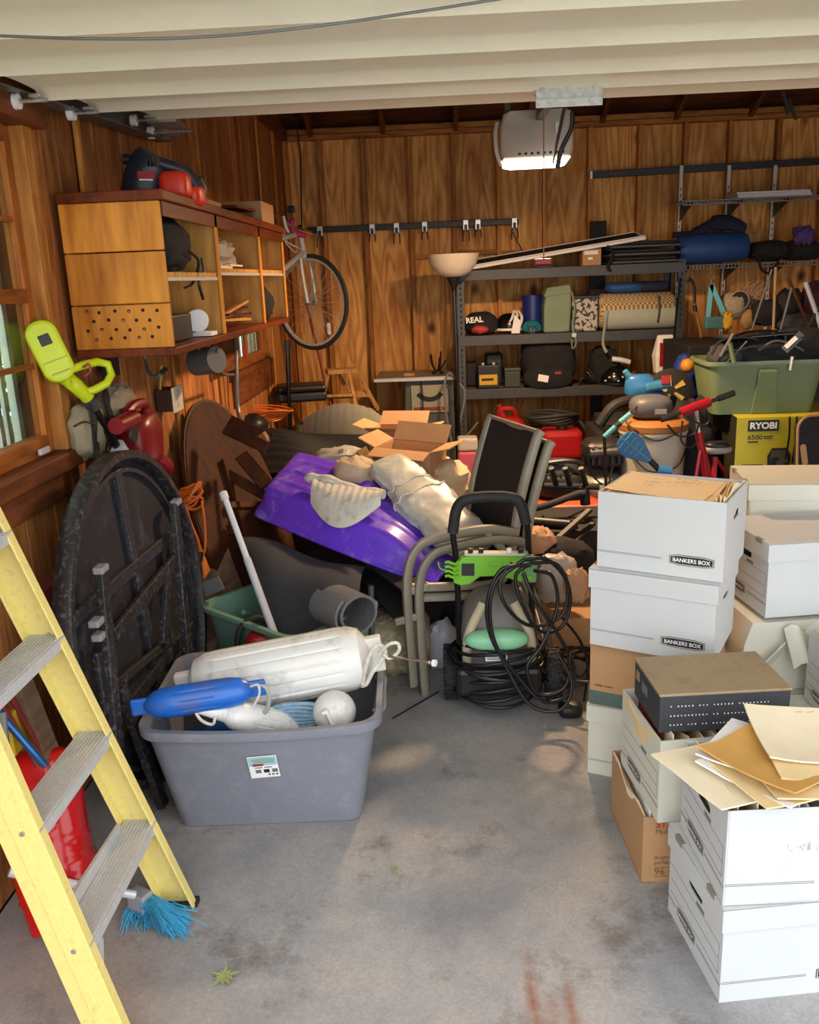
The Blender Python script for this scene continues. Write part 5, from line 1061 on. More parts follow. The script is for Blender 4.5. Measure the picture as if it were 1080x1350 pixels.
b.obj('cable_loops', HOSE, fl_, smooth=60); B().tube(spline([A(742, 815, Y=3.5), A(765, 845, Y=3.4), A(775, 880, Y=3.3), A(770, 925, Z=.02)], 6), .006, 6).obj('cable_end', HOSE, fl_)
B().blob(A(752, 935, Z=.03), (.05, .04, .03), 12, 8, 3).obj('plug', BLK, fl_, smooth=50)
# ================================================================ left wall: cabinet and what hangs there
CX0, CX1, CY0, CY1, CZ0, CZ1 = XL+.02, -.935, 3.065, 5.42, 1.50, 1.985
cab = thing('wall_cabinet', 'long open wooden cabinet hung on the left wall with a pegged end panel', 'cabinet', (-1.12, 4.2, CZ0))
for (z0, z1) in ((CZ0, 1.648), (1.652, 1.822), (1.826, CZ1)): B().box((CX0, CY0, z0), (CX1, CY0+.02, z1)).obj('end_board', CABW, cab, smooth=0, bevel=.003)
HOLE = mat('dark_hole', '2a150a', .9, 0, .1); PEG = mat('brass_peg', '9a7440', .4, .3, .1)
rr = random.Random(2)
for j in range(4):
    for i in range(6 if j % 2 == 0 else 5):
        x = CX0+.05+.05*i+(.025 if j % 2 else 0)+rr.uniform(-.004, .004); z = 1.628-.031*j+rr.uniform(-.003, .003)
        h = B().cyl((x, CY0+.001, z), (x, CY0-.0015, z), .0062, n=10).obj('peg_hole', HOLE, cab)
        if (i+j) % 3 == 0: B().cyl((x+.001, CY0-.001, z-.001), (x+.001, CY0-.006, z-.001), .0035, n=8).obj('peg', PEG, h)
B().box((CX0-.0, CY0-.012, CZ1+.001), (CX1+.02, CY1+.03, CZ1+.035)).obj('cabinet_top', CABT, cab, smooth=0, bevel=.004)
B().box((CX0, CY0-.004, CZ0-.03), (CX1+.01, CY1, CZ0-.001)).obj('cabinet_bottom', CABT, cab, smooth=0, bevel=.004)
B().box((CX0, CY0+.02, CZ0), (CX0+.012, CY1, CZ1)).obj('back_panel', CABIN, cab, smooth=0)
for y in (3.80, 4.70, CY1-.02): B().box((CX0+.012, y, CZ0), (CX1-.003, y+.02, CZ1)).obj('divider', CABIN, cab, smooth=0)
for (y0, y1, z) in ((3.085, 3.80, 1.735), (3.82, 4.70, 1.755), (4.72, 5.40, 1.755)):
    s_ = B().box((CX0+.012, y0, z), (CX1-.006, y1, z+.018)).obj('shelf_board', CABIN, cab, smooth=0); B().box((CX1-.006, y0, z-.012), (CX1-.002, y1, z)).obj('shelf_rail', ALU, s_, smooth=0)
for y in (3.79, 4.69, CY1-.03): B().box((CX1-.002, y, CZ0), (CX1+.006, y+.04, CZ1)).obj('face_stile', CABW, cab, smooth=0, bevel=.002)
B().box((CX1-.002, CY0+.02, CZ1-.05), (CX1+.006, CY1, CZ1)).obj('face_rail', CABT, cab, smooth=0, bevel=.002)
# contents
t = thing('black_backpack', 'small black bag with hanging straps in the near upper cabinet bay', 'bag', (-1.05, 3.45, 1.755)); B().blob((-1.08, 3.42, 1.86), (.12, .22, .105), 24, 14, 2.6, .2, 3.2, 3).obj('bag_body', BLKFAB, t, smooth=50)
for k, pts in enumerate(([(265, 340), (268, 360), (262, 372), (268, 395)], [(248, 330), (262, 345), (255, 372), (243, 380)])): B().tube(spline([A(x, y, X=-.945) for x, y in pts], 5), .006, 6, flat=.4).obj('strap', BLK, t)
one(B().blob((-1.06, 3.3, 1.775), (.03, .03, .02), 10, 8), 'yellow_ball', mat('yellow_foam', 'c9b83a', .6, 0, .1), 'small yellow lump beside the black bag in the cabinet', 'ball', smooth=60)
t = thing('black_box', 'small black box in the near lower cabinet bay', 'box', (-1.08, 3.36, 1.502)); B().box((-1.2, 3.2, 1.502), (-.99, 3.52, 1.60)).obj('box_body', BLK, t, smooth=0, bevel=.006)
one(B().cyl((-.99, 3.60, 1.565), (-1.02, 3.72, 1.565), .045, n=18), 'white_paper_roll', PAPER, 'white paper roll beside the black box in the cabinet', 'paper roll')
one(B().boxc((-1.02, 3.66, 1.511), (.16, .1, .016)), 'white_pamphlet', PAPER, 'white pamphlet lying under the paper roll in the cabinet', 'pamphlet', smooth=0)
one(B().blob((-1.08, 4.15, 1.845), (.12, .26, .07), 28, 16, 2.4, .28, 3.6, 12), 'clear_bag_of_parts', film('crinkled_film', 'cfc8bc', .75, .2), 'crinkled clear plastic bag in the middle upper cabinet bay', 'bag', smooth=40)
one(B().boxc((-1.05, 4.05, 1.781), (.15, .4, .012)).boxc((-1.03, 4.3, 1.79), (.13, .25, .008)), 'paper_stack', MANILA2, 'stack of pale papers under the clear bag in the cabinet', 'paper')
for k in range(6):
    one(B().bar((-1.2+.04*k, 3.9+.05*k, 1.51+.018*(k % 3)+.02), (-1.02+.012*k, 4.62-.03*k, 1.53+.03*(k % 4)), .025, .012), 'kindling_stick', (PINE, CABIN, DARKW)[k % 3], 'thin wooden stick in the pile of the middle lower cabinet bay', 'stick', 'sticks in the cabinet', smooth=0)
one(B().blob((-1.02, 5.1, 1.59), (.06, .13, .085), 16, 10, 2.4, .25, 3, 5), 'black_pouch', BLKFAB, 'small black pouch in the far lower cabinet bay', 'pouch', smooth=50)
one(B().boxc((-1.08, 4.95, 1.79), (.1, .14, .03)), 'red_case', mat('maroon_case', '5a1a1c', .5, 0, .1), 'small maroon case in the far upper cabinet bay', 'case', smooth=0, bevel=.004)
# on top of the cabinet
NAVY = mat('navy_plastic', '1e2738', .4, 0, .08); ORED = mat('orange_red_plastic', 'd0301c', .4, 0, .06); DKG = mat('dark_grey_plastic', '3a3b3e', .5, 0, .08)
lb = thing('leaf_blower', 'navy blue and red leaf blower lying on the cabinet top', 'leaf blower', (-1.12, 3.5, 2.02)); Yb = 3.42
B().tube(spline([A(188, 262, Y=Yb), A(190, 240, Y=Yb), A(200, 215, Y=Yb), A(206, 206, Y=Yb)], 5), [.085, .082, .08, .078, .078, .078, .077, .076, .075, .074, .072, .07, .066, .06, .05, .03], 18).obj('motor_housing', NAVY, lb, smooth=60)
B().cyl(A(163, 210, Y=Yb), A(190, 211, Y=Yb), .019, .016, 12).obj('front_grip', NAVY, lb)
B().tube(spline([A(205, 214, Y=Yb-.02), A(225, 220, Y=Yb), A(245, 228, Y=Yb+.03), A(258, 245, Y=Yb+.06)], 6), .024, 10).obj('top_handle', NAVY, lb, smooth=60)
B().add([A(160, 270, Y=Yb-.05), A(172, 228, Y=Yb-.05), A(195, 268, Y=Yb-.05), A(160, 270, Y=Yb+.1), A(172, 228, Y=Yb+.1), A(195, 268, Y=Yb+.1)], [(0, 1, 2), (5, 4, 3), (0, 3, 4, 1), (1, 4, 5, 2), (2, 5, 3, 0)]).obj('intake_guard', DKG, lb, smooth=0)
B().blob(A(232, 245, Y=Yb), (.055, .06, .05), 18, 12, 4.5).obj('red_tank', ORED, lb, smooth=60); B().blob(A(252, 258, Y=Yb+.1), (.05, .07, .04), 18, 12, 4, .1).obj('red_shroud', ORED, lb, smooth=60)
B().tube(spline([A(262, 235, Y=Yb+.12), A(268, 250, Y=Yb+.14), A(266, 268, Y=Yb+.14)], 5), .014, 8).obj('black_shroud', BLK, lb); B().blob(A(222, 262, Y=Yb+.05), (.10, .07, .035), 18, 10, 2.5).obj('base_shell', BLK, lb, smooth=60)
Mv = frame(A(193, 207, Y=Yb-.083), (1, 0, -.05), (0, 0, 1)); b = B(Mv); [B(Mv).box((.012*k, -.03, -.01), (.012*k+.006, .0, .006)).obj('vent_slot', BLK, lb, smooth=0) for k in range(4)]
B(frame(A(182, 236, Y=Yb-.089), (1, 0, -.05), (0, 0, 1))).box((0, 0, -.006), (.062, .026, .004)).obj('red_badge', mat('badge_red', 'a02430', .5, 0, .05), lb, smooth=0)
Mo_ = frame(A(184, 241, Y=Yb-.095), (1, 0, -.05), (0, 0, 1)); B(Mo_).box((0, .008, 0), (.05, .013, .002)).obj('badge_print', WHT, lb, smooth=0)
for k, (p, q) in enumerate((((272, 276), (350, 290)), ((300, 272), (362, 286)))): one(B().bar(A(*p, X=-1.08+.05*k), A(*q, X=-1.06+.05*k), .08, .012, (0, 0, 1)), 'flat_board', (DARKW, CABT)[k], ('lower flat dark board on the cabinet top', 'upper flat dark board on the cabinet top')[k], 'board', smooth=0)
t = thing('labelled_carton', 'small brown carton with a white label on the cabinet top', 'carton', (-1.16, 4.3, 2.02)); B().box((-1.25, 4.15, 2.021), (-1.06, 4.5, 2.09)).obj('carton_body', CARD, t, smooth=0, bevel=.003); B().box((-1.24, 4.148, 2.045), (-1.07, 4.15, 2.085)).obj('white_label', WHT, t, smooth=0); B().box((-1.23, 4.1465, 2.06), (-1.15, 4.148, 2.066)).box((-1.23, 4.1465, 2.05), (-1.12, 4.148, 2.054)).obj('label_print', INKG, t, smooth=0)
t = thing('tan_carton', 'tan cardboard carton at the far end of the cabinet top', 'carton', (-1.08, 5.1, 2.02)); B().box((-1.2, 4.95, 2.021), (-.95, 5.3, 2.135)).obj('carton_body', CARD, t, smooth=0, bevel=.003); B().box((-1.1, 4.949, 2.05), (-1.0, 4.95, 2.10)).obj('carton_print', BRPR, t, smooth=0)
# under the cabinet
hk = thing('wall_hook', 'grey steel hook with a black tip under the cabinet', 'hook', A(200, 498, X=-1.18)); B().tube(spline([A(190, 460, X=-1.22), A(192, 475, X=-1.22), A(196, 490, X=-1.2), A(205, 497, X=-1.17), A(214, 490, X=-1.14)], 6), .008, 8).obj('hook_rod', STEEL, hk); B().cyl(A(213, 491, X=-1.143), A(219, 486, X=-1.12), .010, n=8).obj('rubber_tip', RUB, hk)
DUCT = mat('grey_duct', '5e6163', .5, .1, .1); dk = thing('hanging_pipe_roll', 'grey roll hanging on a wire under the cabinet', 'roll', A(272, 495, X=-1.12)); B().cyl(A(258, 478, X=-1.16), A(286, 474, X=-1.04), .062, n=24).obj('roll', DUCT, dk); B().tube([A(263, 462, X=-1.1), A(262, 445, X=-1.1)], .003, 6).obj('hanging_wire', STEEL, dk); B().tube(spline([A(285, 462, X=-1.04), A(288, 480, X=-1.06), A(294, 493, X=-1.1), A(308, 494, X=-1.14)], 6), .008, 8).obj('pipe_hook', STEEL, dk)
one(B().tube(spline([A(311, 440, X=-1.24), A(312, 500, X=-1.24), A(314, 540, X=-1.24), A(320, 560, X=-1.2)], 6), .014, 10), 'wall_conduit', STEEL, 'grey conduit running down the left wall by the small window', 'conduit')
rg = thing('red_tag_key', 'small red tag hanging beside the small window', 'tag', A(322, 468, X=-1.24)); B().boxc(A(322, 462, X=-1.25), (.012, .07, .07)).obj('tag', REDP, rg, smooth=0, bevel=.006); B().cyl(A(320, 436, X=-1.25), A(322, 456, X=-1.25), .004, n=6).obj('cord', BLK, rg)
ob = thing('outlet_box', 'dark electrical box with a white cover plate on the left wall', 'outlet', A(220, 540, X=-1.25)); c = A(222, 526, X=-1.255); B(TR(c)).boxc((0, 0, 0), (.075, .14, .10)).obj('box_body', mat('maroon_box', '3a1a16', .6, 0, .1), ob, smooth=0, bevel=.004); B(TR(c)).boxc((.042, .0, 0), (.006, .15, .115)).obj('cover_plate', mat('ivory_plate', 'cfc9b6', .5, 0, .04), ob, smooth=0, bevel=.003)
for z in (-.025, .025): B(TR(c)).boxc((.0455, 0, z), (.003, .03, .03)).obj('socket', mat('ivory_socket', 'b9b29c', .5, 0, .04), ob, smooth=0, bevel=.003)
one(B().tube([A(213, 482, X=-1.27), A(212, 500, X=-1.27), A(211, 515, X=-1.27)], .006, 6), 'yellow_cable', mat('yellow_sheath', 'c0a44a', .6, 0, .05), 'short yellow cable entering the electrical box', 'cable')
one(B().boxc(A(300, 466, X=-1.26), (.03, .5, .2)), 'wall_board', DARKY, 'dark brown board fixed to the wall beside the small window', 'board', smooth=0)
one(B().boxc(A(145, 478, X=-1.25), (.04, .08, .1)), 'dark_bracket', BLK, 'dark bracket on the wall under the near end of the cabinet', 'bracket', smooth=0)
# string trimmer
NEON = mat('neon_yellow', 'c5d41c', .4, 0, .05); st = thing('string_trimmer', 'neon yellow string trimmer with a black shaft leaning by the window', 'trimmer', A(172, 612, X=-1.17)); Yt = 2.83
Mt2 = frame(A(66, 464, Y=Yt), (A(85, 502, Y=Yt)-A(52, 436, Y=Yt)), (CAM-A(66, 464, Y=Yt)+V((.3, 0, 0))).cross(A(85, 502, Y=Yt)-A(52, 436, Y=Yt))); B(Mt2).prism([(x, y) for x, y in rrect(.205, .10, .045)], .03, d0=-.03).obj('battery_housing', NEON, st, smooth=0, bevel=.012)
B(Mt2).box((-.055, -.018, .029), (-.02, .018, .034)).obj('battery_latch', BLK, st, smooth=0, bevel=.004); B(Mt2).box((.07, -.03, .0295), (.075, .03, .032)).box((.03, -.04, .0295), (.033, .04, .032)).obj('housing_groove', mat('neon_shadow', '9aa818', .5, 0, .05), st, smooth=0)
B().tube(spline([A(78, 490, Y=Yt), A(92, 502, Y=Yt+.03), A(104, 512, Y=Yt+.05), A(116, 524, Y=Yt+.08)], 5), [.028]*4+[.026]*6+[.024]*6, 12).obj('grip_handle', NEON, st, smooth=60)
B().tube([A(x, y, Y=Yt+dy) for x, y, dy in ((92, 508, .02), (88, 500, 0), (92, 488, .0), (108, 482, .04), (128, 477, .1), (142, 480, .13), (147, 494, .13), (140, 506, .1), (124, 514, .08), (104, 520, .05))], .014, 10, closed=True).obj('loop_handle', NEON, st, smooth=60)
B().cyl(A(114, 522, Y=Yt+.08), A(124, 538, Y=Yt+.11), .024, n=14).obj('coupler', DKG, st); B().cyl(A(122, 535, Y=Yt+.1), A(156, 592, Y=Yt+.22), .015, n=12).obj('shaft', BLKG, st); B().cyl(A(153, 588, Y=Yt+.21), A(172, 615, Y=Yt+.27), .032, .028, 16).obj('lower_housing', PVC, st); B().tube(spline([A(110, 484, Y=Yt+.02), A(117, 480, Y=Yt), A(119, 490, Y=Yt), A(112, 496, Y=Yt+.02)], 4), .004, 6).obj('pink_tie', mat('pink_tie', 'a03a4a', .6, 0, .05), st); B().cyl(A(170, 612, Y=Yt+.265), (-1.15, 3.15, .02), .013, n=10).obj('lower_shaft', BLKG, st)
# hanging bag, red housing, straps
KH = mat('khaki_canvas', '8f846e', .9, 0, .08, 10, bump=.3, bscale=50); kb = thing('khaki_bag', 'khaki canvas bag hanging on the wall behind the trimmer', 'bag', A(115, 600, X=-1.25)); B().blob(A(115, 568, X=-1.24), (.05, .10, .095), 24, 16, 2.6, .14, 3, 2).obj('bag_pouch', KH, kb, smooth=50); B().blob(A(152, 528, X=-1.22), (.05, .13, .06), 24, 14, 2.4, .3, 3, 6).obj('bag_flap', KH, kb, smooth=50)
B().tube(spline([A(98, 562, X=-1.19), A(112, 556, X=-1.185), A(126, 560, X=-1.19)], 5), .004, 6).obj('pocket_seam', DARKW, kb)
DRED = mat('dark_red_plastic', '7d1218', .35, 0, .08); rb_ = thing('red_power_tool', 'dark red plastic power tool body hanging behind the black table', 'power tool', A(182, 612, X=-1.2)); B().blob(A(185, 580, X=-1.2), (.075, .14, .115), 26, 16, 2.8, .06).obj('housing', DRED, rb_, smooth=60); B().cyl(A(153, 562, X=-1.14), A(175, 552, X=-1.14), .03, .034, 14).obj('nozzle', DRED, rb_); B().tube(spline([A(166, 545, X=-1.16), A(176, 535, X=-1.16), A(190, 532, X=-1.16), A(194, 545, X=-1.16)], 5), .02, 10).obj('carry_handle', DRED, rb_); B().lathe([(.0, .004), (.035, .002), (.04, -.004)], 20, frame(A(177, 572, X=-1.118), (0, 1, 0), (0, 0, 1))).obj('air_grille', BLK, rb_, smooth=40); B().cyl(A(196, 605, X=-1.2), A(214, 616, X=-1.2), .05, n=16).obj('rear_cap', DRED, rb_)
for k, (p, q, w_) in enumerate((((122, 528), (132, 645), .045), ((137, 515), (150, 555), .05), ((146, 570), (152, 650), .05))): one(B().bar(A(*p, X=-1.19), A(*q, X=-1.20), w_, .005, (1, 0, 0)), 'black_strap', BLKFAB, ('long black strap hanging beside the trimmer shaft', 'short black strap over the khaki bag', 'wide black strap behind the trimmer shaft')[k], 'strap', 'black straps on the left wall', smooth=0)
one(B().bar(A(105, 640, X=-1.24), A(116, 700, X=-1.22), .03, .008, (1, 0, 0)), 'grey_bracket', STEEL, 'grey metal bracket on the wall below the window sill', 'bracket', smooth=0, bevel=.003)
one(B().bar(A(40, 800, X=-1.24), A(85, 755, X=-1.2), .05, .04), 'red_timber', mat('red_painted_timber', '6b2a2c', .7, 0, .15), 'red painted timber end on the floor under the window', 'timber', smooth=0)
# orange cord hanging by the brown oval top
oc = thing('hanging_orange_cord', 'orange extension cord hanging in loops beside the brown oval table top', 'cord', A(255, 745, Y=3.6)); b = B(); rr = random.Random(4)
for k in range(8): c = A(252+rr.uniform(-3, 3), 650+rr.uniform(-4, 14), Y=3.62); b.tube([c+V((.045*math.cos(a)+.008*math.sin(2*a+k), .03*math.sin(a)+.006*k-.02, .035*math.sin(a+1+.3*k)+.01*math.cos(2*a))) for a in [2*PI*i/20 for i in range(20)]], .0055, 6, closed=True)
b.obj('cord_loops', ORG, oc); B().tube(spline([A(244, 665, Y=3.58), A(252, 690, Y=3.57), A(262, 715, Y=3.56), A(263, 738, Y=3.56)], 6), .0055, 6).obj('cord_tail', ORG, oc); B().tube(spline([A(266, 660, Y=3.6), A(270, 690, Y=3.58), A(270, 725, Y=3.56), A(260, 742, Y=3.56)], 6), .0055, 6).obj('cord_tail', ORG, oc); B().cyl(A(264, 728, Y=3.55), A(263, 740, Y=3.55), .014, n=8).obj('plug', BLK, oc)
# bicycle
bi = thing('bicycle', 'silver bicycle with pink grips hung up, front wheel toward the back wall', 'bicycle', A(410, 398, Y=6.9)); hub = A(411, 399, Y=6.95); Mw = TR(hub) @ RZ(-32) @ RX(90); Rw = .345
TYR = mat('bike_tyre', '2c2a28', .8, 0, .1); B(Mw).lathe([(Rw-.012, -.014), (Rw+.012, -.013), (Rw+.02, 0), (Rw+.012, .013), (Rw-.012, .014)], 64, ring=True).obj('tyre', TYR, bi, smooth=50); B(Mw).lathe([(Rw-.03, -.010), (Rw-.011, -.012), (Rw-.011, .012), (Rw-.03, .010)], 64, ring=True).obj('rim', ALU, bi, smooth=50); B(Mw).cyl((0, 0, -.045), (0, 0, .045), .017, n=14).obj('hub', CHROME, bi)
SPK = mat('spoke_steel', 'c8c4b8', .35, .6, .05)
for k in range(28): a = 2*PI*k/28; e = a+(.35 if k % 2 else -.35); B(Mw).cyl((.015*math.cos(e), .015*math.sin(e), .03*(-1)**k), ((Rw-.03)*math.cos(a), (Rw-.03)*math.sin(a), 0), .0028, n=4).obj('spoke', SPK, bi)
B(Mw).boxc(((Rw-.09)*math.cos(-.9), (Rw-.09)*math.sin(-.9), .004), (.03, .09, .006)).obj('wheel_reflector', WHT, bi, smooth=0, bevel=.004)
ax = (Mw.to_3x3() @ V((0, 0, 1))); crown = A(401, 338, Y=6.95); head = A(396, 308, Y=6.9)
for s in (-1, 1): B().tube(spline([hub+ax*.05*s, hub.lerp(crown, .55)+ax*.055*s+V((0, 0, .01)), crown+ax*.045*s], 5), .014, 8).obj('fork_blade', ALU, bi)
B().cyl(crown, head, .022, n=12).obj('head_tube', ALU, bi); B().cyl(crown+ax*.06, crown-ax*.06, .02, n=10).obj('fork_crown', ALU, bi); PINK = mat('pink_grip', 'a8305c', .6, 0, .08)
stem = A(395, 298, Y=6.85); B().cyl(head, stem, .016, n=10).obj('stem', CHROME, bi); hb = [A(372, 284, Y=6.5), A(378, 294, Y=6.6), A(388, 300, Y=6.75), A(398, 303, Y=6.85), A(410, 307, Y=7.0)]; B().tube(spline(hb, 5), .013, 8).obj('handlebar', CHROME, bi)
B().tube(spline([A(386, 288, Y=6.7), A(383, 298, Y=6.72), A(390, 307, Y=6.75), A(404, 311, Y=6.8)], 5), .02, 8).obj('pink_bar_tape', PINK, bi); B().tube(spline([A(374, 285, Y=6.5), A(376, 296, Y=6.5), A(380, 306, Y=6.55)], 4), .010, 7).obj('brake_lever', PVC, bi); B().boxc(A(384, 276, Y=6.5), (.05, .04, .05)).obj('shifter', BLK, bi, smooth=0, bevel=.008)
B().tube(spline([A(372, 308, Y=6.6), A(380, 320, Y=6.7), A(392, 326, Y=6.8), A(398, 330, Y=6.9)], 6), .005, 6).obj('brake_cable', PVC, bi); B().tube(spline([A(376, 300, Y=6.55), A(376, 318, Y=6.6), A(386, 330, Y=6.8), A(394, 336, Y=6.9)], 6), .005, 6).obj('brake_cable', PVC, bi)
B().cyl(head, (-1.18, 5.9, 1.95), .018, n=10).obj('top_tube', ALU, bi); B().cyl(crown+(head-crown)*.2, (-1.18, 5.8, 1.65), .02, n=10).obj('down_tube', ALU, bi); B().tube([A(398, 306, Y=6.9), A(396, 200, Y=6.9), (-1.03, 6.9, 2.93)], .006, 6).obj('hanging_cord', BLK, bi)
# ================================================================ back wall and steel shelving
tr = thing('tool_rail', 'black tool rail with metal clips on the back wall beside the bicycle', 'tool rail', (-.2, 7.9, 2.10)); YR_ = 7.89
B().box((-1.13, YR_-.012, 2.108), (.69, YR_+.02, 2.158)).obj('rail', BLK, tr, smooth=0, bevel=.004)
for k, px in enumerate((422, 491, 523, 560, 614, 630, 678)):
    x = A(px, 300, Y=YR_).x; c = B().boxc((x, YR_-.03, 2.118), (.05, .035, .09)).obj('clip', GALV, tr, smooth=0, bevel=.005); B().boxc((x, YR_-.049, 2.10), (.026, .006, .045)).obj('clip_tongue', BLK, c, smooth=0)
    for s in (-1, 1): B().tube(spline([(x+s*.018, YR_-.045, 2.08), (x+s*.026, YR_-.055, 2.04), (x+s*.026, YR_-.06, 1.985+.03*(k % 2))], 4), .005, 6).obj('clip_finger', BLK, c)
one(B().tube(spline([A(676, 306, Y=7.86), A(683, 320, Y=7.86), A(688, 330, Y=7.86), A(684, 337, Y=7.86), A(676, 336, Y=7.86)], 5), .005, 6), 'wire_coat_hook', BLK, 'thin bent wire hanging below the last clip of the tool rail', 'wire')
r2_ = thing('grey_wall_rail', 'long dark grey rail high on the right of the back wall', 'rail', (2.2, 7.9, 2.47)); Z0 = A(782, 231, Y=7.89).z; Z1 = A(1080, 214, Y=7.89).z
B().bar((1.31, 7.89, Z0), (3.3, 7.89, Z1+.01), .03, .055).obj('rail', mat('charcoal_rail', '33363a', .45, .2, .05), r2_, smooth=0, bevel=.004); B().boxc((1.30, 7.885, Z0), (.02, .035, .06)).obj('end_cap', GALV, r2_, smooth=0)
B().box((1.45, 7.8735, Z0+.004), (1.6, 7.8745, Z0+.014)).obj('faint_print', RSTK, r2_, smooth=0)
WST = mat('white_standard', 'd6d3c8', .5, .2, .05)
for k, px in enumerate((896, 958, 1018)):
    x = A(px, 300, Y=7.86).x; t = thing('shelf_standard', ('left', 'middle', 'right')[k]+' slotted white shelf standard on the back wall', 'shelf standard', (x, 7.86, .5), 'slotted shelf standards'); B().box((x-.014, 7.865, .5), (x+.014, 7.885, A(px, 218, Y=7.86).z)).obj('upright', WST, t, smooth=0)
    b = B(); [b.box((x-.004, 7.8635, .52+.05*j), (x+.004, 7.8655, .545+.05*j)) for j in range(37)]; b.obj('slots', BLK, t, smooth=0, kind='stuff')
WIRE = mat('grey_wire', '9b9a92', .4, .6, .05)
def wireshelf(label, x0, x1, z, y0=7.44, y1=7.86):
    t = thing('wire_shelf', label, 'shelf', ((x0+x1)/2, y1, z)); b = B()
    for k in range(int((x1-x0)/.028)): x = x0+.028*k; b.bar((x, y0, z), (x, y1, z), .004, .004); b.bar((x, y0, z-.03), (x, y0, z), .004, .004)
    b.obj('cross_wires', WIRE, t, smooth=0, kind='stuff')
    for (y, zz) in ((y0, z), (y0, z-.03), (y1, z), ((y0+y1)/2, z-.004)): B().cyl((x0, y, zz), (x1, y, zz), .005, n=6).obj('rail_wire', WIRE, t)
    for px in (896, 958, 1018):
        x = A(px, 300, Y=7.86).x
        if x0-.05 < x < x1: B().prism([(7.86, z-.005), (y0+.05, z-.005), (y0+.05, z-.015), (7.86, z-.13)], x+.003, Matrix(((0, 0, 1, 0), (1, 0, 0, 0), (0, 1, 0, 0), (0, 0, 0, 1))), d0=x-.003).obj('bracket', DKG, t, smooth=0)
    return t
wireshelf('upper wire shelf on brackets at the right of the back wall', 1.96, 3.3, A(900, 267, Y=7.44).z+.01); wireshelf('lower wire shelf on brackets carrying the blue bedroll', 1.98, 3.3, A(905, 352, Y=7.44).z+.01)
zt = A(900, 267, Y=7.44).z+.015; t = thing('white_louvre_panel', 'white slatted panel lying on the upper wire shelf', 'panel', (2.75, 7.6, zt))
for k in range(3): B().box((2.40, 7.46+.02*k, zt+.003+.016*k), (2.98, 7.80, zt+.017+.016*k)).obj('slat', PAPER, t, smooth=0, bevel=.002)
# lower wire shelf load
zl = A(905, 352, Y=7.44).z+.018; BLUF = mat('blue_nylon', '1f4a86', .6, 0, .1, 12, bump=.15, bscale=30); NVF = mat('navy_cloth', '1a2440', .85, 0, .15, 12, bump=.3, bscale=40)
t = thing('blue_bedroll', 'rolled bright blue sleeping pad on the lower wire shelf', 'bedroll', (2.25, 7.6, zl)); p, q = (1.96, 7.55, zl+.115), (2.52, 7.58, zl+.13); B().tube([V(p), V(p).lerp(V(q), .05), V(p).lerp(V(q), .5), V(p).lerp(V(q), .95), V(q)], [.095, .115, .125, .118, .10], 24, flat=.95).obj('roll', BLUF, t, smooth=50)
one(B().tube(spline([(1.95, 7.68, zl+.24), (2.12, 7.66, zl+.25), (2.28, 7.64, zl+.32), (2.42, 7.62, zl+.31), (2.52, 7.62, zl+.25)], 6), [.03]*6+[.05]*6+[.075]*6+[.065]*6+[.03], 12, flat=.7), 'navy_jacket', NVF, 'dark navy jacket thrown over the blue bedroll', 'jacket', smooth=50)
one(B().blob((2.72, 7.62, zl+.085), (.17, .14, .08), 22, 12, 2.5, .25, 3, 3), 'black_gear_bag', BLKFAB, 'black gear bag beside the blue bedroll on the wire shelf', 'bag', smooth=50)
one(B().blob((3.0, 7.66, zl+.08), (.16, .14, .085), 22, 12, 2.5, .3, 3.5, 8), 'black_netting', BLKFAB, 'heap of black netting at the right end of the wire shelf', 'netting', smooth=40)
PURF = mat('purple_cloth', '5d4485', .8, 0, .1); one(B().blob((2.98, 7.56, zl+.19), (.085, .07, .075), 22, 14, 2.2, .45, 2.6, 5), 'purple_cloth', PURF, 'crumpled purple cloth on the black netting at the right', 'cloth', smooth=50)
one(B().tube(spline([(2.58, 7.42, zl+.03), (2.6, 7.41, zl-.06), (2.68, 7.42, zl-.09), (2.74, 7.44, zl+.0)], 5), .016, 6, flat=.4), 'black_webbing', BLKFAB, 'black webbing strap drooping from the lower wire shelf', 'strap')
# ---- steel shelving unit
su = thing('steel_shelving', 'dark grey slotted steel shelving unit against the back wall', 'shelving unit', (1.05, 7.5, 0)); SY0, SY1, SX0, SX1 = 7.30, 7.78, .14, 1.965
SZ = [.12, .735, 1.175, 1.695]
for x in (SX0, SX1):
    for y in (SY0, SY1):
        sx = 1 if x == SX0 else -1; sy = 1 if y == SY0 else -1
        u_ = B().box((min(x, x+sx*.055), y-.002, 0), (max(x, x+sx*.055), y+.002, 1.76)).box((x-.002, min(y, y+sy*.04), 0), (x+.002, max(y, y+sy*.04), 1.76)).obj('upright', SHELF, su, smooth=0)
        if y == SY0:
            b = B(); [b.box((x+sx*.020, y-.0035, .06+.045*k), (x+sx*.034, y-.002, .083+.045*k)) for k in range(38)]; b.obj('slots', BLKM, u_, smooth=0, kind='stuff')
for z in SZ:
    s_ = B().box((SX0+.004, SY0+.004, z+.03), (SX1-.004, SY1-.004, z+.042)).obj('shelf_deck', mat('shelf_board_%d' % int(z*100), '5b5348', .8, 0, .1), su, smooth=0)
    for y in (SY0-.004, SY1-.01): B().box((SX0, y, z-.035), (SX1, y+.014, z+.045)).obj('shelf_beam', SHELF, s_, smooth=0, bevel=.003)
    for x in (SX0+.004, SX1-.014): B().box((x, SY0+.012, z-.03), (x+.01, SY1-.012, z+.04)).obj('side_beam', SHELF, s_, smooth=0)
T1, T2, T3, T0 = SZ[3]+.046, SZ[2]+.046, SZ[1]+.046, SZ[0]+.046
def AY(px, y=7.42): return A(px, 400, Y=y).x
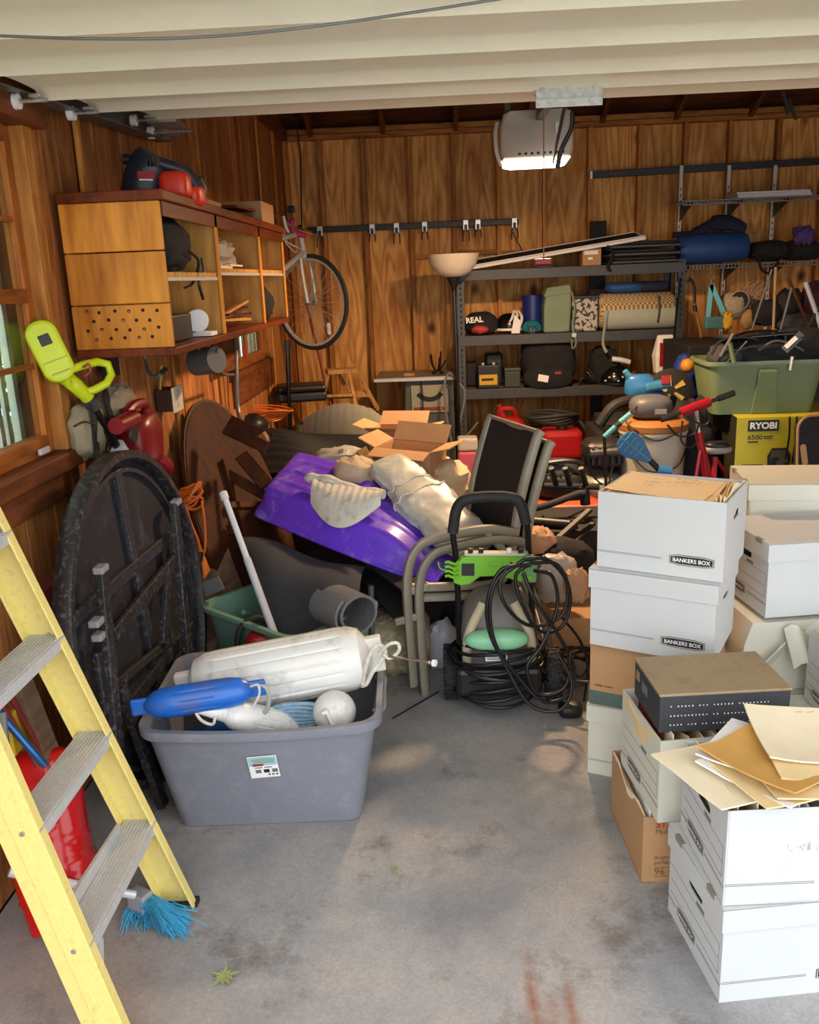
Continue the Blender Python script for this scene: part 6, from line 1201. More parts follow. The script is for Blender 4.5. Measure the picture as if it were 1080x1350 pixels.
# top shelf
sc_ = thing('window_screen', 'white framed black window screen leaning on the top of the steel shelving', 'screen', A(640, 356, Y=7.36)); a, c = A(618, 360, Y=7.33), A(850, 314, Y=7.33); a.z = max(a.z, T1+.015); up = V((0, 1, .16)).normalized()
def para(o, d, h, thk, e): 
    n = d.cross(h).normalized()*thk; return [o, o+d, o+d+h, o+h, o+n, o+d+n, o+d+h+n, o+h+n]
BX = [(0,3,2,1),(4,5,6,7),(0,1,5,4),(1,2,6,5),(2,3,7,6),(3,0,4,7)]
B().add(para(a+up*.02, c-a, up*.34, .006, 0), BX).obj('mesh_panel', BLKM, sc_, smooth=0)
for (o, d) in ((a, c-a), (a+up*.36, c-a)): B().bar(o, o+d, .02, .022).obj('frame_rail', PAPER, sc_, smooth=0); 
B().bar(a+V((0, -.012, .018)), c+V((0, -.012, .018)), .012, .008).obj('frame_bead', PAPER, sc_, smooth=0)
for o in (a, c): B().bar(o, o+up*.36, .02, .022).obj('frame_stile', PAPER, sc_, smooth=0)
t = thing('small_wood_crate', 'small brown box with white tape on the top steel shelf', 'box', (AY(778), 7.45, T1)); B().box((AY(766), 7.36, T1), (AY(790), 7.5, T1+.13)).obj('box_body', CARD, t, smooth=0, bevel=.003); B().box((AY(768), 7.357, T1+.085), (AY(786), 7.36, T1+.115)).obj('tape', PAPER, t, smooth=0); B().box((AY(773), 7.357, T1+.045), (AY(779), 7.3595, T1+.065)).obj('white_spot', WHT, t, smooth=0)
one(B().box((AY(777, 7.7), 7.70, 1.45), (AY(798, 7.7), 7.74, 2.10)), 'black_plank', BLKM, 'upright black plank behind the steel shelving', 'plank', smooth=0)
for k in range(3): 
    t = thing('folding_chair', ('lowest', 'middle', 'uppermost')[k]+' folded black chair stacked flat on the top steel shelf', 'chair', (1.6, 7.5, T1+.055*k), 'folded chairs on the top shelf'); z = T1+.004+.06*k; x0 = AY(798)+.01*k; [B().box((x0, y_, z), (SX1-.03, y_+.02, z+.022)).obj('frame_tube', SHELF, t, smooth=0, bevel=.006) for y_ in (7.34, 7.66)]; B().box((x0+.02, 7.36, z+.024), (SX1-.06, 7.66, z+.048)).obj('seat_pad', BLK, t, smooth=0, bevel=.01)
one(B().tube(spline([AY(798)*V((1, 0, 0))+V((0, 7.33, T1+.15)), V((AY(803), 7.29, T1+.08)), V((AY(797), 7.285, T1-.02)), V((AY(801), 7.285, T1-.05))], 5), .02, 7, flat=.35), 'black_strap', BLKFAB, 'black strap hanging off the top steel shelf beside the small box', 'strap')
one(B().box((AY(720), 7.55, T2), (AY(765), 7.7, T2+.27)), 'print_carton', PAPER, 'white printed carton behind the sage bag on the middle shelf', 'carton', smooth=0, bevel=.003)
# middle shelf
t = thing('black_red_sports_bag', 'black and red sports bag with white letters on the middle steel shelf', 'bag', (AY(634), 7.45, T2)); B().blob((AY(634), 7.47, T2+.085), (.14, .12, .095), 24, 14, 2.5, .15, 3, 2, flatz=-.083).obj('bag_body', BLKFAB, t, smooth=50); B().blob((AY(632), 7.36, T2+.045), (.07, .03, .035), 14, 8, 2, .3).obj('red_panel', mat('red_mesh', 'b0392e', .6, 0, .2, 30), t, smooth=50); text('REAL', frame((AY(614), 7.335, T2+.10), (1, 0, .06), (0, .15, 1)), .14, WHT, t, 'white_lettering', bold=.03)
def helmet(label, c, r, m, vents=True, m2=None):
    t = thing('helmet', label, 'helmet', c-V((0, 0, 0))); M = TR(c)
    B(M).lathe([(r*.96, .0), (r, .02), (r*.98, r*.45), (r*.8, r*.85), (r*.5, r*1.1), (.001, r*1.18)], 28).obj('shell', m, t, smooth=50); B(M).lathe([(r*.9, -.004), (r*1.02, -.004), (r*1.02, .015), (r*.9, .015)], 28, ring=True).obj('rim_trim', m2 or BLK, t, smooth=50)
    if vents:
        for k in range(3): a = -PI/2+(k-1)*.4; B(M).boxc((r*.93*math.cos(a), r*.93*math.sin(a), r*.5), (.022, .03, .035), None).obj('vent', BLK, t, smooth=0, bevel=.004)
    return t
helmet('teal skate helmet on the middle steel shelf', V((AY(701), 7.42, T2+.005)), .085, mat('teal_gloss', '23798c', .2, 0, .05))
t = helmet('black and white bicycle helmet beside the teal helmet', V((AY(672), 7.5, T2+.03)), .115, BLKG, False, WHT); 
for k in range(3): B().tube(spline([V((AY(672)-.02+.05*k, 7.40, T2+.05)), V((AY(672)+.02+.04*k, 7.41, T2+.13)), V((AY(672)+.04+.02*k, 7.47, T2+.18))], 5), .014, 7, flat=.5).obj('white_rib', WHT, t)
one(B().prism([(0, 0), (.07, .0), (.075, .1), (.03, .15)], .02, frame((AY(673), 7.37, T2+.004), (1, 0, 0), (0, .1, 1))), 'white_paper_bag', PAPER, 'small white paper wedge between the two helmets', 'paper bag', smooth=0)
one(B().cyl((AY(705), 7.6, T2), (AY(705), 7.6, T2+.3), .085, n=24), 'blue_bucket', mat('deep_blue', '1b2f7a', .4, 0, .06), 'deep blue bucket behind the teal helmet', 'bucket')
SAGF = mat('sage_canvas', '7f9078', .8, 0, .06, 9); t = thing('sage_cooler_bag', 'sage green cooler bag with a strap on the middle steel shelf', 'bag', (AY(733), 7.42, T2)); x0, x1 = AY(716), AY(752); B().loft([[(x0, 7.36, T2), (x1-.01, 7.36, T2), (x1-.01, 7.54, T2), (x0, 7.54, T2)], [(x0, 7.35, T2+.2), (x1, 7.35, T2+.2), (x1, 7.55, T2+.2), (x0, 7.55, T2+.2)], [(x0+.015, 7.36, T2+.30), (x1-.0, 7.36, T2+.325), (x1, 7.54, T2+.33), (x0+.01, 7.54, T2+.31)]]).obj('bag_body', SAGF, t, smooth=0, bevel=.015); B().loft([[(x0-.004, 7.35, T2+.285), (x1+.004, 7.35, T2+.31), (x1, 7.56, T2+.33), (x0, 7.56, T2+.31)], [(x0+.03, 7.37, T2+.36), (x1-.01, 7.37, T2+.38), (x1-.02, 7.53, T2+.38), (x0+.02, 7.53, T2+.36)]]).obj('bag_lid', SAGF, t, smooth=0, bevel=.01)
B().tube(spline([V((x1, 7.34, T2+.32)), V((x1+.02, 7.30, T2+.2)), V((x1+.0, 7.27, T2+.05)), V((x1+.03, 7.27, T2-.08)), V((x1+.0, 7.27, T2-.13)), V((x1-.01, 7.27, T2-.05))], 6), .014, 8, flat=.4).obj('strap', SAGF, t); B().boxc((x1+.01, 7.262, T2-.02), (.035, .012, .03)).obj('buckle', ALU, t, smooth=0)
def leafpat():
    m, tt, p, N, L = nodes('leaf_print'); tc = N.new('ShaderNodeTexCoord'); v = N.new('ShaderNodeTexNoise'); v.inputs['Scale'].default_value = 38; v.inputs['Detail'].default_value = 1; L.new(tc.outputs['Object'], v.inputs[0]); r = N.new('ShaderNodeValToRGB'); r.color_ramp.interpolation = 'CONSTANT'; r.color_ramp.elements[0].color = lin('2b2a28'); r.color_ramp.elements[1].position = .46; r.color_ramp.elements[1].color = lin('b7b0a4'); L.new(v.outputs[0], r.inputs[0]); L.new(r.outputs[0], p.inputs['Base Color']); return m
t = thing('patterned_lunch_bag', 'black and white leaf patterned bag on the middle steel shelf', 'bag', (AY(770), 7.42, T2)); x0, x1 = AY(754), AY(787); B().loft([[(x0+.01, 7.36, T2), (x1, 7.36, T2+.0), (x1, 7.5, T2), (x0+.01, 7.5, T2)], [(x0-.01, 7.36, T2+.26), (x1+.0, 7.36, T2+.27), (x1+.0, 7.5, T2+.27), (x0-.01, 7.5, T2+.26)]]).obj('bag_body', leafpat(), t, smooth=0, bevel=.012); B().box((x0-.012, 7.355, T2+.262), (x1+.005, 7.505, T2+.285)).obj('bag_trim', BLK, t, smooth=0, bevel=.004)
def weave():
    m, tt, p, N, L = nodes('woven_mat'); tc = N.new('ShaderNodeTexCoord'); c = N.new('ShaderNodeTexChecker'); c.inputs['Scale'].default_value = 55; c.inputs[1].default_value = lin('c9b98e'); c.inputs[2].default_value = lin('8a6a4a'); L.new(tc.outputs['Object'], c.inputs[0]); L.new(c.outputs[0], p.inputs['Base Color']); p.inputs['Roughness'].default_value = .9; return m
t = thing('rolled_woven_mat', 'rolled mat with a woven top in a pale grey cover on the middle shelf', 'rolled mat', (AY(840), 7.45, T2)); xa, xb = AY(789), AY(893)-.03; B().tube([V((xa, 7.46, T2+.15)), V((xa+.03, 7.46, T2+.15)), V((xb-.03, 7.46, T2+.15)), V((xb, 7.46, T2+.15))], [.12, .142, .142, .12], 28).obj('mat_roll', weave(), t, smooth=50)
B().sheet(lambda u, v: (xa+.03+(xb-xa-.04)*u, 7.46-.148*math.cos(rad(-55+75*v)), T2+.15+.148*math.sin(rad(-75+80*v))), 10, 10, .006).obj('cover', mat('pale_sage_cover', 'a9b0a0', .6, 0, .05), t, smooth=60); B().tube(spline([V((xa+.06, 7.31, T2+.16)), V((xa+.03, 7.28, T2+.02)), V((xa+.02, 7.275, T2-.1)), V((xa+.05, 7.275, T2-.17))], 6), .018, 7, flat=.35).obj('strap', mat('pale_strap', 'a7ada5', .7, 0, .05), t); B().tube(spline([V((xb-.15, 7.32, T2+.27)), V((xb-.14, 7.305, T2+.15)), V((xb-.15, 7.31, T2+.05))], 5), .008, 6).obj('tie_cord', BLK, t)
for k, (x, w_, m_) in enumerate(((AY(825), .17, BLUF), (AY(860), .15, NVF))): one(B().blob((x, 7.48, T2+.335+.0*k), (w_, .11, .045), 22, 10, 2.8, .12, 3, k), 'folded_blue_pad', m_, ('bright blue folded pad on top of the rolled mat', 'navy folded pad on top of the rolled mat')[k], 'pad', smooth=50)
one(B().tube(spline([V((AY(890), 7.28, T2+.4)), V((AY(886), 7.28, T2+.1)), V((AY(884), 7.28, T2-.2)), V((AY(884), 7.28, T2-.45))], 6), .012, 6, flat=.4), 'hanging_black_strap', BLKFAB, 'long black strap hanging in front of the right shelving post', 'strap')
# lower shelf
t = thing('car_battery', 'black car battery with a yellow label on the lower steel shelf', 'battery', (AY(641), 7.42, T3)); x0, x1 = AY(628), AY(657); B().box((x0, 7.35, T3), (x1, 7.52, T3+.19)).obj('battery_case', BLK, t, smooth=0, bevel=.006); B().box((x0+.012, 7.347, T3+.03), (x1-.02, 7.35, T3+.115)).obj('yellow_label', mat('battery_yellow', 'd0a514', .5, 0, .05), t, smooth=0); B().box((x0+.03, 7.345, T3+.065), (x1-.05, 7.347, T3+.085)).obj('label_print', INK, t, smooth=0)
for s in (.25, .75): B().cyl((x0+(x1-x0)*s, 7.4, T3+.19), (x0+(x1-x0)*s, 7.4, T3+.21), .012, n=10).obj('terminal', ALU, t)
one(B().box((AY(640), 7.56, T3), (AY(664), 7.74, T3+.27)), 'black_jerry_box', BLK, 'tall black box behind the car battery', 'box', smooth=0, bevel=.02); one(B().box((AY(612), 7.5, T3), (AY(630), 7.7, T3+.2)), 'dark_canister', BLKM, 'dark box beside the left post of the lower steel shelf', 'box', smooth=0, bevel=.02)
t = thing('green_ammo_box', 'small dark green metal box on the lower steel shelf', 'metal box', (AY(674), 7.45, T3)); B().box((AY(664), 7.38, T3), (AY(685), 7.54, T3+.13)).obj('box_body', mat('olive_green', '3b4437', .5, .2, .08), t, smooth=0, bevel=.006); B().box((AY(664)-.004, 7.376, T3+.132), (AY(685)+.004, 7.544, T3+.16)).obj('lid', mat('olive_lid', '414b3c', .5, .2, .08), t, smooth=0, bevel=.006)
t = thing('black_tote_bag', 'large black bag with white and red tags on the lower steel shelf', 'bag', (AY(722), 7.45, T3)); B().blob((AY(724), 7.48, T3+.2), (.23, .15, .20), 26, 16, 3.2, .12, 3, 4, flatz=-.198).obj('bag_body', BLKFAB, t, smooth=50); B().blob((AY(720), 7.31, T3+.075), (.20, .05, .085), 20, 12, 2.8, .15).obj('front_pocket', BLKFAB, t, smooth=50); Mq = frame((AY(706), 7.258, T3+.06), (1, 0, -.2), (0, .1, 1)); B(Mq).box((0, 0, 0), (.085, .055, .004)).obj('white_tag', WHT, t, smooth=0); B(TR(AY(733), 7.262, T3+.12)).boxc((0, 0, 0), (.05, .006, .02)).obj('red_tag', mat('magenta_tag', 'a02a4a', .6, 0, .05), t, smooth=0)
one(B().blob((AY(800), 7.48, T3+.14), (.13, .13, .16), 22, 14, 2.4, .22, 3, 6, flatz=-.138), 'black_life_vest', BLKFAB, 'black padded vest heap on the lower steel shelf', 'vest', smooth=50)
t = helmet('black round helmet with white dots on the lower steel shelf', V((AY(813), 7.40, T3+.003)), .13, BLKG, False)
for k in range(7): a = -PI/2+(k-3)*.28; B().blob((AY(813)+.131*math.cos(a), 7.40+.131*math.sin(a), T3+.035+.03*(k % 3)), (.010, .010, .008), 8, 6).obj('white_dot', WHT, t)
one(B().tube(spline([V((AY(806), 7.33, T3+.21)), V((AY(818), 7.31, T3+.2)), V((AY(829), 7.31, T3+.18))], 4), .022, 10), 'white_torch', PVC, 'white tubular torch lying over the black helmet', 'torch')
for k in range(4): one(B().tube(spline([V((AY(762)+.03*k, 7.36+.03*k, T3+.01)), V((AY(768)+.02*k, 7.35+.02*k, T3+.06+.02*k)), V((AY(776)+.02*k, 7.38, T3+.03)), V((AY(766)+.03*k, 7.42, T3+.012))], 5), .010, 6), 'cable_snippet', BLK, 'black cable heaped beside the large black bag on the lower shelf', 'cable', 'cables on the lower shelf')
t = thing('white_red_sack', 'white and red printed sack leaning at the right shelving post', 'sack', (AY(877, 7.2), 7.2, .72)); Mx = frame(A(866, 492, Y=7.1), (1, .1, .0), (.18, .05, 1)); B(Mx).loft([[(x, y, z) for x, y in ((-.02, 0), (.10, 0), (.10, .01), (-.02, .01))] for z in (0, .0)] if False else [[(-.02, 0, -.03), (.10, 0, -.03), (.10, 0, .05), (-.02, 0, .05)], [(-.03, .14, -.05), (.11, .14, -.05), (.11, .14, .06), (-.03, .14, .06)], [(.0, .30, -.02), (.12, .30, -.02), (.12, .30, .03), (.0, .30, .03)]]).obj('sack_body', PAPER, t, smooth=0, bevel=.012); B(Mx).box((.0, .06, .058), (.035, .24, .064)).obj('red_stripe', REDP, t, smooth=0); B(Mx).cyl((.08, .22, .055), (.08, .22, .062), .025, n=16).obj('printed_emblem', INKG, t); text('SAND', Mx @ TR(.085, .08, .064) @ RZ(80), .09, INKG, t, 'printed_lettering')
one(B().box((AY(782, 7.6), 7.6, .36), (AY(797, 7.6), 7.66, .66)).box((AY(784, 7.6), 7.596, .44), (AY(794, 7.6), 7.6, .56)), 'dark_meter_box', BLK, 'dark meter box under the lower steel shelf', 'meter box', smooth=0)
# ---- table saw, torchiere lamp
SAW = mat('saw_grey_green', '565c55', .5, .3, .06); ts = thing('table_saw', 'grey table saw on a cabinet base against the back wall', 'table saw', (-.2, 7.5, 0)); zt = .905
B().box((-.56, 7.28, zt-.025), (.10, 7.85, zt)).obj('saw_table', mat('cast_top', '7d8078', .4, .5, .08), ts, smooth=0, bevel=.004); B().box((-.57, 7.26, zt-.03), (.10, 7.28, zt-.005)).obj('front_fence_rail', ALU, ts, smooth=0)
B().loft([[(-.36, 7.36, .0), (.10, 7.36, .0), (.10, 7.8, .0), (-.36, 7.8, .0)], [(-.31, 7.34, zt-.03), (.09, 7.34, zt-.03), (.09, 7.8, zt-.03), (-.31, 7.8, zt-.03)]]).obj('saw_cabinet', SAW, ts, smooth=0, bevel=.006)
pn = B().box((-.265, 7.325, .60), (.045, 7.345, .83)).obj('control_panel', mat('dial_plate', '9a9680', .5, .2, .06), ts, smooth=0); b = B(TR(-.11, 7.322, .73) @ RX(90)); b.lathe([(.085, -.002), (.115, -.002), (.115, .002), (.085, .002), (.085, -.002)], 20, None, rad(200), rad(340)) ; b2 = B(frame((-.11, 7.3235, .83), (1, 0, 0), (0, 0, 1))); b2.holed([(.14*math.cos(rad(215+i*10)), .14*math.sin(rad(215+i*10))) for i in range(12)]+[(.10*math.cos(rad(325-i*10)), .10*math.sin(rad(325-i*10))) for i in range(12)], [(.138*math.cos(rad(216+i*10)), .138*math.sin(rad(216+i*10))) for i in range(12)]+[(.102*math.cos(rad(324-i*10)), .102*math.sin(rad(324-i*10))) for i in range(12)], .002); b3 = B(frame((-.11, 7.3235, .83), (1, 0, 0), (0, 0, 1))); b3.prism([(.14*math.cos(rad(215+i*10)), .14*math.sin(rad(215+i*10))) for i in range(12)]+[(.10*math.cos(rad(325-i*10)), .10*math.sin(rad(325-i*10))) for i in range(12)], .002); b3.obj('arc_scale', BLK, pn, smooth=0)
B().box((-.25, 7.322, .615), (.03, 7.3245, .645)).obj('red_switch_strip', mat('brown_strip', '7a3a22', .5, 0, .05), pn, smooth=0); B().cyl((-.02, 7.324, .63), (-.02, 7.312, .63), .012, n=10).obj('orange_knob', ORG, pn)
b = B().tube(spline([(-.18, 7.30, zt), (-.17, 7.28, .75), (-.16, 7.27, .5), (-.05, 7.27, .38), (.08, 7.3, .42)], 6), .006, 6); b.obj('power_cord', BLK, ts)
t = thing('metal_sculpture', 'small dark pronged metal bracket on the table saw top', 'bracket', A(570, 486, Y=7.5)); 
for k in range(5): a = k*1.3; B().tube(spline([V((-.04, 7.5, zt+.002)), V((-.04+.05*math.cos(a), 7.5+.05*math.sin(a), zt+.07)), V((-.04+.07*math.cos(a), 7.5+.06*math.sin(a), zt+.11+.02*k))], 4), .008, 6).obj('prong', BLK, t)
B().cyl((-.04, 7.5, zt+.001), (-.04, 7.5, zt+.02), .05, n=12).obj('base', BLK, t)
one(B().boxc((-.28, 7.42, zt+.011), (.09, .08, .02)), 'scrap_of_wood', PINE, 'tiny wood scrap on the left of the table saw top', 'wood scrap', smooth=0)
tl_ = thing('torchiere_lamp', 'black floor lamp with a white bowl shade beside the shelving', 'floor lamp', (.12, 7.05, 0)); SHD = mat('opal_shade', 'e6d9c4', .4, 0, .03); zc = A(597, 365, Y=7.05).z; xl = A(598, 360, Y=7.05).x
B(TR(xl, 7.05, zc-.005)).lathe([(.04, 0), (.09, .012), (.14, .045), (.18, .10), (.20, .165), (.202, .175), (.196, .175), (.175, .10), (.135, .05), (.085, .02), (.03, .01)], 36).obj('lamp_shade', SHD, tl_, smooth=50); B(TR(xl, 7.05, zc-.11)).lathe([(.015, 0), (.02, .03), (.04, .07), (.055, .10), (.06, .112)], 20).obj('shade_holder', BLK, tl_, smooth=50); B().cyl((xl, 7.05, zc-.1), (xl+.02, 7.05, .03), .012, n=10).obj('pole', BLKG, tl_); B(TR(xl+.02, 7.05, .0)).lathe([(.13, 0), (.13, .015), (.06, .03), (.015, .05)], 24).obj('base', BLK, tl_, smooth=40)
one(B().tube(spline([A(597, 590, Y=7.15), A(589, 550, Y=7.15), A(586, 510, Y=7.15), A(592, 492, Y=7.15), A(600, 500, Y=7.15)], 8), .010, 7), 'grey_hose', mat('grey_rubber', '6f6f75', .5, 0, .05), 'grey hose hooped beside the floor lamp pole', 'hose'); one(B().tube(spline([A(606, 505, Y=7.1), A(613, 520, Y=7.1), A(606, 560, Y=7.1), A(604, 582, Y=7.1), A(615, 575, Y=7.05), A(630, 557, Y=7.0)], 8), .010, 7), 'grey_cable', mat('grey_rubber_b', '707076', .5, 0, .05), 'grey cable curling right of the floor lamp pole', 'cable')
# ================================================================ under the shelving and the right-hand pile
# red fuel can, hose coil, red tank, jug
t = thing('red_fuel_can', 'red plastic fuel can behind the patio chair back', 'fuel can', (.52, 6.95, 0)); x = A(668, 560, Y=6.95).x; B().blob((x, 6.95, .30), (.17, .12, .30), 22, 14, 4).obj('can_body', REDP, t, smooth=50); B().tube(spline([V((x-.06, 6.95, .58)), V((x-.05, 6.93, .66)), V((x+.05, 6.93, .66)), V((x+.08, 6.95, .58))], 5), .02, 8).obj('can_handle', REDP, t); B().cyl((x-.02, 6.95, .58), (x-.06, 6.93, .70), .03, .02, 12).obj('spout', REDP, t)
t = thing('black_hose_coil', 'coil of black hose on top of the red tank under the shelving', 'hose', A(727, 558, Y=6.6)); b = B(); c = A(728, 556, Y=6.6)
for k in range(5): b.tube([c+V(((.17+.006*k)*math.cos(a), (.13+.006*k)*math.sin(a), .014*k+.012*math.sin(2*a+k))) for a in [2*PI*i/30 for i in range(30)]], .012, 7, closed=True)
b.obj('hose_loops', RUB, t); B().tube(spline([c+V((.17, 0, .03)), c+V((.24, -.05, -.05)), c+V((.26, -.1, -.2))], 5), .012, 7).obj('hose_end', RUB, t)
t = thing('red_plastic_tank', 'flat red plastic tank with a black cap under the shelving', 'tank', A(742, 605, Y=6.5)); c = A(741, 582, Y=6.5); B(TR(c)).boxc((0, .05, -.02), (.30, .26, .22)).obj('tank_body', mat('tank_red', '93141a', .3, 0, .06), t, smooth=0, bevel=.04, seg=3); B(TR(c)).cyl((0, .0, .09), (0, .0, .125), .042, n=16).obj('tank_cap', BLK, t); B(TR(c)).box((-.15, -.04, -.135), (.15, .16, -.13)).obj('tank_base', REDP, t, smooth=0)
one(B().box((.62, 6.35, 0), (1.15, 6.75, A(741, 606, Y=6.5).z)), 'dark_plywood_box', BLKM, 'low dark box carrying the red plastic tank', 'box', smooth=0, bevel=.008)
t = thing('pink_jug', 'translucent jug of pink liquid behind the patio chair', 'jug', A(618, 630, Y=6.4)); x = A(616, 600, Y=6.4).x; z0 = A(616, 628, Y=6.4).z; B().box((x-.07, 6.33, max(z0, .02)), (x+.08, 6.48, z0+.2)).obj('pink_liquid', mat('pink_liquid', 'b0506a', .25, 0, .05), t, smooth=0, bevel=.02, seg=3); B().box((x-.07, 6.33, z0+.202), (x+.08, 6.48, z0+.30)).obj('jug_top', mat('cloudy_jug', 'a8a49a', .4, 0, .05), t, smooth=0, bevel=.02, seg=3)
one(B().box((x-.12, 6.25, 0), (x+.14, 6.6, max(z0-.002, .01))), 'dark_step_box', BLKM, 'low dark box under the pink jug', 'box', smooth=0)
# lawn mower
MOR = mat('orange_deck', 'b0441a', .45, 0, .08, 8, dirt='4a3020', dirtamt=.4); mw = thing('lawn_mower', 'lawn mower with a black engine on an orange deck behind the chair', 'lawn mower', (.66, 5.5, 0)); c = A(738, 628, Y=5.45); B().blob(c+V((0, 0, -.04)), (.17, .17, .10), 24, 14, 3).obj('engine_cowl', BLK, mw, smooth=50); B().lathe([(.15, -.02), (.15, .0), (.11, .05), (.04, .06), (.001, .06)], 24, TR(c+V((-.02, 0, .05)))).obj('recoil_housing', DKG, mw, smooth=40); B().tube(spline([c+V((-.14, -.1, .06)), c+V((-.1, -.12, .11)), c+V((.08, -.12, .12)), c+V((.14, -.1, .06))], 5), .016, 8).obj('engine_guard', BLK, mw)
B().loft([[(c.x-.26, 5.2, .12), (c.x+.26, 5.2, .12), (c.x+.26, 5.75, .12), (c.x-.26, 5.75, .12)], [(c.x-.26, 5.22, .30), (c.x+.26, 5.22, .30), (c.x+.26, 5.73, .30), (c.x-.26, 5.73, .30)], [(c.x-.18, 5.28, c.z-.12), (c.x+.18, 5.28, c.z-.12), (c.x+.18, 5.66, c.z-.12), (c.x-.18, 5.66, c.z-.12)]]).obj('mower_deck', MOR, mw, smooth=0, bevel=.03, seg=3)
for (dx, y) in ((-.28, 5.25), (.28, 5.25), (-.28, 5.7), (.28, 5.7)): B(TR(c.x+dx, y, .10) @ RY(90)).lathe([(.04, -.02), (.09, -.022), (.10, 0), (.09, .022), (.04, .02)], 20).obj('wheel', RUB, mw, smooth=40)
b = [B(TR(c)).box((-.11+.03*k, -.155, -.02), (-.095+.03*k, -.14, .05)).obj('cooling_fin', DKG, mw, smooth=0) for k in range(6)]
# black bike rack with prongs
br_ = thing('bike_rack', 'black tubular bike carrier with prongs lying in front of the mower', 'bike rack', (.75, 4.7, .3)); Yk = 4.75
B().tube([A(702, 640, Y=Yk), A(790, 642, Y=Yk)], .017, 10).obj('cross_tube', BLK, br_)
for px in (712, 731, 749, 770): B().tube(spline([A(px+3, 641, Y=Yk), A(px-1, 628, Y=Yk-.03), A(px-4, 617, Y=Yk-.05)], 4), .016, 8).obj('prong', BLK, br_)
B().tube(spline([A(696, 672, Y=4.6), A(725, 665, Y=4.62), A(760, 652, Y=4.65), A(772, 650, Y=4.65)], 6), .019, 10).obj('support_arm', BLK, br_); B().cyl(A(770, 642, Y=4.68), A(772, 665, Y=4.68), .028, n=12).obj('pivot_block', BLK, br_); B().tube([A(700, 688, Y=4.55), A(757, 693, Y=4.5)], .03, 12).obj('hitch_tube', BLK, br_)
B().bar(A(778, 672, Y=4.4), A(706, 736, Y=4.05), .03, .018).obj('fold_bar', BLK, br_, smooth=0, bevel=.003); B().bar(A(782, 690, Y=4.4), A(728, 742, Y=4.05), .03, .018).obj('fold_bar', BLK, br_, smooth=0, bevel=.003); B().cyl(A(757, 685, Y=4.45), A(757, 697, Y=4.45), .022, n=10).obj('pivot_block', BLK, br_); B().tube(spline([A(715, 680, Y=4.6), A(725, 687, Y=4.6), A(745, 684, Y=4.6), A(770, 672, Y=4.6)], 5), .006, 6).obj('lock_cable', BLK, br_)
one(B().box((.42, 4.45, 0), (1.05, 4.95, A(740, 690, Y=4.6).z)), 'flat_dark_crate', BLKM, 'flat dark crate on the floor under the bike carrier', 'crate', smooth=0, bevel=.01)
KR = mat('kraft_pink', 'c79a78', .85, 0, .1, 12, bump=.3, bscale=30); PB = mat('clear_bag_white', 'b9ada6', .4, 0, .1, 10)
one(B().blob(A(704, 712, Y=4.0), (.10, .08, .06), 20, 12, 2.5, .3, 3, 5), 'crumpled_paper_bag', KR, 'crumpled pale paper bag behind the washer handle', 'paper bag', smooth=40)
one(B().blob(A(735, 762, Y=3.72), (.10, .09, .11), 22, 14, 2.4, .2, 3, 6), 'knotted_white_bag', PB, 'knotted whitish plastic bag right of the washer', 'bag', smooth=40); one(B().blob(A(760, 772, Y=3.6), (.055, .05, .075), 18, 12, 2.4, .3, 4, 9), 'small_peach_bag', KR, 'small peach plastic bag beside the stack of file boxes', 'bag', smooth=40)
one(B().box((.45, 3.62, .0), (.72, 3.95, .22)), 'brown_low_box', CARD, 'low brown cardboard box under the knotted white bag', 'box', smooth=0, bevel=.003)
one(B().blob(A(740, 735, Y=4.0), (.15, .12, .09), 18, 10, 2.5, .2, 3, 3), 'black_cloth_heap', BLKFAB, 'heap of black cloth behind the knotted white bag', 'cloth', smooth=50)
# compressor with pump
cp = thing('air_compressor', 'grey pancake air compressor with a black pump', 'air compressor', (1.05, 5.6, 0)); c = A(793, 640, Y=5.55); c.z = max(c.z, .18); B(TR(c)).lathe([(.001, -.09), (.12, -.08), (.17, -.03), (.17, .03), (.12, .08), (.001, .09)], 28).obj('tank', mat('grey_tank', '8d8f86', .35, .3, .06), cp, smooth=50); d = A(795, 597, Y=5.55); B().blob(d, (.14, .12, .10), 22, 14, 3, .15, 3, 4).obj('pump', BLK, cp, smooth=40); B().cyl(d+V((-.1, -.11, .02)), d+V((.1, -.12, .03)), .03, n=10).obj('motor_shroud', DKG, cp); B().tube(spline([A(775, 600, Y=5.4), A(780, 625, Y=5.4), A(800, 640, Y=5.4), A(808, 615, Y=5.42)], 6), .007, 6).obj('air_line', BLK, cp)
for k in range(5): B(TR(d)).box((-.09+.04*k, -.13, -.05), (-.075+.04*k, -.10, .06)).obj('cooling_fin', DKG, cp, smooth=0)
for s in (-1, 1): B().cyl((c.x+s*.12, c.y, 0), (c.x+s*.12, c.y, c.z-.06), .02, n=8).obj('leg', BLK, cp)
# white bucket with orange lid and vacuum head
vk = thing('white_bucket', 'translucent white bucket with an orange lid beside the red bicycle', 'bucket', (1.33, 5.45, 0)); xb = A(860, 600, Y=5.5).x; zt_ = A(858, 573, Y=5.4).z; B(TR(xb, 5.5, 0)).lathe([(.165, .0), (.172, .02), (.205, zt_), (.213, zt_+.002), (.213, zt_+.02), (.19, zt_+.02)], 36).obj('bucket_body', mat('cloudy_white', 'b9b8aa', .45, 0, .05), vk, smooth=40); B(TR(xb, 5.5, 0)).lathe([(.205, zt_+.021), (.215, zt_+.025), (.215, zt_+.06), (.18, zt_+.085), (.001, zt_+.09)], 36).obj('orange_lid', mat('orange_plastic', '96622c', .5, 0, .06), vk, smooth=40); B().tube(spline([V((xb-.2, 5.42, zt_-.05)), V((xb-.08, 5.28, zt_-.2)), V((xb+.1, 5.28, zt_-.18)), V((xb+.21, 5.44, zt_-.04))], 6), .005, 6).obj('bail_handle', BLK, vk)
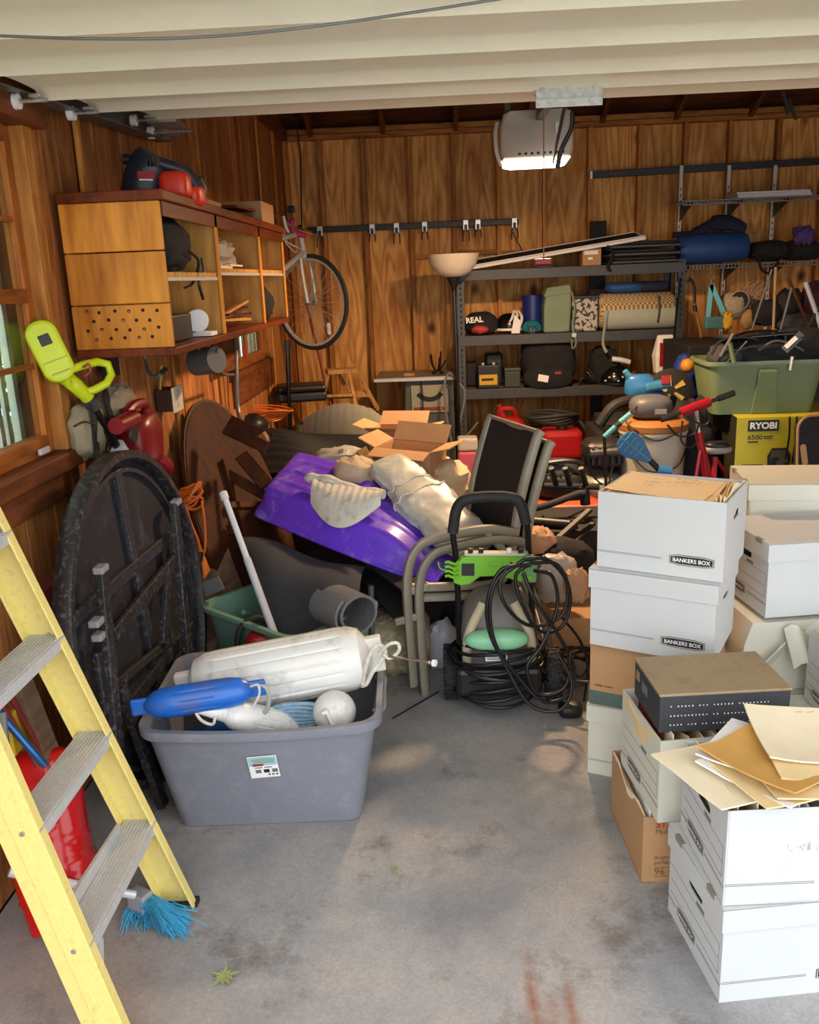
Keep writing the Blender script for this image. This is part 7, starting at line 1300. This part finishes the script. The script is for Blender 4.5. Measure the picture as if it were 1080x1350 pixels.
vh = thing('shop_vacuum_head', 'grey shop vacuum head sitting on the orange bucket lid', 'vacuum head', (xb, 5.5, zt_+.09)); B().blob((xb-.02, 5.5, zt_+.16), (.13, .12, .075), 24, 14, 2.8, flatz=-.068).obj('motor_cover', mat('vac_grey', '55565a', .5, 0, .06), vh, smooth=50); B().box((xb-.02, 5.375, zt_+.13), (xb+.05, 5.383, zt_+.16)).obj('pale_label', mat('pale_label', '9a9a98', .5, 0, .05), vh, smooth=0); B().tube(spline([V((xb-.1, 5.42, zt_+.2)), V((xb-.2, 5.38, zt_+.1)), V((xb-.05, 5.26, zt_-.01)), V((xb+.1, 5.27, zt_+.03))], 6), .006, 6).obj('power_cord', BLK, vh)
# blue paddle with a teal handle, blue toy, tyre
BLP = mat('sky_blue_plastic', '2f6fa8', .35, 0, .05); TLH = mat('teal_handle', '5aa7b4', .4, 0, .05)
pd = thing('blue_scoop', 'blue webbed plastic scoop with a black handle leaning in front of the bucket', 'scoop', A(865, 622, Y=5.1)); a, c = A(818, 576, Y=5.1), A(857, 607, Y=5.1); Mp = frame(a, c-a, (.5, 0, 1)); L = (c-a).length; out = [(0, .0), (.01, .05), (.05, .075), (.1, .075), (.16, .05), (L, .018), (L, -.018), (.16, -.05), (.1, -.075), (.05, -.075), (.01, -.05)]; B(Mp).prism(out, .012).obj('scoop_blade', BLP, pd, smooth=0, bevel=.004)
for k in range(4): B(Mp).box((.03+.035*k, -.06+.008*k, .012), (.036+.035*k, .06-.008*k, .018)).obj('rib', TLH, pd, smooth=0)
B(Mp).box((.01, -.003, .012), (L, .003, .018)).obj('rib', TLH, pd, smooth=0); B().cyl(c, A(878, 628, Y=5.1), .018, n=10).obj('handle', BLK, pd); B().cyl(A(868, 620, Y=5.08), A(885, 622, Y=5.08), .03, n=12).obj('blue_collar', BLP, pd)
tp = thing('teal_grip_pole', 'short pole with pale teal grips leaning behind the blue scoop', 'pole', A(795, 575, Y=5.3)); B().cyl(A(797, 576, Y=5.3), A(812, 562, Y=5.3), .016, n=10).obj('grip', TLH, tp); B().cyl(A(812, 562, Y=5.3), A(818, 557, Y=5.3), .02, n=10).obj('joint', BLK, tp); B().cyl(A(816, 558, Y=5.3), A(832, 545, Y=5.3), .017, n=10).obj('grip', TLH, tp); B().cyl(A(797, 576, Y=5.3), (1.0, 5.3, .3), .010, n=8).obj('shaft', BLK, tp)
ty = thing('blue_plastic_toy', 'blue plastic ride-on toy with an upright nozzle on the pile', 'toy', A(845, 525, Y=5.9)); B().blob(A(843, 510, Y=5.9), (.10, .08, .085), 20, 12, 3, .12).obj('toy_body', BLP, ty, smooth=50); B().cyl(A(834, 502, Y=5.88), A(824, 489, Y=5.86), .03, .018, 12).obj('nozzle', mat('light_blue', '3f85ab', .35, 0, .05), ty); B(TR(A(866, 508, Y=5.84)) @ RY(-8)).boxc((0, 0, 0), (.17, .10, .06)).obj('toy_seat', mat('light_blue_b', '35799f', .35, 0, .05), ty, smooth=0, bevel=.02); B().boxc(A(878, 501, Y=5.78), (.055, .03, .06)).obj('red_block', REDP, ty, smooth=0, bevel=.008); B().blob(A(852, 520, Y=5.92), (.12, .06, .04), 18, 10, 3).obj('dark_blue_base', mat('royal_blue', '1d3f9a', .4, 0, .06), ty, smooth=50)
wt = thing('toy_wheel', 'black toy wheel with yellow spokes behind the blue toy', 'wheel', A(885, 535, Y=5.95)); Mw = frame(A(884, 515, Y=5.98), (1, 0, .25), (-.25, .2, 1)); B(Mw).lathe([(.001, -.03), (.11, -.03), (.15, -.015), (.15, .015), (.11, .03), (.001, .03)], 28).obj('tyre', BLKM, wt, smooth=40)
for k in range(5): aa = 2*PI*k/5+.3; B(Mw).prism([(.03*math.cos(aa-.3), .03*math.sin(aa-.3)), (.10*math.cos(aa-.2), .10*math.sin(aa-.2)), (.10*math.cos(aa+.2), .10*math.sin(aa+.2)), (.03*math.cos(aa+.3), .03*math.sin(aa+.3))], .036, d0=.03).obj('yellow_spoke', mat('mustard%d' % k, 'b59a3a', .5, 0, .05), wt, smooth=0)
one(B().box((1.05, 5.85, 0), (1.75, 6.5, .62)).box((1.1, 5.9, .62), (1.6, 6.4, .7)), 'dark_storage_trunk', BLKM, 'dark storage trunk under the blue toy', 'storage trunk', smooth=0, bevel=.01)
one(B().tube(spline([A(790, 560, Y=5.75), A(810, 535, Y=5.75), A(840, 528, Y=5.8), A(868, 540, Y=5.75), A(880, 556, Y=5.7)], 8), .035, 10), 'black_inner_tube', RUB, 'fat black rubber hose arching behind the vacuum head', 'hose')
one(B().box((AY(925, 5.9), 5.95, 1.0), (AY(915, 5.9)+.0, 6.1, 1.2)) if False else B().blob(A(905, 500, Y=6.4), (.10, .08, .18), 18, 12, 2.6, .15, 3, 2), 'blue_tarp_bundle', mat('royal_tarp', '1c3584', .6, 0, .1), 'royal blue tarp bundle left of the green tote', 'tarp', smooth=50)
one(B().blob(A(907, 482, Y=6.2), (.05, .05, .05), 14, 10), 'orange_ball', mat('orange_ball', 'c88a2a', .5, 0, .05), 'small orange ball in front of the blue tarp bundle', 'ball', smooth=60)
# red children's bicycle
RBK = mat('red_bike_paint', 'a3182a', .25, .1, .05); kb = thing('red_childrens_bicycle', "red children's bicycle with a padded handlebar standing before the dark heap", 'bicycle', (1.62, 5.15, 0)); Yk = 5.15
hL, hR = A(872, 553, Y=Yk), A(968, 518, Y=Yk+.1); B().cyl(hL, hR, .012, n=10).obj('handlebar', BLK, kb); B().cyl(hL, hL.lerp(hR, .2), .019, n=10).obj('left_grip', BLK, kb); B().cyl(hL.lerp(hR, .78), hR, .019, n=10).obj('right_grip', BLK, kb); B().cyl(hL.lerp(hR, .26), hL.lerp(hR, .66), .028, n=12).obj('bar_pad', RBK, kb)
hd = hL.lerp(hR, .47)+V((0, .02, -.03)); B().tube([hL.lerp(hR, .47), A(921, 573, Y=Yk+.02)], .016, 10).obj('stem', CHROME, kb); B().cyl(A(921, 570, Y=Yk+.02), A(925, 592, Y=Yk+.02), .022, n=12).obj('head_tube', RBK, kb)
B().cyl(A(923, 578, Y=Yk+.02), A(938, 640, Y=Yk+.12), .02, n=10).obj('down_tube', RBK, kb); B().cyl(A(926, 590, Y=Yk+.02), A(933, 660, Y=Yk+.05), .018, n=10).obj('frame_tube', RBK, kb); B().cyl(A(943, 602, Y=Yk+.15), A(940, 660, Y=Yk+.12), .016, n=10).obj('seat_tube', RBK, kb); B().cyl(A(944, 605, Y=Yk+.15), A(958, 625, Y=Yk+.3), .012, n=8).obj('seat_stay', RBK, kb)
B().blob(A(946, 592, Y=Yk+.12), (.085, .06, .03), 20, 10, 2.4).obj('saddle', mat('grey_saddle', '8f8d8a', .5, 0, .06), kb, smooth=50); B().blob(A(946, 590, Y=Yk+.12)+V((0, 0, .016)), (.08, .055, .025), 20, 10, 2.4).obj('saddle_top', BLK, kb, smooth=50)
for (px, py, yy) in ((910, 632, Yk-.05), (945, 640, Yk+.12)):
    cc = A(px, py, Y=yy); cc.z = .20; Mw = TR(cc) @ RZ(62) @ RX(90); B(Mw).lathe([(.165, -.02), (.19, -.02), (.2, 0), (.19, .02), (.165, .02), (.165, -.02)], 32, ring=True).obj('tyre', RUB, kb, smooth=50); B(Mw).lathe([(.155, -.012), (.168, -.012), (.168, .012), (.155, .012), (.155, -.012)], 32, ring=True).obj('rim', RBK, kb, smooth=50); B(Mw).cyl((0, 0, -.04), (0, 0, .04), .015, n=10).obj('hub', CHROME, kb); B().cyl(cc, A(924, 592, Y=Yk+.02) if px == 910 else A(942, 650, Y=Yk+.12), .013, n=8).obj('fork', RBK, kb)
    for k in range(12): aa = 2*PI*k/12; B(Mw).cyl((0, 0, 0), (.157*math.cos(aa), .157*math.sin(aa), 0), .0025, n=4).obj('spoke', SPK, kb)
for k, pts in enumerate(([(905, 548), (925, 560), (935, 555), (932, 540)], [(880, 560), (895, 575), (915, 572), (922, 560)], [(900, 555), (898, 580), (910, 590), (920, 580)])): B().tube(spline([A(x, y, Y=Yk-.05) for x, y in pts], 6), .006, 6).obj('brake_cable', BLK, kb)
one(B().blob((1.60, 5.68, .42), (.15, .15, .44), 26, 18, 2.8, .2, 3, 5, flatz=-.42), 'black_garment_heap', BLKFAB, 'tall heap of black bags behind the red bicycle', 'bag heap', smooth=50)
# generator carton
YC = mat('carton_yellow', 'bdb424', .5, 0, .05, 6); Gm = TR(A(972, 552, Y=5.35).x, 5.35, 0) @ RZ(-3); gx = thing('generator_carton', 'large yellow and black generator carton on the floor at the right', 'carton', Gm.translation+V((.35, .28, 0)), None, -3); GH = A(972, 550, Y=5.35).z-.002
B(Gm).box((0, 0, 0), (.78, .56, GH)).obj('carton_body', YC, gx, smooth=0, bevel=.004); B(Gm).box((-.003, .001, 0), (0, .56, GH)).obj('dark_end_panel', mat('olive_black', '26280f', .6, 0, .3, 8), gx, smooth=0)
FRG = lambda x, z: Gm @ frame((x, -.0012, z), (1, 0, 0), (0, 0, 1))
def gpx(px, py): q = A(px, py, Y=5.345); return q.x-Gm.translation.x, q.z
xa, za = gpx(986, 569); xb_, zb = gpx(1027, 553); B(FRG(xa, za)).box((0, 0, 0), (xb_-xa, zb-za, .002)).obj('logo_panel', INK, gx, smooth=0); text('RYOBI', FRG(xa+.012, za+.014) @ TR(0, 0, .002), xb_-xa-.024, WHT, gx, 'brand_lettering', height=(zb-za)-.026, bold=.04)
xa, za = gpx(986, 580); text('6500', FRG(xa, za), .085, INK, gx, 'number_lettering', height=.03, bold=.02); b = B(FRG(xa+.092, za)); b.box((0, .004, 0), (.05, .010, .001)).box((0, .016, 0), (.06, .022, .001)).box((-.092, -.018, 0), (-.03, -.010, .001)).obj('small_print', INK, gx, smooth=0)
xa, za = gpx(978, 622); B(FRG(xa, za)).prism([(0, 0), (.17, 0), (.12, .045), (0, .045)], .002).obj('black_banner', INK, gx, smooth=0); text('Portable', FRG(xa+.01, za+.024) @ TR(0, 0, .002), .075, YC, gx, 'banner_lettering', height=.014); text('Generator', FRG(xa+.01, za+.006) @ TR(0, 0, .002), .09, YC, gx, 'banner_lettering', height=.014)
xa, za = gpx(1011, 620); GP = mat('printed_generator', '4a5038', .6, 0, .2, 20); g_ = B(FRG(xa, za)).prism([(.0, .0), (.13, .0), (.135, .09), (.11, .14), (.02, .14), (-.005, .09)], .002).obj('generator_picture', INK, gx, smooth=0); B(FRG(xa, za)).prism([(.012, .05), (.12, .05), (.115, .125), (.018, .125)], .0026, d0=.002).obj('picture_frame', GP, g_, smooth=0); B(FRG(xa+.045, za+.05)).cyl((0, 0, .0026), (0, 0, .003), .035, n=20).obj('picture_engine', INK, g_); B(FRG(xa+.075, za+.04)).cyl((0, 0, .003), (0, 0, .0035), .026, n=20).obj('picture_cap', GP, g_)
for px, sh in ((1036, 0), (1045, 3)): xa, za = gpx(px, 600); one(B().tube(spline([Gm @ V((xa, -.012, GH+.0)), Gm @ V((xa+.004, -.014, GH-.12)), Gm @ V((xa-.008, -.014, GH-.26-.01*sh))], 5), .013, 6, flat=.3), 'navy_strap', NVF, ('left navy strap hanging over the yellow carton', 'right navy strap hanging over the yellow carton')[0 if sh == 0 else 1], 'strap', 'navy straps over the yellow carton')
# black chair back at right edge
cb2 = thing('black_upholstered_seat', 'black seat back with tan piping at the right edge by the yellow carton', 'seat', A(1070, 630, Y=5.0)); c = A(1085, 592, Y=5.05); Mx = frame(c, (1, .1, 0), (0, .12, 1)); P = rrect(.36, .40, .08); B(Mx).prism(P, .06).obj('cushion', BLKFAB, cb2, smooth=0, bevel=.02); B(Mx).tube([(x, y, .055) for x, y in P], .008, 6, closed=True).obj('piping', mat('tan_piping', '9a7a56', .6, 0, .05), cb2); Mt3 = Mx @ TR(-.145, -.02, .062) @ RZ(-82); B(Mt3).prism(rrect(.12, .035, .015), .003).obj('brand_tag', mat('bronze_tag', 'a8835a', .5, .2, .05), cb2, smooth=0)
B(Mx).box((-.15, -.8, -.05), (.15, -.2, .05)).obj('seat_base', BLKM, cb2, smooth=0)
# ---- green tote on the carton, loaded with camping gear
GTT = mat('moss_green_tote', '6a7d5b', .42, 0, .05, 5); gt = thing('green_tote', 'moss green plastic tote overflowing with black camping gear', 'tote', (1.9, 5.63, GH)); gz = GH+.001; ct = A(1003, 505, Y=5.5); Mg_ = TR(ct.x+.02, 5.66, gz) @ RZ(-2); th_ = A(1003, 476, Y=5.42).z-gz; tub(B(Mg_), .60, .40, .70, .48, th_, .05, .015, .005, .025).obj('tub', GTT, gt, smooth=40)
B(Mg_).loft([[(-.08, -.212, .0), (.08, -.212, .0), (.08, -.20, 0), (-.08, -.20, 0)], [(-.055, -.255, th_*.8), (.055, -.255, th_*.8), (.055, -.23, th_*.8), (-.055, -.23, th_*.8)], [(-.05, -.248, th_*.86), (.05, -.248, th_*.86), (.05, -.23, th_*.86), (-.05, -.23, th_*.86)]]).obj('moulded_panel', GTT, gt, smooth=0, bevel=.006)
zr = gz+th_; cx, cy = ct.x+.02, 5.62
def gear(name, label, cat, b, m, group='camping gear heaped in the green tote', **k): return one(b, name, m, label, cat, group, **({'smooth': 50} | k))
gear('folded_camp_chair', 'folded black camp chair lying along the green tote', 'camp chair', B().blob((cx+.05, cy, zr+.03), (.32, .16, .10), 26, 14, 3, .16, 3, 2), BLKFAB)
gear('black_day_pack', 'black day pack with a white tag at the right of the green tote', 'bag', B().blob((cx+.24, cy-.04, zr+.09), (.13, .13, .09), 22, 12, 3, .16, 3, 6), BLKFAB)
gear('grey_stuff_sack', 'dark grey stuff sack at the left of the green tote', 'bag', B().blob((cx-.23, cy-.06, zr+.02), (.10, .12, .07), 22, 12, 2.6, .2, 3, 7), mat('slate_cloth', '33363a', .9, 0, .15, 12, bump=.3))
gear('black_gear_tray', 'flat black tray on top of the gear in the green tote', 'tray', B(TR(cx-.05, cy-.02, zr+.135) @ RY(-3)).box((-.22, -.13, 0), (.22, .13, .018)), BLKG, smooth=0, bevel=.006)
for k, (p, q, r, m_, l) in enumerate((((950, 470), (967, 440), .010, STEEL, 'short grey tube at the left rim of the green tote'), ((962, 452), (968, 478), .016, GTT, 'pale green buckle strap over the tote rim'), ((985, 450), (958, 478), .005, STEEL, 'thin bright tent rod crossing the gear in the green tote'), ((1045, 470), (1042, 488), .012, GALV, 'short grey strap hanging over the tote front'), ((1060, 440), (1080, 405), .014, BLK, 'thick black pole rising at the right of the green tote'), ((1023, 352), (1020, 428), .010, mat('bamboo', 'a58a5c', .6, 0, .1), 'upright bamboo cane above the green tote'), ((1018, 355), (998, 415), .008, STEEL, 'thin slanting grey rod left of the bamboo cane'), ((1045, 375), (1032, 425), .010, STEEL, 'slanting grey pole right of the bamboo cane'), ((1062, 372), (1076, 412), .016, WPOLE, 'pale slanting pole near the right edge above the tote'), ((1040, 368), (1062, 420), .012, DARKW, 'dark wooden slanting pole above the green tote'))):
    yy = 5.4 if k < 4 else 6.3; a, c = A(*p, Y=yy), A(*q, Y=yy); e = c+(c-a).normalized()*(0 if k < 4 else .35) if c.z < a.z or k < 4 else c
    if k >= 4 and c.z > a.z: a = a+(a-c).normalized()*.25
    one(B().cyl(a, e, r, n=8), ('tube', 'buckle_strap', 'tent_rod', 'strap', 'black_pole', 'bamboo_cane', 'grey_rod', 'grey_pole', 'pale_pole', 'wooden_pole')[k], m_, l, 'pole' if k > 3 else 'strap' if k in (1, 3) else 'rod')
t = thing('white_tag_strap', 'grey strap with a white tag on the gear in the green tote', 'strap', A(1042, 455, Y=5.42)); a = A(1034, 462, Y=5.44); c = A(1058, 440, Y=5.46); B().bar(a, c, .05, .006, (0, -1, .5)).obj('webbing', STEEL, t, smooth=0); B().bar(a.lerp(c, .15)+V((-.01, -.006, .004)), a.lerp(c, .75)+V((-.01, -.006, .004)), .026, .006, (0, -1, .5)).obj('white_tag', WHT, t, smooth=0)
for k, pts in enumerate(([(938, 468), (950, 450), (975, 445), (1000, 448)], [(1000, 462), (1020, 450), (1040, 452), (1060, 462)], [(965, 445), (985, 438), (1015, 436), (1030, 440)], [(1030, 462), (1036, 446), (1030, 436), (1022, 444)])): one(B().tube(spline([A(x, y, Y=5.44+.02*k) for x, y in pts], 6), .008, 6), 'gear_strap', (BLK, STEEL, BLKG, DKG)[k], ('black strap looping over the left of the green tote', 'grey strap looping over the right of the green tote', 'glossy black cord along the gear tray', 'dark grey handle loop among the tote gear')[k], 'strap', 'straps over the tote gear')
# hanging items behind the tote
th = thing('teal_hanger_bag', 'teal strap hung in an upside-down V behind the green tote', 'strap', A(945, 435, Y=6.6)); a, c, d = A(933, 425, Y=6.6), A(938, 375, Y=6.6), A(954, 412, Y=6.6); B().bar(a, c, .035, .006, (0, 1, 0)).obj('strap_side', TLH, th, smooth=0); B().bar(c, d, .035, .006, (0, 1, 0)).obj('strap_side', TLH, th, smooth=0); B().tube(spline([c, c+V((0, 0, .03)), c+V((.02, 0, .05))], 4), .005, 6).obj('hook', STEEL, th); B().box((a.x-.02, 6.58, a.z-.05), (d.x+.05, 6.63, a.z+.04)).obj('pouch', mat('dusty_teal', '3f6f74', .8, 0, .1), th, smooth=0, bevel=.015)
WKR = mat('pale_wicker', '9a8d76', .85, 0, .25, 60, bump=.6, bscale=90); wk = thing('woven_basket', 'pale woven basket with a round dark mouth hanging behind the tote', 'basket', A(970, 420, Y=6.7)); c = A(966, 403, Y=6.7); B().blob(c, (.11, .10, .10), 26, 16, 2.2, .12, 4, 3).obj('basket_body', WKR, wk, smooth=50); Mm = frame(A(975, 396, Y=6.62), (1, 0, .2), (-.3, .2, 1)); B(Mm).lathe([(.062, -.02), (.068, -.01), (.07, .008), (.062, .010)], 24, ring=True).obj('basket_mouth', WKR, wk, smooth=50); B(Mm).cyl((0, 0, -.02), (0, 0, .004), .064, n=20).obj('dark_opening', BLKM, wk)
b = B(); rr = random.Random(8)
for k in range(60): s = A(985, 395, Y=6.72)+V((rr.gauss(0, .02), rr.gauss(0, .02), rr.gauss(0, .03))); e = s+V((rr.uniform(-.02, .12), rr.uniform(-.04, .04), rr.uniform(-.14, .12))); b.tube([s, (s+e)/2+V((0, 0, .01)), e], .004, 4)
b.obj('frayed_fibres', WKR, wk, kind='stuff'); B().blob(A(985, 420, Y=6.66), (.05, .05, .075), 16, 10, 2.4, .2).obj('tan_bundle', mat('tan_cloth', '9a7a52', .9, 0, .1), wk, smooth=50)
one(B().blob(A(960, 423, Y=6.4), (.03, .025, .06), 18, 12, 3, .5, 4, 2), 'yellow_glove', mat('yellow_glove', 'b58a22', .8, 0, .1), 'yellow work glove hanging below the woven basket', 'glove', smooth=50)
um = thing('hooked_cane', 'dark hooked cane beside the right shelving post', 'cane', A(923, 440, Y=6.9)); B().tube(spline([A(905, 372, Y=6.9), A(910, 368, Y=6.9), A(915, 378, Y=6.9), A(916, 400, Y=6.9)], 5), .012, 8).obj('hook_handle', BLK, um); B().cyl(A(916, 398, Y=6.9), A(925, 445, Y=6.9), .010, n=8).obj('cane_shaft', mat('bamboo_b', '8a6a40', .6, 0, .1), um); B().cyl(A(916, 402, Y=6.89), A(917, 410, Y=6.89), .016, n=8).obj('dark_collar', BLK, um); B().cyl(A(925, 443, Y=6.9), (1.98, 6.9, .02), .010, n=8).obj('lower_shaft', BLK, um)
for k, (px, py, r, m_, l) in enumerate(((1010, 412, (.10, .08, .09), BLKFAB, 'black bundle behind the bamboo cane above the tote'), (1040, 400, (.09, .07, .10), BLKM, 'dark bundle hanging between the slanting poles'), (1072, 395, (.08, .08, .12), mat('dark_maroon', '38181c', .8, 0, .2), 'dark maroon bundle at the right edge above the tote'), (1050, 425, (.16, .10, .07), mat('slate_sack', '3b3b40', .9, 0, .1), 'grey sack lying behind the gear in the tote'))): one(B().blob(A(px, py, Y=6.6), r, 20, 12, 2.5, .25, 3, k), 'hanging_bundle', m_, l, 'bundle', 'bundles hanging behind the green tote', smooth=50)
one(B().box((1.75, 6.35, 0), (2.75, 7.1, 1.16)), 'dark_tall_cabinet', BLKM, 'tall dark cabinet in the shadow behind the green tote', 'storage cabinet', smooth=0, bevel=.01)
one(B().bar(A(1030, 115, Y=5.6), A(1040, 150, Y=5.6), .02, .02).bar(A(1040, 130, Y=5.6), A(1050, 158, Y=5.6), .015, .015), 'ceiling_hook', BLK, 'black tool hook hanging from the rafters at the upper right', 'hook')
